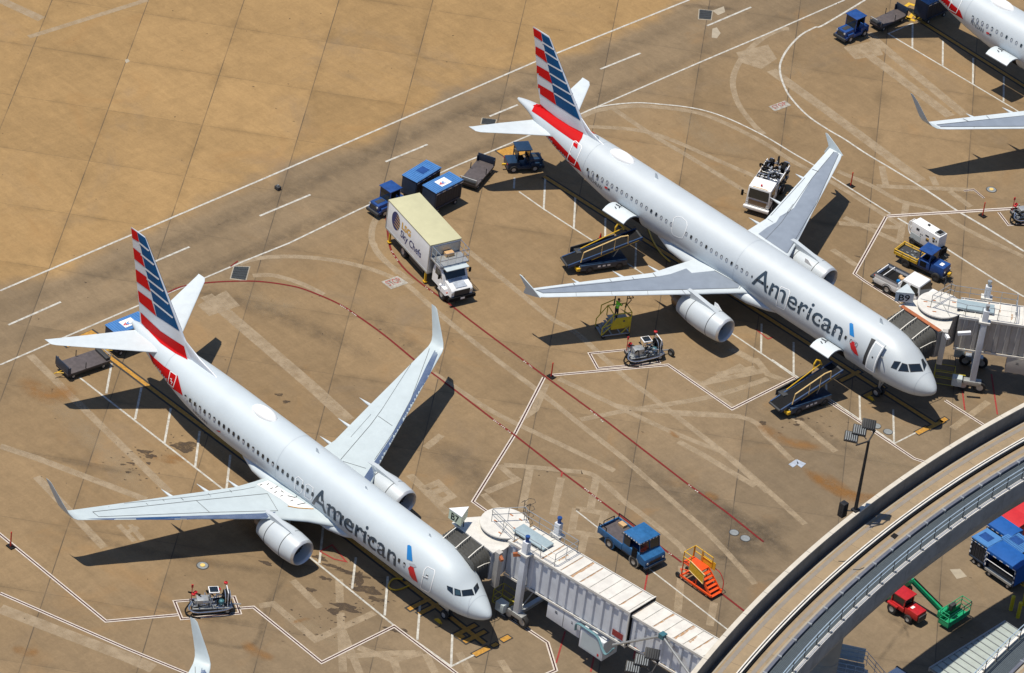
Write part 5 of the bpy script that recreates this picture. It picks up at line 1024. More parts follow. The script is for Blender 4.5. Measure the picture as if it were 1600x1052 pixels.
# ---------------------------------------------------------------- passenger boarding bridges
r4 = R(3.478, 660, 760); r12 = R(3.2875, 1280, 300)
def corr_wall(mb, x0, x1, y, z0f, z1f, s, pitch=.80, dep=.11):
    """trapezoid-ribbed side wall along x at y, outward side s"""
    P = []; x = x0
    while x < x1: 
        for f, d in ((0, 0), (.5, 0), (.6, dep), (.9, dep)): P.append((min(x1, x+f*pitch), y+s*d))
        x += pitch
    P.append((x1, y))
    for a, c in zip(P[:-1], P[1:]):
        if c[0]-a[0] < 1e-4 and abs(c[1]-a[1]) < 1e-4: continue
        mb.poly([(a[0], a[1], z0f(a[0])), (c[0], c[1], z0f(c[0])), (c[0], c[1], z1f(c[0])), (a[0], a[1], z1f(a[0]))])
def jetbridge(label, O, hd_, cab, zr, slope, sign, smat, rustfront, seed):
    rn = random.Random(seed); t = thing('boarding_bridge', label, 'jet bridge', (O[0], O[1], 0), hd_, 'boarding bridges'); Mi = LM(t).inverted()
    zt = lambda x: zr+slope*(x-3); L1, L2 = 12.55, 44.0
    for nm, x0, x1, hw, dz, ht in (('outer_tunnel', 1.5, L1, 1.15, 0, 2.85), ('inner_tunnel', L1-.2, L2, 1.02, -.22, 2.5)):
        b = MB(); T = lambda x, d=0: zt(x)+dz+d
        for s in (-1, 1): corr_wall(b, x0, x1, s*hw, lambda x: T(x, -ht), lambda x: T(x, -.06), s)
        b.poly([(x0, -hw, T(x0, -ht)), (x1, -hw, T(x1, -ht)), (x1, hw, T(x1, -ht)), (x0, hw, T(x0, -ht))])
        for x in (x0, x1): b.poly([(x, -hw, T(x, -ht)), (x, hw, T(x, -ht)), (x, hw, T(x, -.06)), (x, -hw, T(x, -.06))])
        o = b.build(nm, smat, t, fix=False)
        b = MB()   # roof with transverse standing ribs
        b.loft([[(x, -hw-.06, T(x, -.05)), (x, hw+.06, T(x, -.05)), (x, hw+.06, T(x, 0)), (x, -hw-.06, T(x, 0))] for x in (x0, x1)], smooth=False)
        x = x0+.25
        while x < x1-.1: b.loft([[(x+k, -hw-.03, T(x, 0)-.01), (x+k, hw+.03, T(x, 0)-.01), (x+k, hw+.03, T(x, .05)), (x+k, -hw-.03, T(x, .05))] for k in (-.035, .035)], smooth=False); x += .88
        rf = b.build('roof', M['bridgewhite'], o)
        x = x0+.25; rust_ = MATS.setdefault('bridge_rust', None) or faded('bridge_rust', (.46, .26, .12), .15, .85, 3.0); MATS['bridge_rust'] = rust_
        while x < min(x1, 26):
            if rn.random() < .7:
                a, c = sorted((rn.uniform(-hw, hw), rn.uniform(-hw, hw))); w_ = rn.choice((.07, .1, .15, .26))
                if rn.random() < .5: a, c = -hw, hw
                P = []; m = 7
                for i in range(m+1): f = i/m; xx = x+.04+w_*rn.uniform(.4, 1); P.append((xx, a+(c-a)*f, T(xx, .006)))
                for i in range(m, -1, -1): f = i/m; P.append((x+.037, a+(c-a)*f, T(x+.037, .006)))
                b = MB(); b.poly(P); b.build('rust_streak', rust_, o)
            x += .88
        b = MB()
        for s in (-1, 1): b.loft([[(x, s*(hw+.1), T(x, -.16)), (x, s*(hw+.16), T(x, -.16)), (x, s*(hw+.16), T(x, .03)), (x, s*(hw+.1), T(x, .03))] for x in (x0, x1)], smooth=False)
        for s in (-1, 1): b.loft([[(x, s*(hw+.1), T(x, -ht-.12)), (x, s*(hw+.16), T(x, -ht-.12)), (x, s*(hw+.16), T(x, -ht+.03)), (x, s*(hw+.1), T(x, -ht+.03))] for x in (x0, x1)], smooth=False)
        b.build('edge_rail', M['bridgewhite'], o)
        if nm == 'outer_tunnel': b = MB(); b.bx(x1-.06, x1+.02, -hw-.2, hw+.2, T(x1, -ht-.15), T(x1, .06)); b.build('end_frame', M['bridgewhite'], o); b = MB(); b.bx(x1+.02, x1+.07, -hw-.1, hw+.1, T(x1, -ht), T(x1, .02)); b.build('weather_seal', M['black'], o)
    # rotunda cab and its round roof
    zc = zr-.1
    b = MB(); b.lathe([(zc-2.85, 0.05), (zc-2.85, 1.55), (zc-.2, 1.55)], (0, 0, 0), 'z', 40); cb = b.build('cab', smat, t)
    b = MB()
    for i in range(44): a = 2*pi*i/44; c, s = cos(a), sin(a); b.cyl((1.55*c, 1.55*s, zc-2.8), (1.55*c, 1.55*s, zc-.2), .05, n=5)
    b.build('curtain_slats', M['bridgetan'], cb)
    b = MB(); b.cyl((0, 0, zc-.2), (0, 0, zc-.1), 1.66, n=48); b.build('roof_gap', M['black'], cb)
    b = MB(); b.cyl((0, 0, zc-.1), (0, 0, zc), 1.72, 1.71, 48); rd = b.build('round_roof', M['bridgewhite'], cb, sharp=30)
    b = MB()
    for k in range(5): a = rn.uniform(0, 6.28); d = rn.uniform(.5, 1.4); b.bx(d*cos(a)-.15, d*cos(a)+.15, d*sin(a)-.06, d*sin(a)+.06, zc-.005, zc+.004)
    b.build('rust_spots', M['rust'], cb)
    b = MB(); b.tube([(-1.5, .3, zc+.02), (1.2, -.2, zc+.02)], .02, 4); b.tube([(.2, 0, zc+.02), (.8, -1.4, zc+.02)], .02, 4); b.build('roof_seam', M['cover'], cb)
    x0, x1, yf, yp = cab           # world: bellows between the hull (yf) and the cab front (yp)
    def Lp(x, y, z): return Mi @ Vector((x, y, z))
    zb = zc-.34
    b = MB(); O2 = Vector((O[0], O[1], 0)); Rr = [Lp(x0-.1, yp-.1, 0), Lp(x1+.1, yp-.1, 0), Lp(x1+.3, yp+.75, 0), Lp(O[0]+1.55, O[1]-.2, 0), Lp(O[0], O[1]+.3, 0), Lp(O[0]-1.55, O[1]-.1, 0), Lp(x0-.1, yp+.75, 0)]
    b.prism([(p.x, p.y) for p in Rr], zb-.12, zb, 'z'); pl = b.build('cab_roof', M['bridgewhite'], cb)
    Rw = [Lp(x0+.1, yp, 0), Lp(x1-.1, yp, 0), Lp(x1+.1, yp+.7, 0), Lp(O[0]+1.3, O[1]-.3, 0), Lp(O[0], O[1]+.2, 0), Lp(O[0]-1.3, O[1]-.2, 0), Lp(x0+.1, yp+.7, 0)]
    b = MB(); b.prism([(p.x, p.y) for p in Rw], zc-2.85, zb-.12, 'z'); b.build('cab_walls', smat, cb)
    # folded canopy
    b = MB(); n = 15; secs = []
    for i in range(n):
        y = yp-.05-(yp-yf)*i/(n-1); k = .0 if i % 2 else .2; zt_ = zb-.05-k-.25*i/(n-1); X0, X1 = x0+.05+k, x1-.05-k; zl = zc-2.7; r = .45
        pts = [(X0, zl), (X0, zt_-r), (X0+r*.3, zt_-r*.3), (X0+r, zt_)]+[(X0+r+(X1-X0-2*r)*j/6, zt_+.03*sin(j*2.1+i)) for j in range(1, 6)]+[(X1-r, zt_), (X1-r*.3, zt_-r*.3), (X1, zt_-r), (X1, zl)]
        secs.append([Lp(x, y, z) for x, z in pts])
    
    for k2 in range(n-1): b.mi = 0 if k2 % 2 else 1; b.loft(secs[k2:k2+2], caps=False, closed=False, smooth=False)  # every other fold coloured darker for crease shade and dirt
    be = b.build('canopy_bellows', [M['bellows'], M['creaseshade']], t)
    for f in (.12, .45, .78):
        b = MB(); x = x0+(x1-x0)*f; b.tube([Lp(x, yp-.05, zb+.03), Lp(x+.1, (yp+yf)/2, zb-.04), Lp(x+.2, yf, zb-.22)], .04, 4); b.build('strap', M['strap'], be)
    b = MB(); b.tube([Lp(x1+.02, yp-.2, zc-1.2), Lp(x1+.1, yp-.8, zc-1.0), Lp(x1+.02, yf+.3, zc-1.1)], .03, 4); b.build('side_strap', M['strap'], be)
    if rustfront: b = MB(); b.prism([(p.x, p.y) for p in (Lp(x0+.1, yp-.22, 0), Lp(x1+.1, yp-.22, 0), Lp(x1+.1, yp+.12, 0), Lp(x0+.1, yp+.12, 0))], zb+.003, zb+.06, 'z'); b.build('rusty_lip', M['rustpanel'], cb)
    # side posts with hoods
    b = MB(); p = Lp(x1+.35, yp+.25, 0); b.bx(p.x-.2, p.x+.2, p.y-.2, p.y+.2, zc-3.2, zb+.08); b.build('corner_post', M['bridgetan'], cb)
    b = MB(); q = Lp(x1+.9, yp+.05, 0); b.tube([(p.x, p.y, zb-.1), (q.x, q.y, zb-.25)], .15, 4); b.build('post_hood', M['rustpanel'] if not rustfront else M['white'], cb)
    b = MB(); q0, q1_ = Lp(x1+.95, yp+1.0, 0), Lp(x1+1.6, yp+1.7, 0); b.tube([(q0.x, q0.y, zb-.12), (q1_.x, q1_.y, zb+.05)], .17, 4); b.build('post_hood', M['rustpanel'] if not rustfront else M['white'], cb)
    # lift columns, bogie
    for s in (-1, 1):
        b = MB(); b.bx(3.15, 3.6, s*1.62-.2, s*1.62+.2, .75, zr+1.15, .02); co = b.build('lift_column', M['bridgeside'], t)
        b = MB(); b.cyl((3.38, s*1.62, zr+1.15), (3.38, s*1.62, zr+1.55), .13, n=10); b.cyl((3.38, s*1.62, zr+1.5), (3.38, s*1.62, zr+1.62), .17, n=10); b.build('motor', M['tugblue'] if not rustfront else M['steel'], co)
        b = MB(); b.bx(2.95, 3.8, s*1.62-.32, s*1.62+.32, zr+.05, zr+.2); b.build('collar', M['bridgewhite'], co)
        b = MB(); b.bx(2.7, 4.05, s*1.62-.26, s*1.62+.26, .62, .98, .03); b.build('bogie_frame', M['steel'], co)
        for xx in (2.75, 4.0): wheel_pair(co, xx, (s*1.62,), .48, .34)
        b = MB(); b.bx(1.85, 2.6, s*1.9-.3, s*1.9+.3, .55, 1.25, .03); b.build('drive_box', M['wing'], co)
    b = MB(); b.bx(3.2, 3.55, -1.5, 1.5, zr-3.25, zr-3.0); b.bx(3.2, 3.55, -1.5, 1.5, .7, .95); b.tube([(3.3, -1.4, .9), (3.3, 1.4, zr-3.1)], .05); b.tube([(3.3, 1.4, .9), (3.3, -1.4, zr-3.1)], .05); b.build('cross_beam', M['steel'], t)
    # service platform rails on the roof
    b = MB(); z0 = zr-.05
    rails = [[(.9, 1.15), (5.6, 1.15), (5.6, -1.15), (4.3, -1.15)], [(-.7, -.6), (1.9, -1.15), (4.3, -1.15)], [(-.7, -.6), (.6, 1.3), (.9, 1.15)]]
    for P in rails:
        for dz in (.55, 1.05): b.tube([(x, y, zt(max(2, x))+dz) for x, y in P], .026, 5)
        for a, c in zip(P[:-1], P[1:]):
            m = max(1, int(hypot(c[0]-a[0], c[1]-a[1])/1.15))
            for i in range(m+1): f = i/m; x, y = a[0]+(c[0]-a[0])*f, a[1]+(c[1]-a[1])*f; b.cyl((x, y, zt(max(2, x))-.03), (x, y, zt(max(2, x))+1.05), .024, n=5)
    b.build('roof_railing', M['steel'], t)
    b = MB()
    for s in (-.25, .25): b.tube([(.4+s, 1.7, zr-2.6), (.4+s, 1.7, zr+1.1), (.4+s, 1.35, zr+1.1)], .024, 5)
    for i in range(12): b.cyl((.15, 1.7, zr-2.5+.3*i), (.65, 1.7, zr-2.5+.3*i), .016, n=4)
    for i in range(5):
        z = zr-1.4+.6*i; b.tube([(.15, 1.72, z), (.1, 2.2, z), (.4, 2.4, z), (.7, 2.2, z), (.65, 1.72, z)], .016, 4)
    b.build('caged_ladder', M['dark'], t)
    b = MB(); b.bx(1.2, 4.0, -.55, .55, zr+.18, zr+.30, .02); hv = b.build('roof_unit', mat('roof_unit_blue', (.33, .42, .46), .5, .2, .08, 2), t); b = MB(); b.bx(1.3, 3.9, -.45, .45, zr-.02, zr+.18); b.build('unit_base', M['dark'], hv)
    # ground power and air units slung under the tunnel
    zz = lambda x: zt(x)-2.85
    b = MB(); b.bx(5.6, 8.6, -1.25, -.5, zz(7)-1.55, zz(7)-.2, .02); ca = b.build('service_cabinet', M['bridgeside'] if not rustfront else M['bridgetan'], t)
    b = MB(); b.bx(7.07, 7.1, -1.262, -1.25, zz(7)-1.5, zz(7)-.25)
    b.build('door_gap', M['seam'], ca); b = MB()
    for x in (6.3, 6.4, 7.8): b.bx(x, x+.14, -1.265, -1.25, zz(7)-.75, zz(7)-.7); b.bx(x, x+.1, -1.265, -1.25, zz(7)-.62, zz(7)-.58)
    b.build('cabinet_marks', M['dark'], ca)
    b = MB(); b.bx(8.9, 11.0, -1.55, 0, zz(9)-2.0, zz(9)-.45, .02); ub = b.build('air_unit', M['bridgeside'] if not rustfront else M['bridgetan'], t); b = MB(); b.bx(9.05, 10.85, -1.562, -1.55, zz(9)-1.9, zz(9)-.55); b.build('air_unit_panel', M['wing'], ub); b = MB(); b.bx(10.55, 10.7, -1.572, -1.562, zz(9)-1.8, zz(9)-1.6); b.build('warning_sticker', M['symred'], ub)
    b = MB()
    for dy in (0, .09): b.tube(spline([(8.3, -1.3-dy, zz(8)-1.0), (8.5, -1.45-dy, zz(8)-.25), (9.6, -1.5-dy, zz(9)-.2), (10.4, -1.5-dy, zz(10)-.35), (11.0, -1.65-dy, zz(11)-.9), (11.5, -1.75-dy, zz(11)-1.05), (11.9, -1.6-dy, zz(12)-.4)], 5), .055, 6)
    b.build('power_cable', M['cable'], t)
    b = MB(); b.tube([(11.7, -1.5, zz(12)-.3), (15.45, -1.35, zt(15.4)-.25)], .09, 8); b.tube([(15.45, -1.35, zt(15.4)-.25), (18.3, -1.4, zt(18)-2.0)], .08, 8); b.build('cable_boom', M['steel'], t); b = MB(); b.bx(15.25, 15.65, -1.5, -1.05, zt(15.4)-.45, zt(15.4)-.1); b.build('boom_bracket', M['teal'], t)
    b = MB(); b.bx(11.3, 12.25, -1.275, -1.262, zz(12)+.25, zz(12)+.75); b.build('red_notice', mat('notice_red', (.26, .03, .03), .6, 0, .3, 8), t)
    # yellow guard frame by the bogie
    b = MB(); c0 = Lp(x1-.6, yp+1.3, 0)
    for dx in (0, 1.5): 
        for dy in (0, 1.0): b.cyl((c0.x+dx, c0.y+dy, .05), (c0.x+dx, c0.y+dy, 1.2), .035, n=6)
    for z in (.1, .65, 1.2): b.tube([(c0.x, c0.y, z), (c0.x+1.5, c0.y, z), (c0.x+1.5, c0.y+1, z), (c0.x, c0.y+1, z), (c0.x, c0.y, z)], .03, 5)
    b.tube([(c0.x+1.5, c0.y, 1.2), (c0.x+2.3, c0.y+.3, 1.0)], .05); b.build('guard_frame', mat('guard_yellow', (.45, .37, .03), .5, 0, .15, 4), t)
    # gate sign: three-sided box on a short mast
    (s1, s2, s3, zs, text, fm) = sign
    P3 = [Lp(*G(*q, zs)) for q in (s1, s2, s3)]
    sg = thing('gate_sign', 'white-topped three-sided gate sign reading %s above the boarding bridge' % text, 'gate sign', LM(t) @ Vector(((P3[0].x+P3[1].x+P3[2].x)/3, (P3[0].y+P3[1].y+P3[2].y)/3, 0)), hd_, 'gate signs')
    c = sum((Vector((p.x, p.y, 0)) for p in P3), Vector())/3; P3 = [Vector((p.x-c.x, p.y-c.y, zs)) for p in P3]; H_ = .82
    b = MB(); b.prism([(p.x, p.y) for p in P3], zs-H_, zs-.03, 'z'); b.build('sign_box', fm, sg)
    b = MB(); b.prism([(p.x*1.05, p.y*1.05) for p in P3], zs-.03, zs+.03, 'z'); b.build('sign_top', M['white'] if fm is M['signface'] else M['signgrey'], sg)
    b = MB(); b.cyl((0, 0, zb), (0, 0, zs-H_), .06); b.cyl((.3, .2, zb), (.3, .2, zs-H_), .04); b.build('mast', M['dark'], sg)
    a, c2 = P3[0], P3[1]; nrm = Vector((c2.y-a.y, -(c2.x-a.x), 0)).normalized(); 
    if nrm.dot(-(a+c2)) > 0: nrm = -nrm
    q = [a.lerp(c2, .20)+nrm*.012+Vector((0, 0, -H_*.86)), a.lerp(c2, .80)+nrm*.012+Vector((0, 0, -H_*.86)), a.lerp(c2, .80)+nrm*.012+Vector((0, 0, -H_*.2)), a.lerp(c2, .20)+nrm*.012+Vector((0, 0, -H_*.2))]
    text_quad('sign_lettering', text, q, M['black'], sg, .012)
    return t
jb7 = jetbridge('white ribbed boarding bridge with rust-streaked roof docked at the near airliner', (-4.28, 4.93), radians(3.8), (-6.65, -2.75, .75, 2.42), 5.92, .055, (r4(147,121), r4(214,167), r4(251,113), 6.75, 'B7', M['signface']), M['bridgeside'], False, 1)
jb9 = jetbridge('boarding bridge with shade-toned sides and rusty canopy edge docked at the far airliner', (-4.17, 49.68), radians(38.8), (-6.1, -2.2, 45.2, 47.5), 6.22, .03, (r12(395,515), r12(489,524), r12(452,473), 6.9, 'B9', M['signgrey']), M['bridgetan'], True, 2)
# ---------------------------------------------------------------- ground vehicles; each local frame: +x forward, +y left, z up
def place(t, p, h): t.location = (p[0], p[1], 0); t.rotation_euler = (0, 0, h); return t
WP = {}
def wheel(parent, x, y, r, w, hub='rim', name='wheel'):
    k = (r, w, hub)
    if k not in WP:
        b = MB(); b.lathe([(-w/2, r*.5), (-w/2, r*.88), (-w*.32, r), (w*.32, r), (w/2, r*.88), (w/2, r*.5)], (0, 0, 0), 'y', 20); o = b.build(name, M['tire'], parent)
        b = MB(); b.lathe([(-w*.36, .01), (-w*.36, r*.3), (-w*.44, r*.55), (w*.44, r*.55), (w*.36, r*.3), (w*.36, .01)], (0, 0, 0), 'y', 16); c = b.build('rim', M[hub], o); WP[k] = (o, c)
    else: o = inst(WP[k][0], parent); inst(WP[k][1], o)
    o.location = (x, y, r); return o
def boxp(name, m, parent, *a, **k): b = MB(); b.bx(*a, **k); return b.build(name, m, parent)
def tubes(name, m, parent, paths, r, n=6):
    b = MB()
    for P in paths: b.tube(P, r, n)
    return b.build(name, m, parent)
def lamps(parent, x, ys, z, m='lens', r=.09, name='headlight', d=1):
    for y in ys: b = MB(); b.cyl((x, y, z), (x+.04*d, y, z), r, n=12); b.build(name, M[m], parent)
def chevron(name, parent, p0, p1, h, m1='white', m2='symred', n=9, up=(0, 0, 1), off=(0, 0, 0)):
    """reflective tape: alternating blocks along an edge"""
    p0 = Vector(p0); p1 = Vector(p1); u_ = Vector(up)*h/2; o_ = Vector(off); b = MB()
    for i in range(n): b.mi = i % 2; a, c = p0.lerp(p1, i/n)+o_, p0.lerp(p1, (i+1)/n)+o_; b.poly([a-u_, c-u_, c+u_, a+u_])
    return b.build(name, [M[m1], M[m2]], parent)

def tug(label, p, h, body='tugblue', flat=False, group='baggage tractors'):
    t = place(thing('baggage_tractor', label, 'tractor', (0, 0, 0), 0, group), p, h)
    b = MB(); b.bx(-1.35, 1.5, -.62, .62, .32, .62, .05); b.bx(-1.35, -.35, -.6, .6, .6, .95, .05); b.build('chassis', M[body], t)
    b = MB(); b.bx(.35, 1.52, -.52, .52, .6, 1.12, .07, .05, .03); hd_ = b.build('hood', M[body], t)
    b = MB(); b.bx(.5, 1.3, -.2, .2, 1.122, 1.14); b.build('hood_vent', M['dark'], hd_); boxp('grille', M['dark'], hd_, 1.515, 1.535, -.4, .4, .62, 1.0)
    boxp('front_bumper', M['dark'], t, 1.5, 1.68, -.66, .66, .3, .55, bev=.03); lamps(t, 1.54, (-.42, .42), .98)
    for s in (-1, 1):
        b = MB(); b.bx(.55, 1.25, s*.58-.1, s*.58+.1, .55, .85, .05); b.build('front_fender', M[body], t)
    b = MB()
    for x in (-.62, .38):
        for y in (-.56, .56): b.bx(x-.03, x+.03, y-.03, y+.03, .9, 2.06)
    for y in (-.56, .56): b.bx(-.62, .38, y-.025, y+.025, 1.99, 2.05)
    for x in (-.62, .38): b.bx(x-.025, x+.025, -.56, .56, 1.985, 2.045)
    b.build('cab_frame', M[body], t)
    boxp('cab_roof', M[body], t, -.75, .52, -.66, .66, 2.06, 2.13, bev=.03); boxp('windshield', M['tint'], t, .39, .41, -.52, .52, 1.15, 2.04); boxp('rear_window', M['tint'], t, -.63, -.61, -.52, .52, 1.3, 2.0)
    boxp('seat', M['black'], t, -.45, .05, -.28, .28, .95, 1.1, bev=.04); boxp('seat_back', M['black'], t, -.52, -.42, -.28, .28, 1.1, 1.6, bev=.03)
    b = MB(); b.lathe([(0, .16), (.02, .18), (.04, .16)], (.28, 0, 1.2), 'x', 14); b.build('steering_wheel', M['black'], t)
    boxp('dashboard', M['dark'], t, .3, .4, -.5, .5, .9, 1.18); boxp('hitch', M['yellow'], t, -1.65, -1.35, -.07, .07, .42, .54)
    for x in (-.85, .9):
        for s in (-1, 1): wheel(t, x, s*.58, .33, .2)
    lamps(t, -1.36, (-.5, .5), .8, 'symred', .06, 'tail_light', -1); return t
def cart(label, p, h, roofm='cartblue', logo=0, group='covered baggage carts', L_=3.0, W_=1.42, patch=True, open_side=False):
    t = place(thing('baggage_cart', label, 'baggage cart', (0, 0, 0), 0, group), p, h); l, w_ = L_/2, W_/2
    boxp('platform', M['cartdark'], t, -l, l, -w_, w_, .48, .62, bev=.02)
    b = MB()
    for x in (-l+.05, l-.05):
        for y in (-w_+.05, w_-.05): b.bx(x-.05, x+.05, y-.05, y+.05, .6, 2.06)
    b.bx(-l, l, -w_, -w_+.06, 1.99, 2.05); b.bx(-l, l, w_-.06, w_, 1.99, 2.05); b.bx(-l, -l+.06, -w_, w_, 1.985, 2.045); b.bx(l-.06, l, -w_, w_, 1.985, 2.045)
    b.build('frame', M['cartdark'], t)
    if roofm in ('tarp', 'redtarp'):
        b = MB(); b.prism([(-w_-.04, 1.95), (w_+.04, 1.95), (w_+.02, 2.14), (0, 2.24), (-w_-.02, 2.14)], -l-.04, l+.04, 'x'); rf = b.build('tarp_roof', M[roofm], t)
        for x in (-l-.05, l+.05): boxp('end_curtain', M[roofm], t, x-.015, x+.015, -w_+.02, w_-.02, .62, 2.0)
    else:
        b = MB(); b.bx(-l-.05, l+.05, -w_-.05, w_+.05, 2.08, 2.14, .015)
        n = 15
        for i in range(n): x = -l+(L_)*(i+.5)/n; b.bx(x-.05, x+.05, -w_-.03, w_+.03, 2.135, 2.175)
        rf = b.build('ribbed_roof', M[roofm], t)
        if patch and not logo: boxp('roof_patch', M['tugblue'], rf, -.55, .35, -.36, .36, 2.172, 2.186)
        for x in (-l, l): boxp('end_wall', M['cartdark'], t, x-.02, x+.02, -w_+.05, w_-.05, .62, 2.05)
    if logo:
        pt_ = boxp('logo_panel', M['white'], rf, -.55, .55, -.42, .42, 2.172, 2.186)
        for s_, m_, x0 in (('A', 'symred', .16), ('A', 'symblue', -.08)):
            text_quad('logo_lettering', s_, [(x0-.30, -.26, 2.19), (x0-.30, .16, 2.19), (x0+.22, .16, 2.19), (x0+.22, -.26, 2.19)] if False else [(x0-.02, .30, 2.19), (x0-.02, -.12, 2.19), (x0+.34, -.12, 2.19), (x0+.34, .30, 2.19)], M[m_], rf, .02)
    chevron('reflective_tape', t, (-l, -w_-.075, 1.98), (l, -w_-.075, 1.98), .07, 'white', roofm, 9); chevron('reflective_tape', t, (-l, w_+.075, 1.98), (l, w_+.075, 1.98), .07, 'white', roofm, 9)
    for s in ((-1, 1) if not open_side else (1,)):
        b = MB(); n = 24; b.loft([[(-l+.1+(L_-.2)*i/n, s*(w_-.03+.025*sin(i*2.4)), z) for z in (.66, 2.05)] for i in range(n+1)], caps=False, closed=False); b.build('side_curtain', M['curtain'], t, fix=False)
    if open_side:
        for z in (1.35,): tubes('side_bar', M['white'], t, [[(-l+.1, -w_, z), (l-.1, -w_, z)]], .025)
        boxp('side_step', M['steel'], t, -l+.15, l-.15, -w_-.08, -w_, .5, .66); boxp('floor_load', M['dark'], t, -l+.2, l-.2, -w_+.2, w_-.1, .62, 1.0)
    for x in (-l+.5, l-.5):
        for s in (-1, 1): wheel(t, x, s*(w_-.12), .22, .14)
    tubes('tow_bar', M['yellow'], t, [[(l, 0, .42), (l+.6, 0, .4)], [(l, .25, .42), (l+.35, 0, .4)]], .035); chevron('post_tape', t, (-l+.05, -w_-.005, .8), (-l+.05, -w_-.005, 2.0), .09, 'white', 'cartdark', 6, (1, 0, 0)); chevron('post_tape', t, (l-.05, -w_-.005, .8), (l-.05, -w_-.005, 2.0), .09, 'white', 'cartdark', 6, (1, 0, 0)); return t
def flat(label, p, h, L_=3.6, W_=1.5, group='flatbed dollies'):
    t = place(thing('flatbed_dolly', label, 'dolly', (0, 0, 0), 0, group), p, h); l, w_ = L_/2, W_/2
    boxp('deck', M['deck'], t, -l, l, -w_, w_, .5, .6, bev=.02); boxp('side_skirt', M['dark'], t, -l+.05, l-.05, -w_+.05, w_-.05, .32, .5)
    b = MB(); b.bx(l-.06, l, -w_, w_, .6, 1.25, .02); b.bx(l-.25, l, -w_, -w_+.06, .6, 1.1); b.bx(l-.25, l, w_-.06, w_, .6, 1.1); b.build('head_board', M['cartdark'], t)
    b = MB(); b.bx(-l, -l+.35, -w_+.1, w_-.1, .6, .82, .04); b.build('end_box', M['dark'], t); tubes('end_rails', M['steel'], t, [[(-l+.04, -w_+.06, .6), (-l+.04, -w_+.06, 1.05), (-l+.04, w_-.06, 1.05), (-l+.04, w_-.06, .6)]], .03)
    tubes('stake', M['dark'], t, [[(.3, w_-.04, .6), (.3, w_-.04, 1.15)]], .035); tubes('stake', M['dark'], t, [[(.1, -w_+.04, .6), (.1, -w_+.04, 1.15)]], .035)
    for x in (-l+.55, l-.55):
        for s in (-1, 1): wheel(t, x, s*(w_-.14), .22, .14)
    tubes('tow_bar', M['yellow'], t, [[(l, 0, .42), (l+.65, 0, .4)], [(l, .3, .42), (l+.4, 0, .4)]], .04); return t
r5 = R(3.506, 560, 180); r1b = R(4.384, 1280, 0); r880 = R(5.26, 880, 780); r860 = R(8, 860, 320); r1180 = R(8.77, 1180, 540); r900 = R(6.575, 900, 440); r7b = R(5.48, 240, 860); rA = R(3.867, 1360, 780); r2b = R(4.385, 1080, 180)
DN = -pi/2
tug('royal blue baggage tractor heading the carts beside the white catering truck', (-43.45, 30.35), DN)
cart('blue-roofed baggage cart with dark square roof patch behind the tractor by the catering truck', (-43.65, 33.9), DN+radians(9))
cart('blue-roofed baggage cart with a white logo panel on its roof by the catering truck', (-41.55, 34.2), DN+radians(4), logo=1, group='covered baggage carts')
flat('empty brown flatbed dolly hitched to the dark tractor under the striped tail', (-42.65, 39.1), radians(113))
tug('dark blue baggage tractor parked on a yellow box near the far airliner tail', (-41.75, 43.15), radians(62), 'dkblue')
tug('royal blue baggage tractor pulling the dolly behind the third airliner tail', (-40.55, 80.5), DN)
flat('empty brown flatbed dolly coupled between a royal blue tractor and dark cart', (-40.2, 84.6), radians(92), 3.5, 1.3)
cart('dark baggage cart beside the red tail panel of the third airliner', (-38.9, 88.6), DN, 'cartblue', 0)
cart('blue-roofed baggage cart half hidden behind the near airliner tailplane', (-41.0, 2.2), DN+radians(-2), logo=1)
flat('empty brown flatbed dolly by the near airliner tailplane, behind a blue-roofed cart', (-40.75, -2.1), radians(-96), 3.7, 1.7)

# catering truck
h = radians(-13.5); A_, B_ = G(*r5(245,775)), G(*r5(462,1005)); n_ = Vector((-sin(h), cos(h), 0))
t = place(thing('catering_truck', 'white catering box truck with cream roof and blue globe lettering on its side', 'truck', (0, 0, 0), 0), A_+n_*1.0, h)
boxp('chassis', M['dark'], t, -2.3, 6.9, -.45, .45, .55, .85); bxo = boxp('cargo_box', M['boxwhite'], t, -2.5, 4.05, -1.27, 1.42, 1.22, 3.62, bev=.03); boxp('box_roof', M['cream'], bxo, -2.52, 4.07, -1.29, 1.44, 3.62, 3.72, bev=.02); boxp('box_skirt', M['steel'], bxo, -2.5, 4.05, -1.30, 1.45, 1.1, 1.24); boxp('box_front', M['steel'], bxo, 4.06, 4.09, -1.15, 1.3, 1.3, 3.5)
b = MB(); 
for x in (-2.49, 4.03): b.bx(x-.05, x+.05, -1.30, -1.262, 1.2, 3.66)
b.build('corner_trim', M['steel'], bxo)
y = -1.278
b = MB(); n = 36; cx_, cz_ = -1.15, 2.62; b.poly([(cx_+.62*cos(2*pi*i/n), y, cz_+.78*sin(2*pi*i/n)) for i in range(n)]); em = b.build('logo_disc', M['navy'], bxo)
b = MB()
for k in range(5):
    z = cz_-.52+.25*k; xa = .62*sqrt(max(0, 1-((z-cz_)/.78)**2)); b.poly([(cx_-.25+.07*k, y-.006, z-.05+.16), (cx_+xa*.98, y-.006, z-.06), (cx_+xa*.98, y-.006, z+.05), (cx_-.25+.07*k, y-.006, z+.05+.10)])
b.build('logo_stripes', M['gold'], bxo)
text_quad('side_lettering', 'LSG', [(-.25, y, 2.55), (1.15, y, 2.55), (1.15, y, 3.1), (-.25, y, 3.1)], M['gold'], bxo, .05); text_quad('side_lettering', 'Sky Chefs', [(-.3, y, 1.78), (2.9, y, 1.78), (2.9, y, 2.38), (-.3, y, 2.38)], M['navy'], bxo, .02)
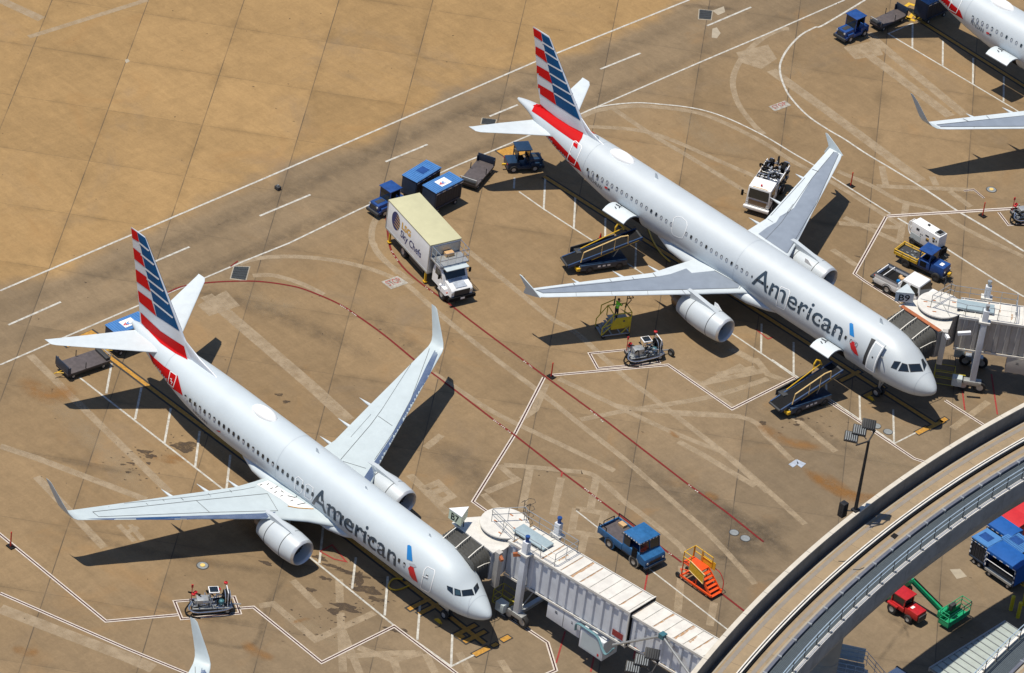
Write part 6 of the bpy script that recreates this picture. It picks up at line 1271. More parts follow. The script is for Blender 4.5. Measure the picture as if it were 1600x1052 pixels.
b = MB(); b.bx(4.1, 5.55, -1.2, 1.35, 2.55, 2.65); pf = b.build('front_platform', M['steel'], t); boxp('stacked_cartons', mat('carton', (.5, .32, .16), .8, 0, .1, 5), pf, 4.15, 4.6, -.1, .6, 2.66, 2.95)
b = MB(); b.bx(5.55, 6.15, -.9, 1.05, 2.52, 2.58); b.build('fold_out_plate', M['wing'], pf)
R_ = [[(4.15, -1.15), (5.5, -1.15), (5.5, 1.3), (4.15, 1.3)]]
b = MB()
for dz in (.5, 1.05): b.tube([(x, y_, 2.62+dz) for x, y_ in R_[0]], .03, 5)
for x, y_ in ((4.15,-1.15),(4.8,-1.15),(5.5,-1.15),(5.5,-.5),(5.5,.2),(5.5,.8),(5.5,1.3),(4.8,1.3),(4.15,1.3)): b.cyl((x, y_, 2.6), (x, y_, 3.68), .028, n=5)
b.build('platform_railing', M['chrome'], pf)
b = MB()
for s in (-1, 1): b.tube([(4.2, s*1.0+.07, 1.3), (5.3, s*1.0+.07, 2.5)], .05, 5); b.tube([(5.3, s*1.0+.07, 1.3), (4.2, s*1.0+.07, 2.5)], .05, 5)
b.build('scissor_arms', M['steel'], t)
b = MB(); b.prism([(4.35, .75), (4.35, 1.7), (4.55, 2.35), (5.45, 2.35), (5.95, 1.65), (6.0, .75)], -1.0, 1.12, 'y'); cab = b.build('cab', M['white'], t)
b = MB(); b.prism([(5.95, .7), (5.95, 1.62), (6.9, 1.42), (7.05, 1.25), (7.05, .7)], -.85, .97, 'y'); hd_ = b.build('hood', M['white'], t); b = MB(); b.prism([(6.02, 1.635), (6.92, 1.445), (6.92, 1.455), (6.02, 1.645)], -.42, .54, 'y'); b.build('hood_stripe', M['plategrey'], hd_)
b = MB(); b.poly([(5.52, -.85, 2.28), (5.52, .97, 2.28), (5.99, .9, 1.7), (5.99, -.78, 1.7)]); b.build('windshield', M['tint'], cab)
for s, y_ in ((-1, -1.006), (1, 1.126)): b = MB(); b.poly([(4.7, y_, 1.6), (5.75, y_, 1.6), (5.4, y_, 2.22), (4.75, y_, 2.22)]); b.build('side_window', M['tint'], cab)
boxp('grille', M['dark'], t, 7.05, 7.09, -.6, .72, .8, 1.3); boxp('bumper', M['black'], t, 7.0, 7.22, -1.1, 1.22, .5, .78, bev=.03); boxp('number_plate', M['white'], t, 7.22, 7.235, -.1, .25, .55, .7); lamps(t, 7.06, (-.75, .87), 1.1, 'lens', .12)
for s, y_ in ((-1, -.98), (1, 1.1)):
    b = MB(); b.prism([(5.45, .7), (5.6, 1.15), (6.4, 1.15), (6.6, .7)], y_-.14, y_+.14, 'y'); b.build('front_fender', M['white'], t); lamps(t, 6.6, (y_,), .95, 'orange', .07, 'turn_signal')
    b = MB(); b.tube([(5.6, y_, 1.9), (5.75, y_+s*.3, 2.0)], .02, 4); b.bx(5.7, 5.78, y_+s*.3-.09, y_+s*.3+.09, 1.75, 2.15, .02); b.build('mirror', M['black'], t)
for x in (0, 6.0):
    for y_ in (-.95, 1.07): wheel(t, x, y_, .5, .32)
for y_ in (-.65, .77): wheel(t, 0, y_, .5, .28)
for x in (-1.9, 3.7):
    b = MB(); b.bx(x-.06, x+.06, -1.25, -1.1, .2, 1.2); b.bx(x-.16, x+.16, -1.3, -1.05, .12, .205); b.build('stabiliser_leg', M['yellow'], t); boxp('stabiliser_leg', M['yellow'], t, x-.06, x+.06, 1.2, 1.35, .2, 1.2)
boxp('side_tank', M['dark'], t, 1.0, 3.2, -1.1, -.6, .5, 1.05, bev=.06)

# belt loaders
def loader(label, low, upx, seed):
    a, c = G(*low, .8), G(*upx, 2.5); hh = atan2(c.y-a.y, c.x-a.x); L_ = hypot(c.x-a.x, c.y-a.y); m = (a+c)/2
    t = place(thing('belt_loader', label, 'belt loader', (0, 0, 0), 0, 'belt loaders'), (m.x, m.y), hh); x0, x1 = -L_/2, L_/2; zf = lambda x: .8+(x-x0)/L_*1.7
    b = MB(); b.bx(-2.0, 1.9, -.95, .95, .35, .85, .06); ch = b.build('chassis', M['dkblue'], t)
    b = MB(); b.bx(-1.9, -.2, .25, .95, .85, 1.25, .05); b.build('engine_cover', M['dark'], ch); b = MB()
    for k in range(3): b.bx(-.6+.4*k, -.35+.4*k, -.966, -.952, .55, .68)
    b.build('side_markings', M['white'], ch)
    b = MB(); b.loft([[(x, -.56, zf(x)-.05), (x, .56, zf(x)-.05), (x, .56, zf(x)+.02), (x, -.56, zf(x)+.02)] for x in (x0, x1)], smooth=False); bt = b.build('belt', M['black'], t)
    for s in (-1, 1):
        b = MB(); b.loft([[(x, s*.56, zf(x)-.20), (x, s*.66, zf(x)-.20), (x, s*.66, zf(x)+.06), (x, s*.56, zf(x)+.06)] for x in (x0+.1, x1)], smooth=False); b.build('conveyor_side', mat('loader_blue', (.016, .05, .13), .45, 0, .2, 3), t)
    for x in (x0+.05, x1-.05): b = MB(); b.cyl((x, -.62, zf(x)-.04), (x, .62, zf(x)-.04), .1, n=12); b.build('end_roller', M['dark'], t)
    b = MB(); q = x0+1.2
    b.tube([(x0+1.1, -.68, zf(q)-.1), (x0+1.25, -.68, zf(q)+.8), (x1-1.9, -.68, zf(x1-1.9)+.95), (x1-1.3, -.68, zf(x1-1.3)+.8), (x1-1.2, -.68, zf(x1-1.2))], .045, 6)
    for f in (.45, .62): x = x0+L_*f; b.cyl((x, -.68, zf(x)-.1), (x, -.68, zf(x)+.93), .03, n=6)
    b.build('hand_rail', M['paleyel'], t)
    b = MB(); b.loft([[(x, .95, zf(x)*.6+.25), (x, 1.02, zf(x)*.6+.25), (x, 1.02, zf(x)*.6+.75), (x, .95, zf(x)*.6+.75)] for x in (x0+.9, x1-1.6)], smooth=False); b.build('far_side_panel', M['dark'], t)
    b = MB(); b.tube([(x0+1.6, .66, zf(x0+1.6)+.1), (x1-1.2, .66, zf(x1-1.2)+.5)], .04, 6); b.tube([(x0+2, -.64, zf(x0+2)-.25), (x1-.3, -.64, zf(x1-.3)-.1)], .04, 6); b.build('guard_tube', M['yellow'], t)
    b = MB(); b.tube([(x1-1.7, .72, zf(x1-1.7)+.2), (x1-1.7, .78, zf(x1-1.7)+.75), (x1-1.5, .8, zf(x1-1.5)+1.0), (x1-1.2, .76, zf(x1-1.2)+.75), (x1-1.0, .7, zf(x1-1)+.3)], .07, 6); b.build('bumper_hoop', M['yellow'], t)
    tubes('lift_strut', M['steel'], t, [[(.9, .3, .8), (x1-1.6, .3, zf(x1-1.6)-.25)], [(.9, -.3, .8), (x1-1.6, -.3, zf(x1-1.6)-.25)]], .05)
    boxp('seat', M['black'], t, -.6, -.15, .62, 1.0, 1.0, 1.2, bev=.04); boxp('seat_back', M['black'], t, -.7, -.6, .62, 1.0, 1.2, 1.65, bev=.03)
    b = MB(); b.lathe([(0, .14), (.03, .16), (.06, .14)], (.1, .8, 1.4), 'x', 12); b.build('steering_wheel', M['black'], t); boxp('rear_step', M['yellow'], t, -2.3, -2.0, -.9, -.45, .35, .6, bev=.03)
    for x in (-1.25, 1.25):
        for s in (-1, 1): wheel(t, x, s*.84, .36, .22, 'dark')
    lamps(t, -2.02, (-.7, .7), .65, 'lens', .07, 'headlight', -1); return t
loader('blue and yellow belt loader at the rear cargo door of the far airliner', (881,409.5), (999,364.5), 1); loader('blue and yellow belt loader at the front cargo door of the far airliner', (1210,635.5), (1309,572), 2)
g = G(938, 372, 1.4); tc = thing('traffic_cone', 'orange traffic cone riding on the rear belt loader', 'cone', (g.x, g.y, 1.3)); b = MB(); b.bx(-.16, .16, -.16, .16, 0, .03); b.build('base', M['black'], tc); b = MB(); b.cyl((0, 0, .03), (0, 0, .55), .13, .03, 12); b.build('cone', M['symred'], tc)

# ground power unit, yellow-bed tractor, pickup
t = place(thing('ground_power_unit', 'white wheeled ground power unit with hoses behind the blue tractor', 'power unit', (0, 0, 0), 0), (-15.35, 61.95), radians(1.5))
bo = boxp('housing', M['white'], t, -1.4, 1.4, -.48, .48, .5, 2.0, bev=.04); b = MB(); b.bx(.75, 1.3, -.34, .34, 2.0, 2.12, .02); rv = b.build('roof_vent', M['steel'], bo); boxp('vent_grille', M['black'], bo, .82, 1.23, -.26, .26, 2.118, 2.13); boxp('exhaust_cap', M['dark'], bo, -.3, -.12, .05, .2, 2.0, 2.12)
b = MB()
for x, z, w_, hh in ((-.9, 1.5, .3, .2), (-.45, 1.3, .08, .08), (-.3, 1.3, .08, .08), (-.45, 1.1, .08, .08), (.05, 1.45, .35, .12), (.15, 1.05, .3, .2), (.75, 1.55, .25, .12), (.8, 1.3, .2, .18), (1.1, 1.4, .1, .2)): b.bx(x, x+w_, -.492, -.478, z, z+hh)
b.build('panel_marks', M['dark'], bo); boxp('orange_label', M['gold'], bo, .2, .45, -.496, -.48, 1.2, 1.34); boxp('orange_label', M['gold'], bo, .78, 1.0, -.496, -.48, 1.62, 1.72); boxp('lower_panel', M['wing'], bo, -1.38, -.35, -.492, -.478, .55, 1.05)
tubes('output_hose', M['white'], t, [spline([(-1.4, -.2+.2*k, 1.7), (-1.75, -.25+.2*k, 1.75), (-1.8, -.3+.2*k, 1.2), (-1.55, -.3+.2*k, .7), (-1.4, -.2+.2*k, .9)], 5) for k in range(3)], .045); boxp('chassis', M['dark'], t, -1.45, 1.5, -.5, .5, .35, .5)
for x in (-1.05, 1.05):
    for s in (-1, 1): wheel(t, x, s*.5, .3, .18, 'dark')
tubes('tow_bar', M['dark'], t, [[(1.5, 0, .4), (2.1, 0, .35)]], .05); boxp('front_battery_box', M['black'], t, 1.42, 1.75, -.35, .35, .45, .95, bev=.03)

h = radians(10); A_ = G(*r12(440,385)); t = place(thing('flatbed_tractor', 'royal blue tractor with yellow railed bed between the white pickup and power unit', 'tractor', (0, 0, 0), 0), A_+Vector((-sin(h), cos(h), 0))*.68, h)
boxp('chassis', M['dkblue'], t, -1.0, 3.3, -.6, .6, .4, .7, bev=.04); bd = boxp('bed', M['dark'], t, -1.1, .95, -.72, .72, .78, .9); P = [(-1.1, -.72), (.95, -.72), (.95, .72), (-1.1, .72), (-1.1, -.72)]
b = MB()
for z in (.95, 1.15): b.tube([(x, y_, z) for x, y_ in P], .045, 6)
for x in (-1.1, -.4, .3, .95):
    for y_ in (-.72, .72): b.bx(x-.05, x+.05, y_-.03, y_+.03, .75, 1.2)
b.bx(-1.12, .97, -.75, -.70, .74, .95); b.bx(-1.12, .97, .70, .75, .74, .95); b.build('bed_rails', M['yellow'], bd)
rn = random.Random(5); b = MB()
for k in range(14): x, y_ = rn.uniform(-.9, .6), rn.uniform(-.5, .5); b.bx(x, x+rn.uniform(.05, .25), y_, y_+rn.uniform(.05, .15), .9, .9+rn.uniform(.04, .15))
b.build('loose_gear', M['cover'], bd)
b = MB(); b.bx(1.0, 2.05, -.66, .66, .6, 1.25, .05); cb = b.build('cab_tub', M['tugblue'], t); b = MB()
for x in (1.08, 1.98):
    for y_ in (-.6, .6): b.bx(x-.04, x+.04, y_-.04, y_+.04, 1.2, 2.08)
for y_ in (-.6, .6): b.bx(1.08, 1.98, y_-.03, y_+.03, 1.98, 2.05)
for x in (1.08, 1.98): b.bx(x-.03, x+.03, -.6, .6, 1.975, 2.045)
b.build('cab_frame', M['tugblue'], t); boxp('cab_roof', M['tugblue'], t, .9, 2.12, -.7, .7, 2.06, 2.14, bev=.04); boxp('windshield', M['tint'], t, 2.0, 2.02, -.58, .58, 1.25, 2.05); boxp('seat', M['black'], cb, 1.15, 1.6, -.3, .3, 1.2, 1.35, bev=.04); boxp('door_gap', M['black'], cb, 1.2, 1.75, -.675, -.655, .75, 1.22)
hd_ = boxp('hood', M['tugblue'], t, 2.05, 3.3, -.6, .6, .62, 1.32, bev=.08, tx=.05, ty=.05); boxp('hood_sign', M['white'], hd_, 2.65, 2.95, -.25, .15, 1.322, 1.33); lamps(t, 3.31, (-.4, .4), .95); boxp('front_bumper', M['dark'], t, 3.28, 3.45, -.62, .62, .4, .62, bev=.03); boxp('winch', M['yellow'], t, 3.4, 3.6, -.1, .25, .5, .8, bev=.03)
for x in (0, 2.75):
    for s in (-1, 1): wheel(t, x, s*.66, .37, .22, 'dark')

h = radians(8.2); A_ = G(*r12(345,520)); t = place(thing('pickup_truck', 'white pickup truck with tools in its open bed behind the B9 sign', 'pickup', (0, 0, 0), 0), A_+Vector((-sin(h), cos(h), 0))*.85, h)
b = MB(); b.bx(-1.25, 4.4, -.95, .95, .45, .98, .09); bo = b.build('body', M['boxwhite'], t)
b = MB(); b.bx(-1.22, .85, -.93, -.84, .9, 1.32, .03); b.bx(-1.22, .85, .84, .93, .9, 1.32, .03); b.bx(.8, .9, -.9, .9, .9, 1.32, .02); b.bx(-1.22, -1.14, -.86, .86, .9, 1.3, .02); b.build('bed_sides', M['boxwhite'], bo); boxp('bed_liner', M['black'], bo, -1.14, .8, -.84, .84, .98, 1.02)
b = MB(); b.bx(-1.25, .85, -.95, -.82, 1.322, 1.35, .01); b.bx(-1.25, .85, .82, .95, 1.322, 1.35, .01); b.build('bed_rail_cap', M['dark'], bo)
b = MB(); b.bx(.45, .75, -.1, .25, 1.02, 1.3); b.bx(.2, .4, .2, .5, 1.02, 1.2); b.build('tool_crates', MATS['carton'], bo); boxp('blue_bucket', M['symblue'], bo, .45, .7, -.5, -.25, 1.02, 1.3, bev=.04); boxp('load_bars', M['white'], bo, -.6, -.55, -.82, .82, 1.33, 1.36); boxp('tail_rack', M['dark'], t, -1.75, -1.25, -.7, .7, .55, .7)
b = MB(); b.bx(.9, 2.95, -.93, .93, .95, 1.9, .06, .28, .14); cb = b.build('cabin', M['boxwhite'], t)
for s in (-1, 1):
    for xa, xb in ((1.12, 1.72), (1.86, 2.62)): b = MB(); b.poly([(xa, s*.915, 1.18), (xb+.1, s*.915, 1.18), (xb-.05, s*.80, 1.8), (xa+.1, s*.80, 1.8)]) if False else b.poly([(xa, s*.918, 1.2), (xb+.08, s*.918, 1.2), (xb-.02, s*.838, 1.76), (xa+.08, s*.838, 1.76)]); b.build('side_window', M['tint'], cb)
b = MB(); b.poly([(2.94, -.8, 1.15), (2.94, .8, 1.15), (2.74, .72, 1.84), (2.74, -.72, 1.84)]); b.build('windshield', M['tint'], cb); b = MB(); b.poly([(.955, -.7, 1.35), (.955, .7, 1.35), (1.12, .68, 1.8), (1.12, -.68, 1.8)]); b.build('rear_window', M['tint'], cb)
boxp('hood', M['boxwhite'], bo, 2.95, 4.35, -.9, .9, .9, 1.14, bev=.07); boxp('front_bumper', M['dark'], t, 4.35, 4.55, -.95, .95, .42, .68, bev=.04); boxp('rear_bumper', M['steel'], t, -1.4, -1.25, -.92, .92, .45, .65, bev=.03); lamps(t, 4.4, (-.75, .75), .85); lamps(t, -1.26, (-.85, .85), 1.05, 'symred', .07, 'tail_light', -1)
for s in (-1, 1): b = MB(); b.bx(2.6, 2.75, s*1.0-.1, s*1.0+.1, 1.22, 1.42, .03); b.build('mirror', M['black'], t)
for x in (0, 3.1):
    for s in (-1, 1):
        b = MB(); b.lathe([(-.02, .42), (0, .45), (.02, .42)], (x, s*.945, .45), 'y', 20); b.build('wheel_arch', M['dark'], t); wheel(t, x, s*.84, .39, .25)

# blue stake truck near the ribbed bridge
h = radians(-1.5); A_ = G(*r880(380,400)); t = place(thing('utility_truck', 'blue cab-forward utility truck with open bed and reflective roof edge', 'truck', (0, 0, 0), 0), A_+Vector((0, .92, 0)), h)
boxp('chassis', M['dkblue'], t, -1.1, 3.1, -.85, .85, .42, .72, bev=.04); bd = boxp('bed_floor', M['deck'], t, -1.2, 1.2, -.95, .95, .85, .95); b = MB(); b.bx(-1.25, 1.2, -1.0, -.92, .6, 1.12, .03); b.bx(-1.25, 1.2, .92, 1.0, .6, 1.12, .03); b.bx(-1.28, -1.18, -1.0, 1.0, .55, 1.12, .03); b.build('bed_sides', M['truckblue'], bd)
tubes('bed_hoops', M['black'], t, [[(-1.2, -.95, 1.1), (-1.2, -.95, 1.4), (-.5, -.95, 1.4), (-.5, -.95, 1.1)], [(-1.2, .95, 1.1), (-1.2, .95, 1.45), (1.1, .95, 1.45), (1.1, .95, 1.1)], [(-1.22, -.5, 1.1), (-1.22, -.5, 1.4), (-1.22, .5, 1.4), (-1.22, .5, 1.1)]], .035)
boxp('carton', MATS['carton'], bd, -.75, -.2, .45, .85, .95, 1.15); boxp('rubber_mat', M['dark'], bd, .1, 1.1, 0, .8, .951, .97)
b = MB(); b.bx(1.2, 2.95, -.98, .98, .65, 1.3, .05); cb = b.build('cab_body', M['truckblue'], t); boxp('cab_roof', M['truckblue'], t, 1.15, 2.85, -1.0, 1.0, 2.12, 2.22, bev=.05); boxp('rear_wall', M['truckblue'], cb, 1.2, 1.28, -.96, .96, 1.28, 2.13); boxp('side_panel', M['dark'], cb, 1.28, 1.9, -.965, -.945, 1.28, 2.13); boxp('side_panel', M['dark'], cb, 1.28, 1.9, .945, .965, 1.28, 2.13)
b = MB(); b.poly([(2.95, -.92, 1.3), (2.95, .92, 1.3), (2.78, .92, 2.12), (2.78, -.92, 2.12)]); b.build('windshield', M['tint'], cb); b = MB()
for y_ in (-.95, 0, .95): b.tube([(2.96, y_, 1.28), (2.79, y_, 2.14)], .035, 4)
b.build('pillars', M['truckblue'], cb); b = MB(); b.bx(2.2, 2.7, -1.0, -.97, .75, 1.6); b.build('door_opening', M['black'], cb)
b = MB(); b.prism([(2.95, .62), (2.95, 1.3), (3.5, 1.12), (3.6, .95), (3.6, .62)], -.98, .98, 'y'); nz = b.build('nose', M['truckblue'], t); boxp('grille', M['dark'], nz, 3.595, 3.61, -.55, .55, .68, .92); boxp('number_plate', M['paleyel'], nz, 3.6, 3.62, -.2, .2, .5, .62); boxp('front_bumper', M['dkblue'], t, 3.5, 3.72, -1.0, 1.0, .42, .62, bev=.04); lamps(nz, 3.6, (-.75, .75), .82)
for e0, e1, off in (((1.15, -1.0), (2.85, -1.0), (0, -.012, 0)), ((2.86, -1.0), (2.86, 1.0), (.012, 0, 0))): chevron('reflective_tape', t, (*e0, 2.17), (*e1, 2.17), .09, 'white', 'truckblue', 13, (0, 0, 1), off)
for x in (0, 2.5):
    for s in (-1, 1):
        b = MB(); b.lathe([(-.1, .40), (-.1, .47), (.1, .47), (.1, .40)], (x, s*.9, .42), 'y', 20); b.build('fender', M['steel'] if x > 1 else M['truckblue'], t); wheel(t, x, s*.9, .40, .26)

# orange mobile steps
t = place(thing('mobile_stairs', 'orange mobile steps with yellow handrails beside the blue utility truck', 'stairs', (0, 0, 0), 0), (4.0, 16.85), radians(1))
boxp('base_frame', M['orange'], t, -1.5, 1.5, -.6, -.5, .28, .42); boxp('base_frame', M['orange'], t, -1.5, 1.5, .5, .6, .28, .42)
for x in (-1.5, -.5, .6): boxp('cross_member', M['orange'], t, x, x+.1, -.5, .5, .28, .4)
tw = boxp('platform', M['orange'], t, -1.5, .05, -.55, .55, 1.5, 1.58); 
for x in (-1.42, -.05):
    for y_ in (-.52, .52): b = MB(); b.cyl((x, y_, .4), (x, y_, 1.5), .045, n=6); b.build('leg', M['orange'], t)
for y_ in (-.52, .52): tubes('leg_brace', M['orange'], t, [[(-1.42, y_, .45), (-.05, y_, 1.45)]], .03)
for i in range(6): boxp('tread', M['orange'], t, .05+.24*i, .33+.24*i, -.5, .5, 1.30-.21*i, 1.34-.21*i)
for s in (-1, 1): b = MB(); b.prism([(-.05, 1.55), (.12, 1.55), (1.55, .28), (1.35, .18)], s*.5-.03, s*.5+.03, 'y'); b.build('stringer', M['orange'], t)
for y_, x0_, x1_ in ((.56, -1.45, -.75), (.56, -.65, .25), (-.56, -1.45, -.75)): tubes('hand_rail', M['yellow'], t, [[(x0_, y_, 1.58), (x0_, y_, 2.5), (x1_, y_, 2.5), (x1_, y_, 1.58)], [(x0_, y_, 2.05), (x1_, y_, 2.05)]], .035)
tubes('hand_rail', M['yellow'], t, [[(-1.48, -.5, 1.58), (-1.48, -.5, 2.45), (-1.48, .5, 2.45), (-1.48, .5, 1.58)]], .035)
boxp('guard_panel', M['yellow'], t, -.65, .55, .57, .6, 1.5, 2.15); b = MB(); b.prism([(-.75, 1.35), (.6, .95), (.6, 1.75), (-.75, 2.05)], -.6, -.57, 'y'); b.build('guard_panel', M['yellow'], t); tubes('panel_edge', M['paleyel'], t, [[(-.78, -.59, 1.3), (-.78, -.59, 2.1), (.62, -.59, 1.75), (.62, -.59, .95), (-.78, -.59, 1.3)]], .04)
tubes('curved_hose', M['symred'], t, [spline([(.3, .6, 1.7), (.9, .75, 1.5), (1.3, .8, .9), (1.4, .7, .4)], 5)], .03); tubes('tow_handle', M['orange'], t, [[(-1.5, -.3, .35), (-2.0, 0, .35), (-1.5, .3, .35)]], .04)
for x, y_ in ((-1.75, -.5), (-1.75, .5), (1.2, -.45), (1.2, .45)): wheel(t, x, y_, .22 if x < 0 else .14, .12, 'dark')

# hydrant dispenser truck behind the far wing
c0, c1 = G(*r2b(370,625), .5), G(*r2b(520,670), .5); hh = atan2(c1.y-c0.y, c1.x-c0.x)-pi/2; m = (c0+c1)/2
t = place(thing('hydrant_truck', 'white-cab fuel hydrant truck carrying hose reels behind the far airliner wing', 'fuel truck', (0, 0, 0), 0), m, hh)
boxp('chassis', M['dark'], t, -5.4, -.1, -.5, .5, .5, .8); b = MB(); b.bx(-1.75, 0, -.98, .98, .75, 2.4, .07, .10, .06); cb = b.build('cab', M['white'], t)
b = MB(); b.poly([(.004, -.82, 1.45), (.004, .82, 1.45), (-.075, .8, 2.25), (-.075, -.8, 2.25)]); b.build('windshield', M['tint'], cb); 
for s in (-1, 1): b = MB(); b.poly([(-1.4, s*.96, 1.45), (-.25, s*.97, 1.45), (-.3, s*.94, 2.15), (-1.4, s*.94, 2.15)]); b.build('side_window', M['tint'], cb)
boxp('grille', M['hot'], cb, .0, .03, -.75, .75, .85, 1.3); boxp('front_bumper', M['white'], t, -.02, .25, -1.05, 1.05, .5, .75, bev=.05); lamps(cb, .02, (-.8, .8), 1.0); b = MB(); b.cyl((-.5, 0, 2.4), (-.5, 0, 2.55), .08, n=10); b.build('beacon', M['symred'], cb); boxp('marker_lights', M['gold'], cb, -.2, -.15, -.6, .6, 2.4, 2.43)
for s in (-1, 1): b = MB(); b.tube([(-.1, s*1.0, 1.6), (.1, s*1.3, 1.75)], .02, 4); b.bx(.06, .14, s*1.3-.1, s*1.3+.1, 1.5, 2.0, .02); b.build('mirror', M['black'], t)
rn = random.Random(11)
def piping(parent, x0, x1, w_, z0, z1, n, rr=.05):
    for nm, mm, cnt in (('pipework', 'chrome', n), ('hoses', 'black', n//2), ('valves', 'steel', n//2)):
        b = MB()
        for k in range(cnt):
            if nm == 'hoses' and k: b.build('hose', M[mm], parent); b = MB()
            x, y_, z = rn.uniform(x0, x1), rn.uniform(-w_, w_), rn.uniform(z0, z1)
            if nm == 'pipework':
                P = [(x, y_, z)]
                for _ in range(3):
                    ax = rn.randrange(3); q = list(P[-1]); q[ax] += rn.uniform(-.8, .8)*(1 if ax < 2 else .5); q[0] = min(x1, max(x0, q[0])); q[1] = min(w_, max(-w_, q[1])); q[2] = min(z1, max(z0, q[2])); P.append(tuple(q))
                b.tube(P, rn.uniform(.6, 1.1)*rr, 6)
            elif nm == 'hoses': b.tube(spline([(x, y_, z), (x+rn.uniform(-.5, .5), y_+rn.uniform(-.3, .3), z+.2), (x+rn.uniform(-.8, .8), y_+rn.uniform(-.4, .4), z-.1)], 5), rr*1.1, 6)
            else: b.cyl((x, y_, z), (x, y_, z+rn.uniform(.1, .25)), rn.uniform(.05, .13), n=10)
        b.build('hose' if nm == 'hoses' else nm, M[mm], parent)
piping(t, -5.1, -1.9, .9, .95, 2.35, 90, .065); boxp('pump_deck', M['dark'], t, -5.3, -1.8, -.95, .95, .8, .92); boxp('filter_tank', M['steel'], t, -3.4, -2.3, .1, .8, .95, 1.6, bev=.15); boxp('module_box', M['teal'], t, -3.0, -2.4, -.8, -.2, .95, 1.45, bev=.03)
tubes('deck_rails', M['white'], t, [[(-5.0, s*.93, .95), (-5.0, s*.93, 2.1), (-1.95, s*.93, 2.1), (-1.95, s*.93, .95)] for s in (-1, 1)]+[[(-3.5, -.93, 2.1), (-3.5, .93, 2.1)], [(-2.4, -.93, 2.1), (-2.4, .93, 2.1)], [(-4.6, -.93, 1.7), (-3.6, .2, 2.2)]], .045)
for y_ in (-.55, .55):
    b = MB(); b.lathe([(-.18, .3), (-.18, .56), (0, .6), (.18, .56), (.18, .3)], (-4.75, y_, 1.75), 'y', 22); b.build('hose_reel', M['black'], t)
for x in (-.85, -4.0):
    for s in (-1, 1): wheel(t, x, s*.88, .45, .28)

# hydrant carts
def hydrant_cart(label, a, c, side, seed):
    global rn; rn = random.Random(seed); hh = atan2(c.y-a.y, c.x-a.x); m = (a+c)/2+Vector((-sin(hh), cos(hh), 0))*side
    t = place(thing('hydrant_cart', label, 'fuel cart', (0, 0, 0), 0, 'fuel hydrant carts'), m, hh)
    boxp('chassis', M['dark'], t, -1.45, 1.4, -.62, .62, .32, .5); boxp('deck_plate', M['steel'], t, -1.4, 1.35, -.6, .6, .5, .54)
    boxp('meter_box', M['steel'], t, -1.1, -.3, -.45, .2, .54, 1.15, bev=.06); b = MB(); b.bx(-.25, .45, -.1, .6, 1.45, 1.52, .01); pn = b.build('solar_panel_frame', M['white'], t); boxp('solar_panel', M['glass'], pn, -.19, .39, -.04, .54, 1.521, 1.535); tubes('panel_posts', M['steel'], t, [[(-.2, 0, .54), (-.2, 0, 1.46)], [(.4, 0, .54), (.4, 0, 1.46)], [(-.2, .55, .54), (-.2, .55, 1.46)], [(.4, .55, .54), (.4, .55, 1.46)]], .03)
    b = MB(); b.lathe([(-.18, .2), (-.18, .5), (0, .53), (.18, .5), (.18, .2)], (1.0, .05, 1.0), 'x', 22); b.build('hose_reel', M['black'], t); b = MB(); b.lathe([(-.2, .53), (-.17, .55), (-.14, .53)], (1.0, .05, 1.0), 'x', 22); b.lathe([(.14, .53), (.17, .55), (.2, .53)], (1.0, .05, 1.0), 'x', 22); b.build('reel_rim', M['chrome'], t)
    b = MB(); b.lathe([(-.2, .02), (-.15, .17), (0, .22), (.15, .17), (.2, .02)], (.6, -.3, .85), 'z', 16); b.build('pressure_ball', M['teal'], t)
    tubes('reel_frame', M['white'], t, [[(1.0, -.45, .54), (1.0, -.45, 1.7), (1.0, .5, 1.7), (1.0, .5, .54)]], .035)
    piping(t, -1.3, .8, .55, .56, 1.05, 20, .045); tubes('side_hose', M['chrome'], t, [spline([(-1.4, -.2, .9), (-1.65, -.55, .6), (-1.2, -.8, .42), (-.2, -.82, .45), (.8, -.75, .5), (1.3, -.6, .62)], 6)], .06); tubes('ground_hose', M['black'], t, [spline([(-1.45, 0, .7), (-1.85, -.3, .25), (-1.6, -.75, .08), (-.9, -.95, .06)], 6)], .06)
    for x, y_, z in ((-1.25, .3, 1.0), (-1.1, .45, 1.05), (.95, .55, 1.7), (.5, .5, 1.2)): b = MB(); b.lathe([(0, .02), (.05, .12), (.16, .14), (.24, .05)], (x, y_, z), 'z', 10); b.build('red_flag_bag', M['symred'], t)
    tubes('flag_pole', M['symred'], t, [[(-1.35, .45, .5), (-1.35, .45, 1.75)]], .03); b = MB(); b.bx(-1.42, -1.28, .42, .48, 1.6, 1.85); b.build('flag', M['symred'], t)
    for x, y_ in ((-1.0, -.55), (-1.0, .55), (1.0, -.55), (1.0, .55)): wheel(t, x, y_, .26, .16, 'steel')
    tubes('tow_bar', M['steel'], t, [[(1.4, 0, .4), (2.0, 0, .35)]], .05); return t
hydrant_cart('fuel hydrant cart with solar panel beside the yellow lift stand', G(*r900(585,850)), G(*r900(880,800)), .55, 21); hydrant_cart('fuel hydrant cart with red flags in the outlined box near a raised winglet', G(*r7b(320,560)), G(*r7b(690,545)), .6, 22); hydrant_cart('fuel hydrant cart beside the double line with a red marker post', G(1583,350), G(1640,342), .5, 23)
g = G(1048, 556); t = thing('spare_wheel', 'loose grey wheel lying by the fuel hydrant cart', 'wheel', (g.x, g.y, 0)); wheel(t, 0, 0, .3, .2, 'steel', 'tyre')

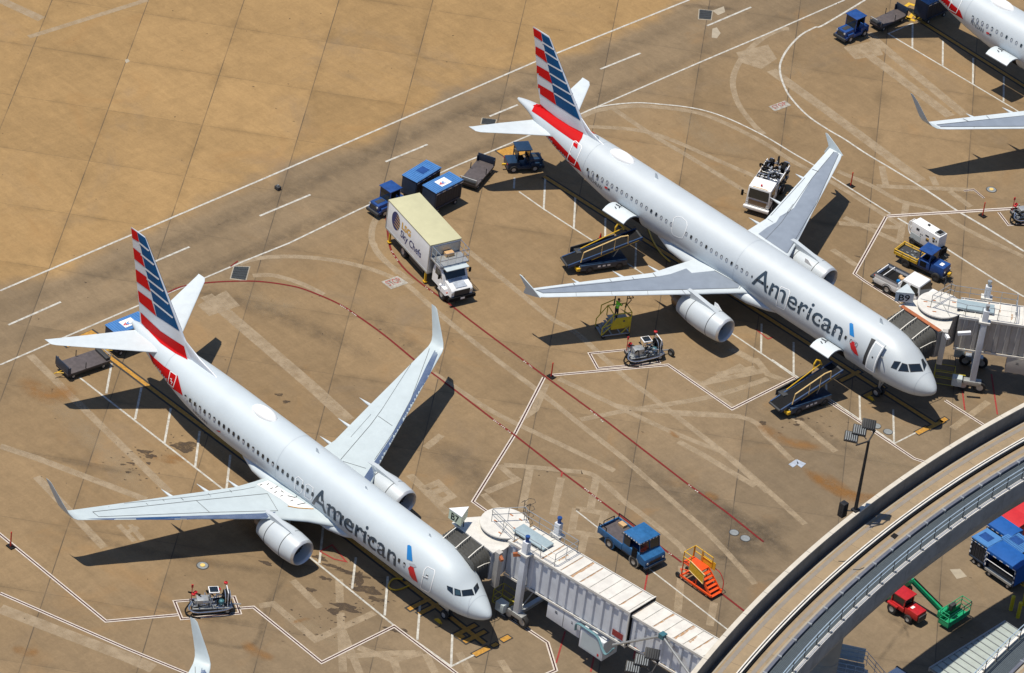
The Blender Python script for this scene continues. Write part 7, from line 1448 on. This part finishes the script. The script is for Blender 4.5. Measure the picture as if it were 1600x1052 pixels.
# yellow wing-access stand and the worker on it
a, c = G(*r900(265,590)), G(*r900(540,555)); hh = atan2(c.y-a.y, c.x-a.x); m = (a+c)/2+Vector((-sin(hh), cos(hh), 0))*.65
t = place(thing('access_stand', 'yellow wheeled access stand under the far airliner wing', 'stand', (0, 0, 0), 0), m, hh); yl_ = mat('stand_yellow', (.50, .42, .02), .5, 0, .12, 4); grn = mat('stand_grey', (.3, .32, .33), .5, .4, .1, 4)
tubes('base_frame', grn, t, [[(-1.1, -.65, .25), (1.1, -.65, .25), (1.1, .65, .25), (-1.1, .65, .25), (-1.1, -.65, .25)], [(-.3, -.65, .25), (-.3, .65, .25)], [(.4, -.65, .25), (.4, .65, .25)]], .05)
boxp('platform', grn, t, -.35, 1.1, -.6, .6, 1.15, 1.22); b = MB()
for i in range(5): b.bx(-1.15+.17*i, -.95+.17*i, -.5, .5, .28+.18*i, .32+.18*i)
b.build('steps', grn, t); b = MB(); b.prism([(-.45, .75), (.6, .75), (1.1, 1.0), (1.1, 1.75), (-.15, 1.75), (-.45, 1.2)], -.66, -.62, 'y'); sp_ = b.build('side_panel', yl_, t); boxp('panel_decal', M['seam'], sp_, .45, .6, -.668, -.66, 1.35, 1.5)
tubes('guard_frame', yl_, t, [[(-1.15, s*.62, .3), (-1.15, s*.62, 1.0), (-.35, s*.62, 2.1), (1.1, s*.62, 2.1), (1.1, s*.62, .3)] for s in (-1, 1)]+[[(-.35, -.62, 1.2), (-.35, -.62, 2.1), (-.35, .62, 2.1), (-.35, .62, 1.2)], [(-1.15, -.62, 1.0), (-.35, -.62, 1.3), (.4, -.62, 1.3)], [(-1.15, -.62, .3), (-.3, -.62, 1.2)], [(1.1, -.62, 2.1), (1.1, .62, 2.1)], [(.4, -.62, .25), (1.1, -.62, 1.0)], [(-.9, .62, 1.4), (-.9, .62, 2.2), (.2, .62, 2.6)]], .04)
tubes('upper_frame', mat('stand_dark', (.03, .03, .02), .5, .2, .1, 4), t, [[(.1, .5, 2.1), (.1, .5, 3.3)], [(.9, .1, 2.1), (.9, .1, 3.7)], [(.1, .5, 3.3), (.9, .5, 3.3), (1.0, -.4, 3.1), (.5, -.5, 2.6)], [(.1, .5, 3.3), (-.3, -.2, 2.6)], [(.9, .1, 3.7), (1.4, .1, 2.9), (.9, .1, 2.9)]], .035); boxp('coupling_head', M['dark'], t, .75, 1.05, -.05, .25, 3.55, 3.8, bev=.03)
for x in (-1.0, 1.0):
    for s in (-1, 1): wheel(t, x, s*.62, .17, .1, 'dark')
def person(label, p, rz):
    t = thing('person', label, 'person', p, rz)
    J = dict(pel=(0, 0, .93), sp=(.02, 0, 1.1), ch=(.06, 0, 1.36), nk=(.07, 0, 1.5), hd=(.1, 0, 1.62), ht=(.1, 0, 1.74))
    J.update(lh=(0, .1, .88), lk=(.06, .12, .48), la=(0, .12, .09), lt=(.17, .13, .04), rh=(0, -.1, .88), rk=(.02, -.13, .48), ra=(-.07, -.13, .09), rt_=(.1, -.14, .04))
    J.update(ls=(.06, .19, 1.42), le=(.22, .26, 1.2), lw=(.42, .18, 1.28), rs=(.06, -.19, 1.42), re=(.2, -.26, 1.2), rw=(.4, -.17, 1.25))
    Rd = dict(pel=.15, sp=.135, ch=.15, nk=.06, hd=.095, ht=.075, lh=.095, lk=.07, la=.05, lt=.04, rh=.095, rk=.07, ra=.05, rt_=.04, ls=.075, le=.052, lw=.036, rs=.075, re=.052, rw=.036)
    E_ = [('pel','sp'),('sp','ch'),('ch','nk'),('nk','hd'),('hd','ht'),('pel','lh'),('lh','lk'),('lk','la'),('la','lt'),('pel','rh'),('rh','rk'),('rk','ra'),('ra','rt_'),('ch','ls'),('ls','le'),('le','lw'),('ch','rs'),('rs','re'),('re','rw')]
    for w_, s in (('lw', 1), ('rw', -1)):
        wx, wy, wz = J[w_]; J[w_+'p'] = (wx+.07, wy-.01*s, wz+.01); Rd[w_+'p'] = .028; E_.append((w_, w_+'p'))
        for k, (dy, L_) in enumerate(((-.028, .07), (-.009, .085), (.01, .08), (.028, .06))): J[w_+'f%d' % k] = (wx+.07+L_*.8, wy-.01*s+dy, wz-.01); Rd[w_+'f%d' % k] = .009; J[w_+'g%d' % k] = (wx+.07+L_, wy-.01*s+dy, wz-.05); Rd[w_+'g%d' % k] = .008; E_ += [(w_+'p', w_+'f%d' % k), (w_+'f%d' % k, w_+'g%d' % k)]
        J[w_+'t'] = (wx+.06, wy-.05*s, wz+.02); Rd[w_+'t'] = .010; E_.append((w_+'p', w_+'t'))
    ks = list(J); bm = bmesh.new(); sk_ = bm.verts.layers.skin.verify(); V = {}
    for k in ks: v = bm.verts.new(J[k]); v[sk_].radius = (Rd[k], Rd[k]); v[sk_].use_root = k == 'pel'; V[k] = v
    for a_, b__ in E_: bm.edges.new((V[a_], V[b__]))
    me = bpy.data.meshes.new('body'); bm.to_mesh(me); bm.free(); o = bpy.data.objects.new('body', me); COL.objects.link(o); md = o.modifiers.new('skin', 'SKIN'); md2 = o.modifiers.new('sub', 'SUBSURF'); md2.levels = md2.render_levels = 1
    dg = bpy.context.evaluated_depsgraph_get(); m2 = bpy.data.meshes.new_from_object(o.evaluated_get(dg)); bpy.data.objects.remove(o)
    for mm in (M['skin'], M['hivis'], M['trousers'], M['black']): m2.materials.append(mm)
    for f in m2.polygons:
        z = sum(m2.vertices[i].co.z for i in f.vertices)/len(f.vertices); x = sum(m2.vertices[i].co.x for i in f.vertices)/len(f.vertices)
        f.material_index = 3 if z < .11 else (2 if z < .97 else (0 if (z > 1.5 or x > .3) else 1)); f.use_smooth = True
    o = bpy.data.objects.new('body', m2); COL.objects.link(o); o.parent = t
    b = MB(); b.lathe([(0, .105), (.05, .10), (.1, .07), (.13, .01)], (.085, 0, 1.66), 'z', 14); b.build('hair', M['hair'], t)
    b = MB(); b.cyl((.19, 0, 1.63), (.215, 0, 1.605), .014, .018, 8); b.build('nose', M['skin'], t); b = MB()
    for s in (-1, 1): b.cyl((.175, s*.035, 1.655), (.19, s*.035, 1.655), .013, n=8)
    b.build('eyes', M['black'], t); boxp('mouth', M['symred'], t, .17, .186, -.025, .025, 1.565, 1.573); b = MB()
    for s in (-1, 1): b.cyl((.09, s*.092, 1.63), (.09, s*.11, 1.63), .025, n=8)
    b.build('ears', M['skin'], t); tubes('vest_stripe', M['white'], t, [[(.06+.165*cos(a), .165*sin(a), 1.2) for a in [2*pi*i/14 for i in range(15)]]], .016); return t
pc = m+Vector((cos(hh)*.15-sin(hh)*(.1), sin(hh)*.15+cos(hh)*.1, 1.22)); person('worker in a bright green hi-vis vest standing on the yellow stand', pc, hh+radians(20))

# covered carts, tractor, boom lift and bollards beyond the guideway
cart('blue tarp-covered cart with open front, nearest to the yellow bollards', (16.2, 35.4), 0, 'tarp', open_side=True, L_=2.75, W_=1.7, group='carts parked under the guideway'); cart('pale blue ribbed-roof cart with dark roof patch, beside the open-front tarp cart', (13.95, 35.55), 0, 'cartblue', L_=1.5, W_=1.6, group='carts parked under the guideway')
for q, mm, lb in (((1586,806), 'redtarp', 'red tarp-covered cart just behind the blue tarp-covered cart'), ((1571,822), 'tarp', 'blue tarp-covered cart behind the pale blue ribbed-roof cart'), ((1591,845), 'cartblue', 'pale blue ribbed-roof cart behind the open-front blue tarp cart')):
    g = G(*q, 2.2); cart(lb, (g.x, g.y), 0, mm, L_=2.0, W_=1.5, group='carts parked under the guideway', patch=True)
g = G(1606, 792, 2.2); cart('red tarp-covered cart farthest from the bollards', (g.x, g.y), 0, 'redtarp', L_=2.3, W_=1.65, group='carts parked under the guideway')
A_ = G(*rA(135,690)); t = place(thing('farm_tractor', 'red cabbed tractor half hidden under the curved guideway', 'tractor', (0, 0, 0), 0), A_+Vector((-.1, .55, 0)), radians(2)); t.scale = (.8, .8, .8)
boxp('frame', M['dark'], t, -.5, 2.6, -.4, .4, .45, .7); hd_ = boxp('hood', M['trred'], t, 1.15, 2.65, -.62, .62, .62, 1.35, bev=.12); boxp('hood_sticker', M['white'], hd_, 1.5, 1.75, -.3, .1, 1.352, 1.36); boxp('cab_tub', M['trred'], t, -.45, 1.15, -.7, .7, .7, 1.15, bev=.06); b = MB()
for x in (-.35, 1.05):
    for y_ in (-.6, .6): b.bx(x-.05, x+.05, y_-.05, y_+.05, 1.1, 2.1)
for y_ in (-.6, .6): b.bx(-.35, 1.05, y_-.04, y_+.04, 1.98, 2.07)
for x in (-.35, 1.05): b.bx(x-.04, x+.04, -.6, .6, 1.975, 2.065)
b.build('cab_frame', M['trred'], t); boxp('cab_roof', M['trred'], t, -.55, 1.25, -.75, .75, 2.08, 2.2, bev=.05); boxp('cab_glass', M['tint'], t, -.3, 1.02, -.55, .55, 1.15, 2.06); boxp('rear_ballast', M['dark'], t, 2.6, 2.8, -.5, .5, .5, 1.1, bev=.04)
for s in (-1, 1):
    b = MB(); b.bx(-.6, .55, s*.75-.18, s*.75+.18, .85, 1.05, .08); b.build('fender', M['trred'], t); wheel(t, 0, s*.75, .52, .34); wheel(t, 1.75, s*.66, .4, .26)
gb = G(*rA(505,715), .4); t = place(thing('boom_lift', 'green boom lift with railed work basket near the red tractor', 'boom lift', (0, 0, 0), 0), (gb.x, gb.y), radians(93.4))
boxp('basket_floor', M['green'], t, -1.22, 1.22, -.42, .42, .3, .38); b = MB()
for z in (.75, 1.15, 1.45): b.tube([(-1.22, -.42, z), (1.22, -.42, z), (1.22, .42, z), (-1.22, .42, z), (-1.22, -.42, z)], .03, 6)
for x in (-1.22, -.4, .4, 1.22):
    for y_ in (-.42, .42): b.cyl((x, y_, .35), (x, y_, 1.45), .03, n=6)
b.build('basket_rails', M['green'], t); b = MB()
for a_ in ((-1.22, 1.22, -.43, -.41), (-1.22, 1.22, .41, .43)): b.bx(*a_, .38, .72)
b.bx(-1.23, -1.21, -.42, .42, .38, .72); b.build('mesh_panels', M['green'], t); boxp('control_box', M['dark'], t, -.35, .15, .1, .4, 1.0, 1.5, bev=.03); boxp('basket_mount', M['green'], t, -1.0, .0, .45, .8, .5, 1.0, bev=.04)
q0 = LM(t).inverted() @ G(1428, 907, 2.1); tubes('boom', M['green'], t, [[(-.6, .7, .95), (q0.x, q0.y, q0.z)]], .15, 4); tubes('boom', M['green'], t, [[(-.6, .95, .75), (q0.x+.1, q0.y+.3, q0.z-.3)]], .09, 4); tubes('boom_hoses', M['black'], t, [[(-.5, .78, 1.12), (q0.x, q0.y, q0.z+.18)]], .05, 5)
b = MB(); e_ = Vector((q0.x, q0.y, 0)); d_ = (e_-Vector((-.6, .7, 0))).normalized(); k_ = e_+d_*1.6; b.bx(k_.x-1.1, k_.x+1.1, k_.y-.9, k_.y+.9, .35, 1.3, .08); b.build('carrier', M['green'], t); tubes('boom', M['green'], t, [[(q0.x, q0.y, q0.z), (k_.x, k_.y, 1.3)]], .16, 4)
for x in (-.8, .8):
    for s in (-1, 1): wheel(t, k_.x+x, k_.y+s*.85, .42, .3)
for q, hgt, lb in (((848,670), 1.25, 'yellow bollard standing alone beside the sunlit paving'), ((890,715), 1.35, 'yellow bollard nearest the shelter roof, in front of the tallest one'), ((925,640), 1.5, 'yellow bollard nearest the covered carts, tallest of the three')):
    g = G(*rA(*q)); t = thing('bollard', lb, 'bollard', (g.x, g.y, 0), 0, 'yellow bollards'); b = MB(); b.cyl((0, 0, 0), (0, 0, hgt-.04), .14, n=16); b.build('post', mat('bollard_yellow', (.50, .40, .015), .5, 0, .12, 4), t); b = MB(); b.lathe([(hgt-.04, .14), (hgt, .12), (hgt+.03, .07), (hgt+.04, .01)], (0, 0, 0), 'z', 16); b.build('cap', MATS['bollard_yellow'], t)
g = G(1412, 1056, 2.2); t = thing('white_roofed_cart', 'dark cart with a white roof edge beside the steel access stair', 'cart', (g.x, g.y, 0), radians(2)); boxp('roof', M['white'], t, -.9, .9, -1.6, .35, 2.1, 2.2, bev=.03); boxp('roof_edge', M['dark'], t, -1.0, 1.0, .35, .5, 2.0, 2.18); boxp('body', M['dark'], t, -.85, .85, -1.5, .3, .4, 1.0, bev=.05)
for x in (-.7, .7):
    for y_ in (-1.4, .2): b = MB(); b.cyl((x, y_, .9), (x, y_, 2.1), .04, n=6); b.build('post', M['dark'], t)
for x in (-.6, .6):
    for y_ in (-1.2, 0): wheel(t, x, y_, .3, .2)

# loose gear around the stands
for pts, lb in (([(1012,355),(1020,376),(1033,396),(1047,409)], 'yellow hose hanging to the ground behind the rear belt loader'), ([(630,905),(614,905),(607,917),(620,922),(640,915)], 'yellow hose looped on the ground under the near airliner')):
    P = [G(*p, .08) for p in pts]; c = P[0]; t = thing('ground_hose', lb, 'hose', (c.x, c.y, 0), 0, 'yellow ground hoses'); tubes('hose', M['yellow'], t, [spline([p-Vector((c.x, c.y, 0)) for p in P], 6)], .06); tubes('coupling', M['dark'], t, [[P[0]-Vector((c.x, c.y, 0)), P[0]-Vector((c.x, c.y, 0))+Vector((.2, .05, 0))]], .09)
for p, lb in (((-4.05, -.75), 'yellow wheel chock by the near airliner nose wheel'), ((P2X-5.05, P2Y-.85), 'yellow wheel chock by the far airliner nose wheel')):
    t = thing('wheel_chock', lb, 'chock', (p[0], p[1], 0), 0, 'wheel chocks'); b = MB(); b.prism([(-.35, 0), (.35, 0), (.1, .2), (-.1, .2)], -.08, .08, 'y'); b.build('block', M['yellow'], t); tubes('rope', M['dark'], t, [[(.3, 0, .05), (.5, -.3, .03), (.35, -.6, .03)]], .02)
for q, lb in (((445,905), 'orange cone ahead of the near airliner right engine'), ((1112,566), 'orange cone ahead of the far airliner right engine')) if False else ():
    pass
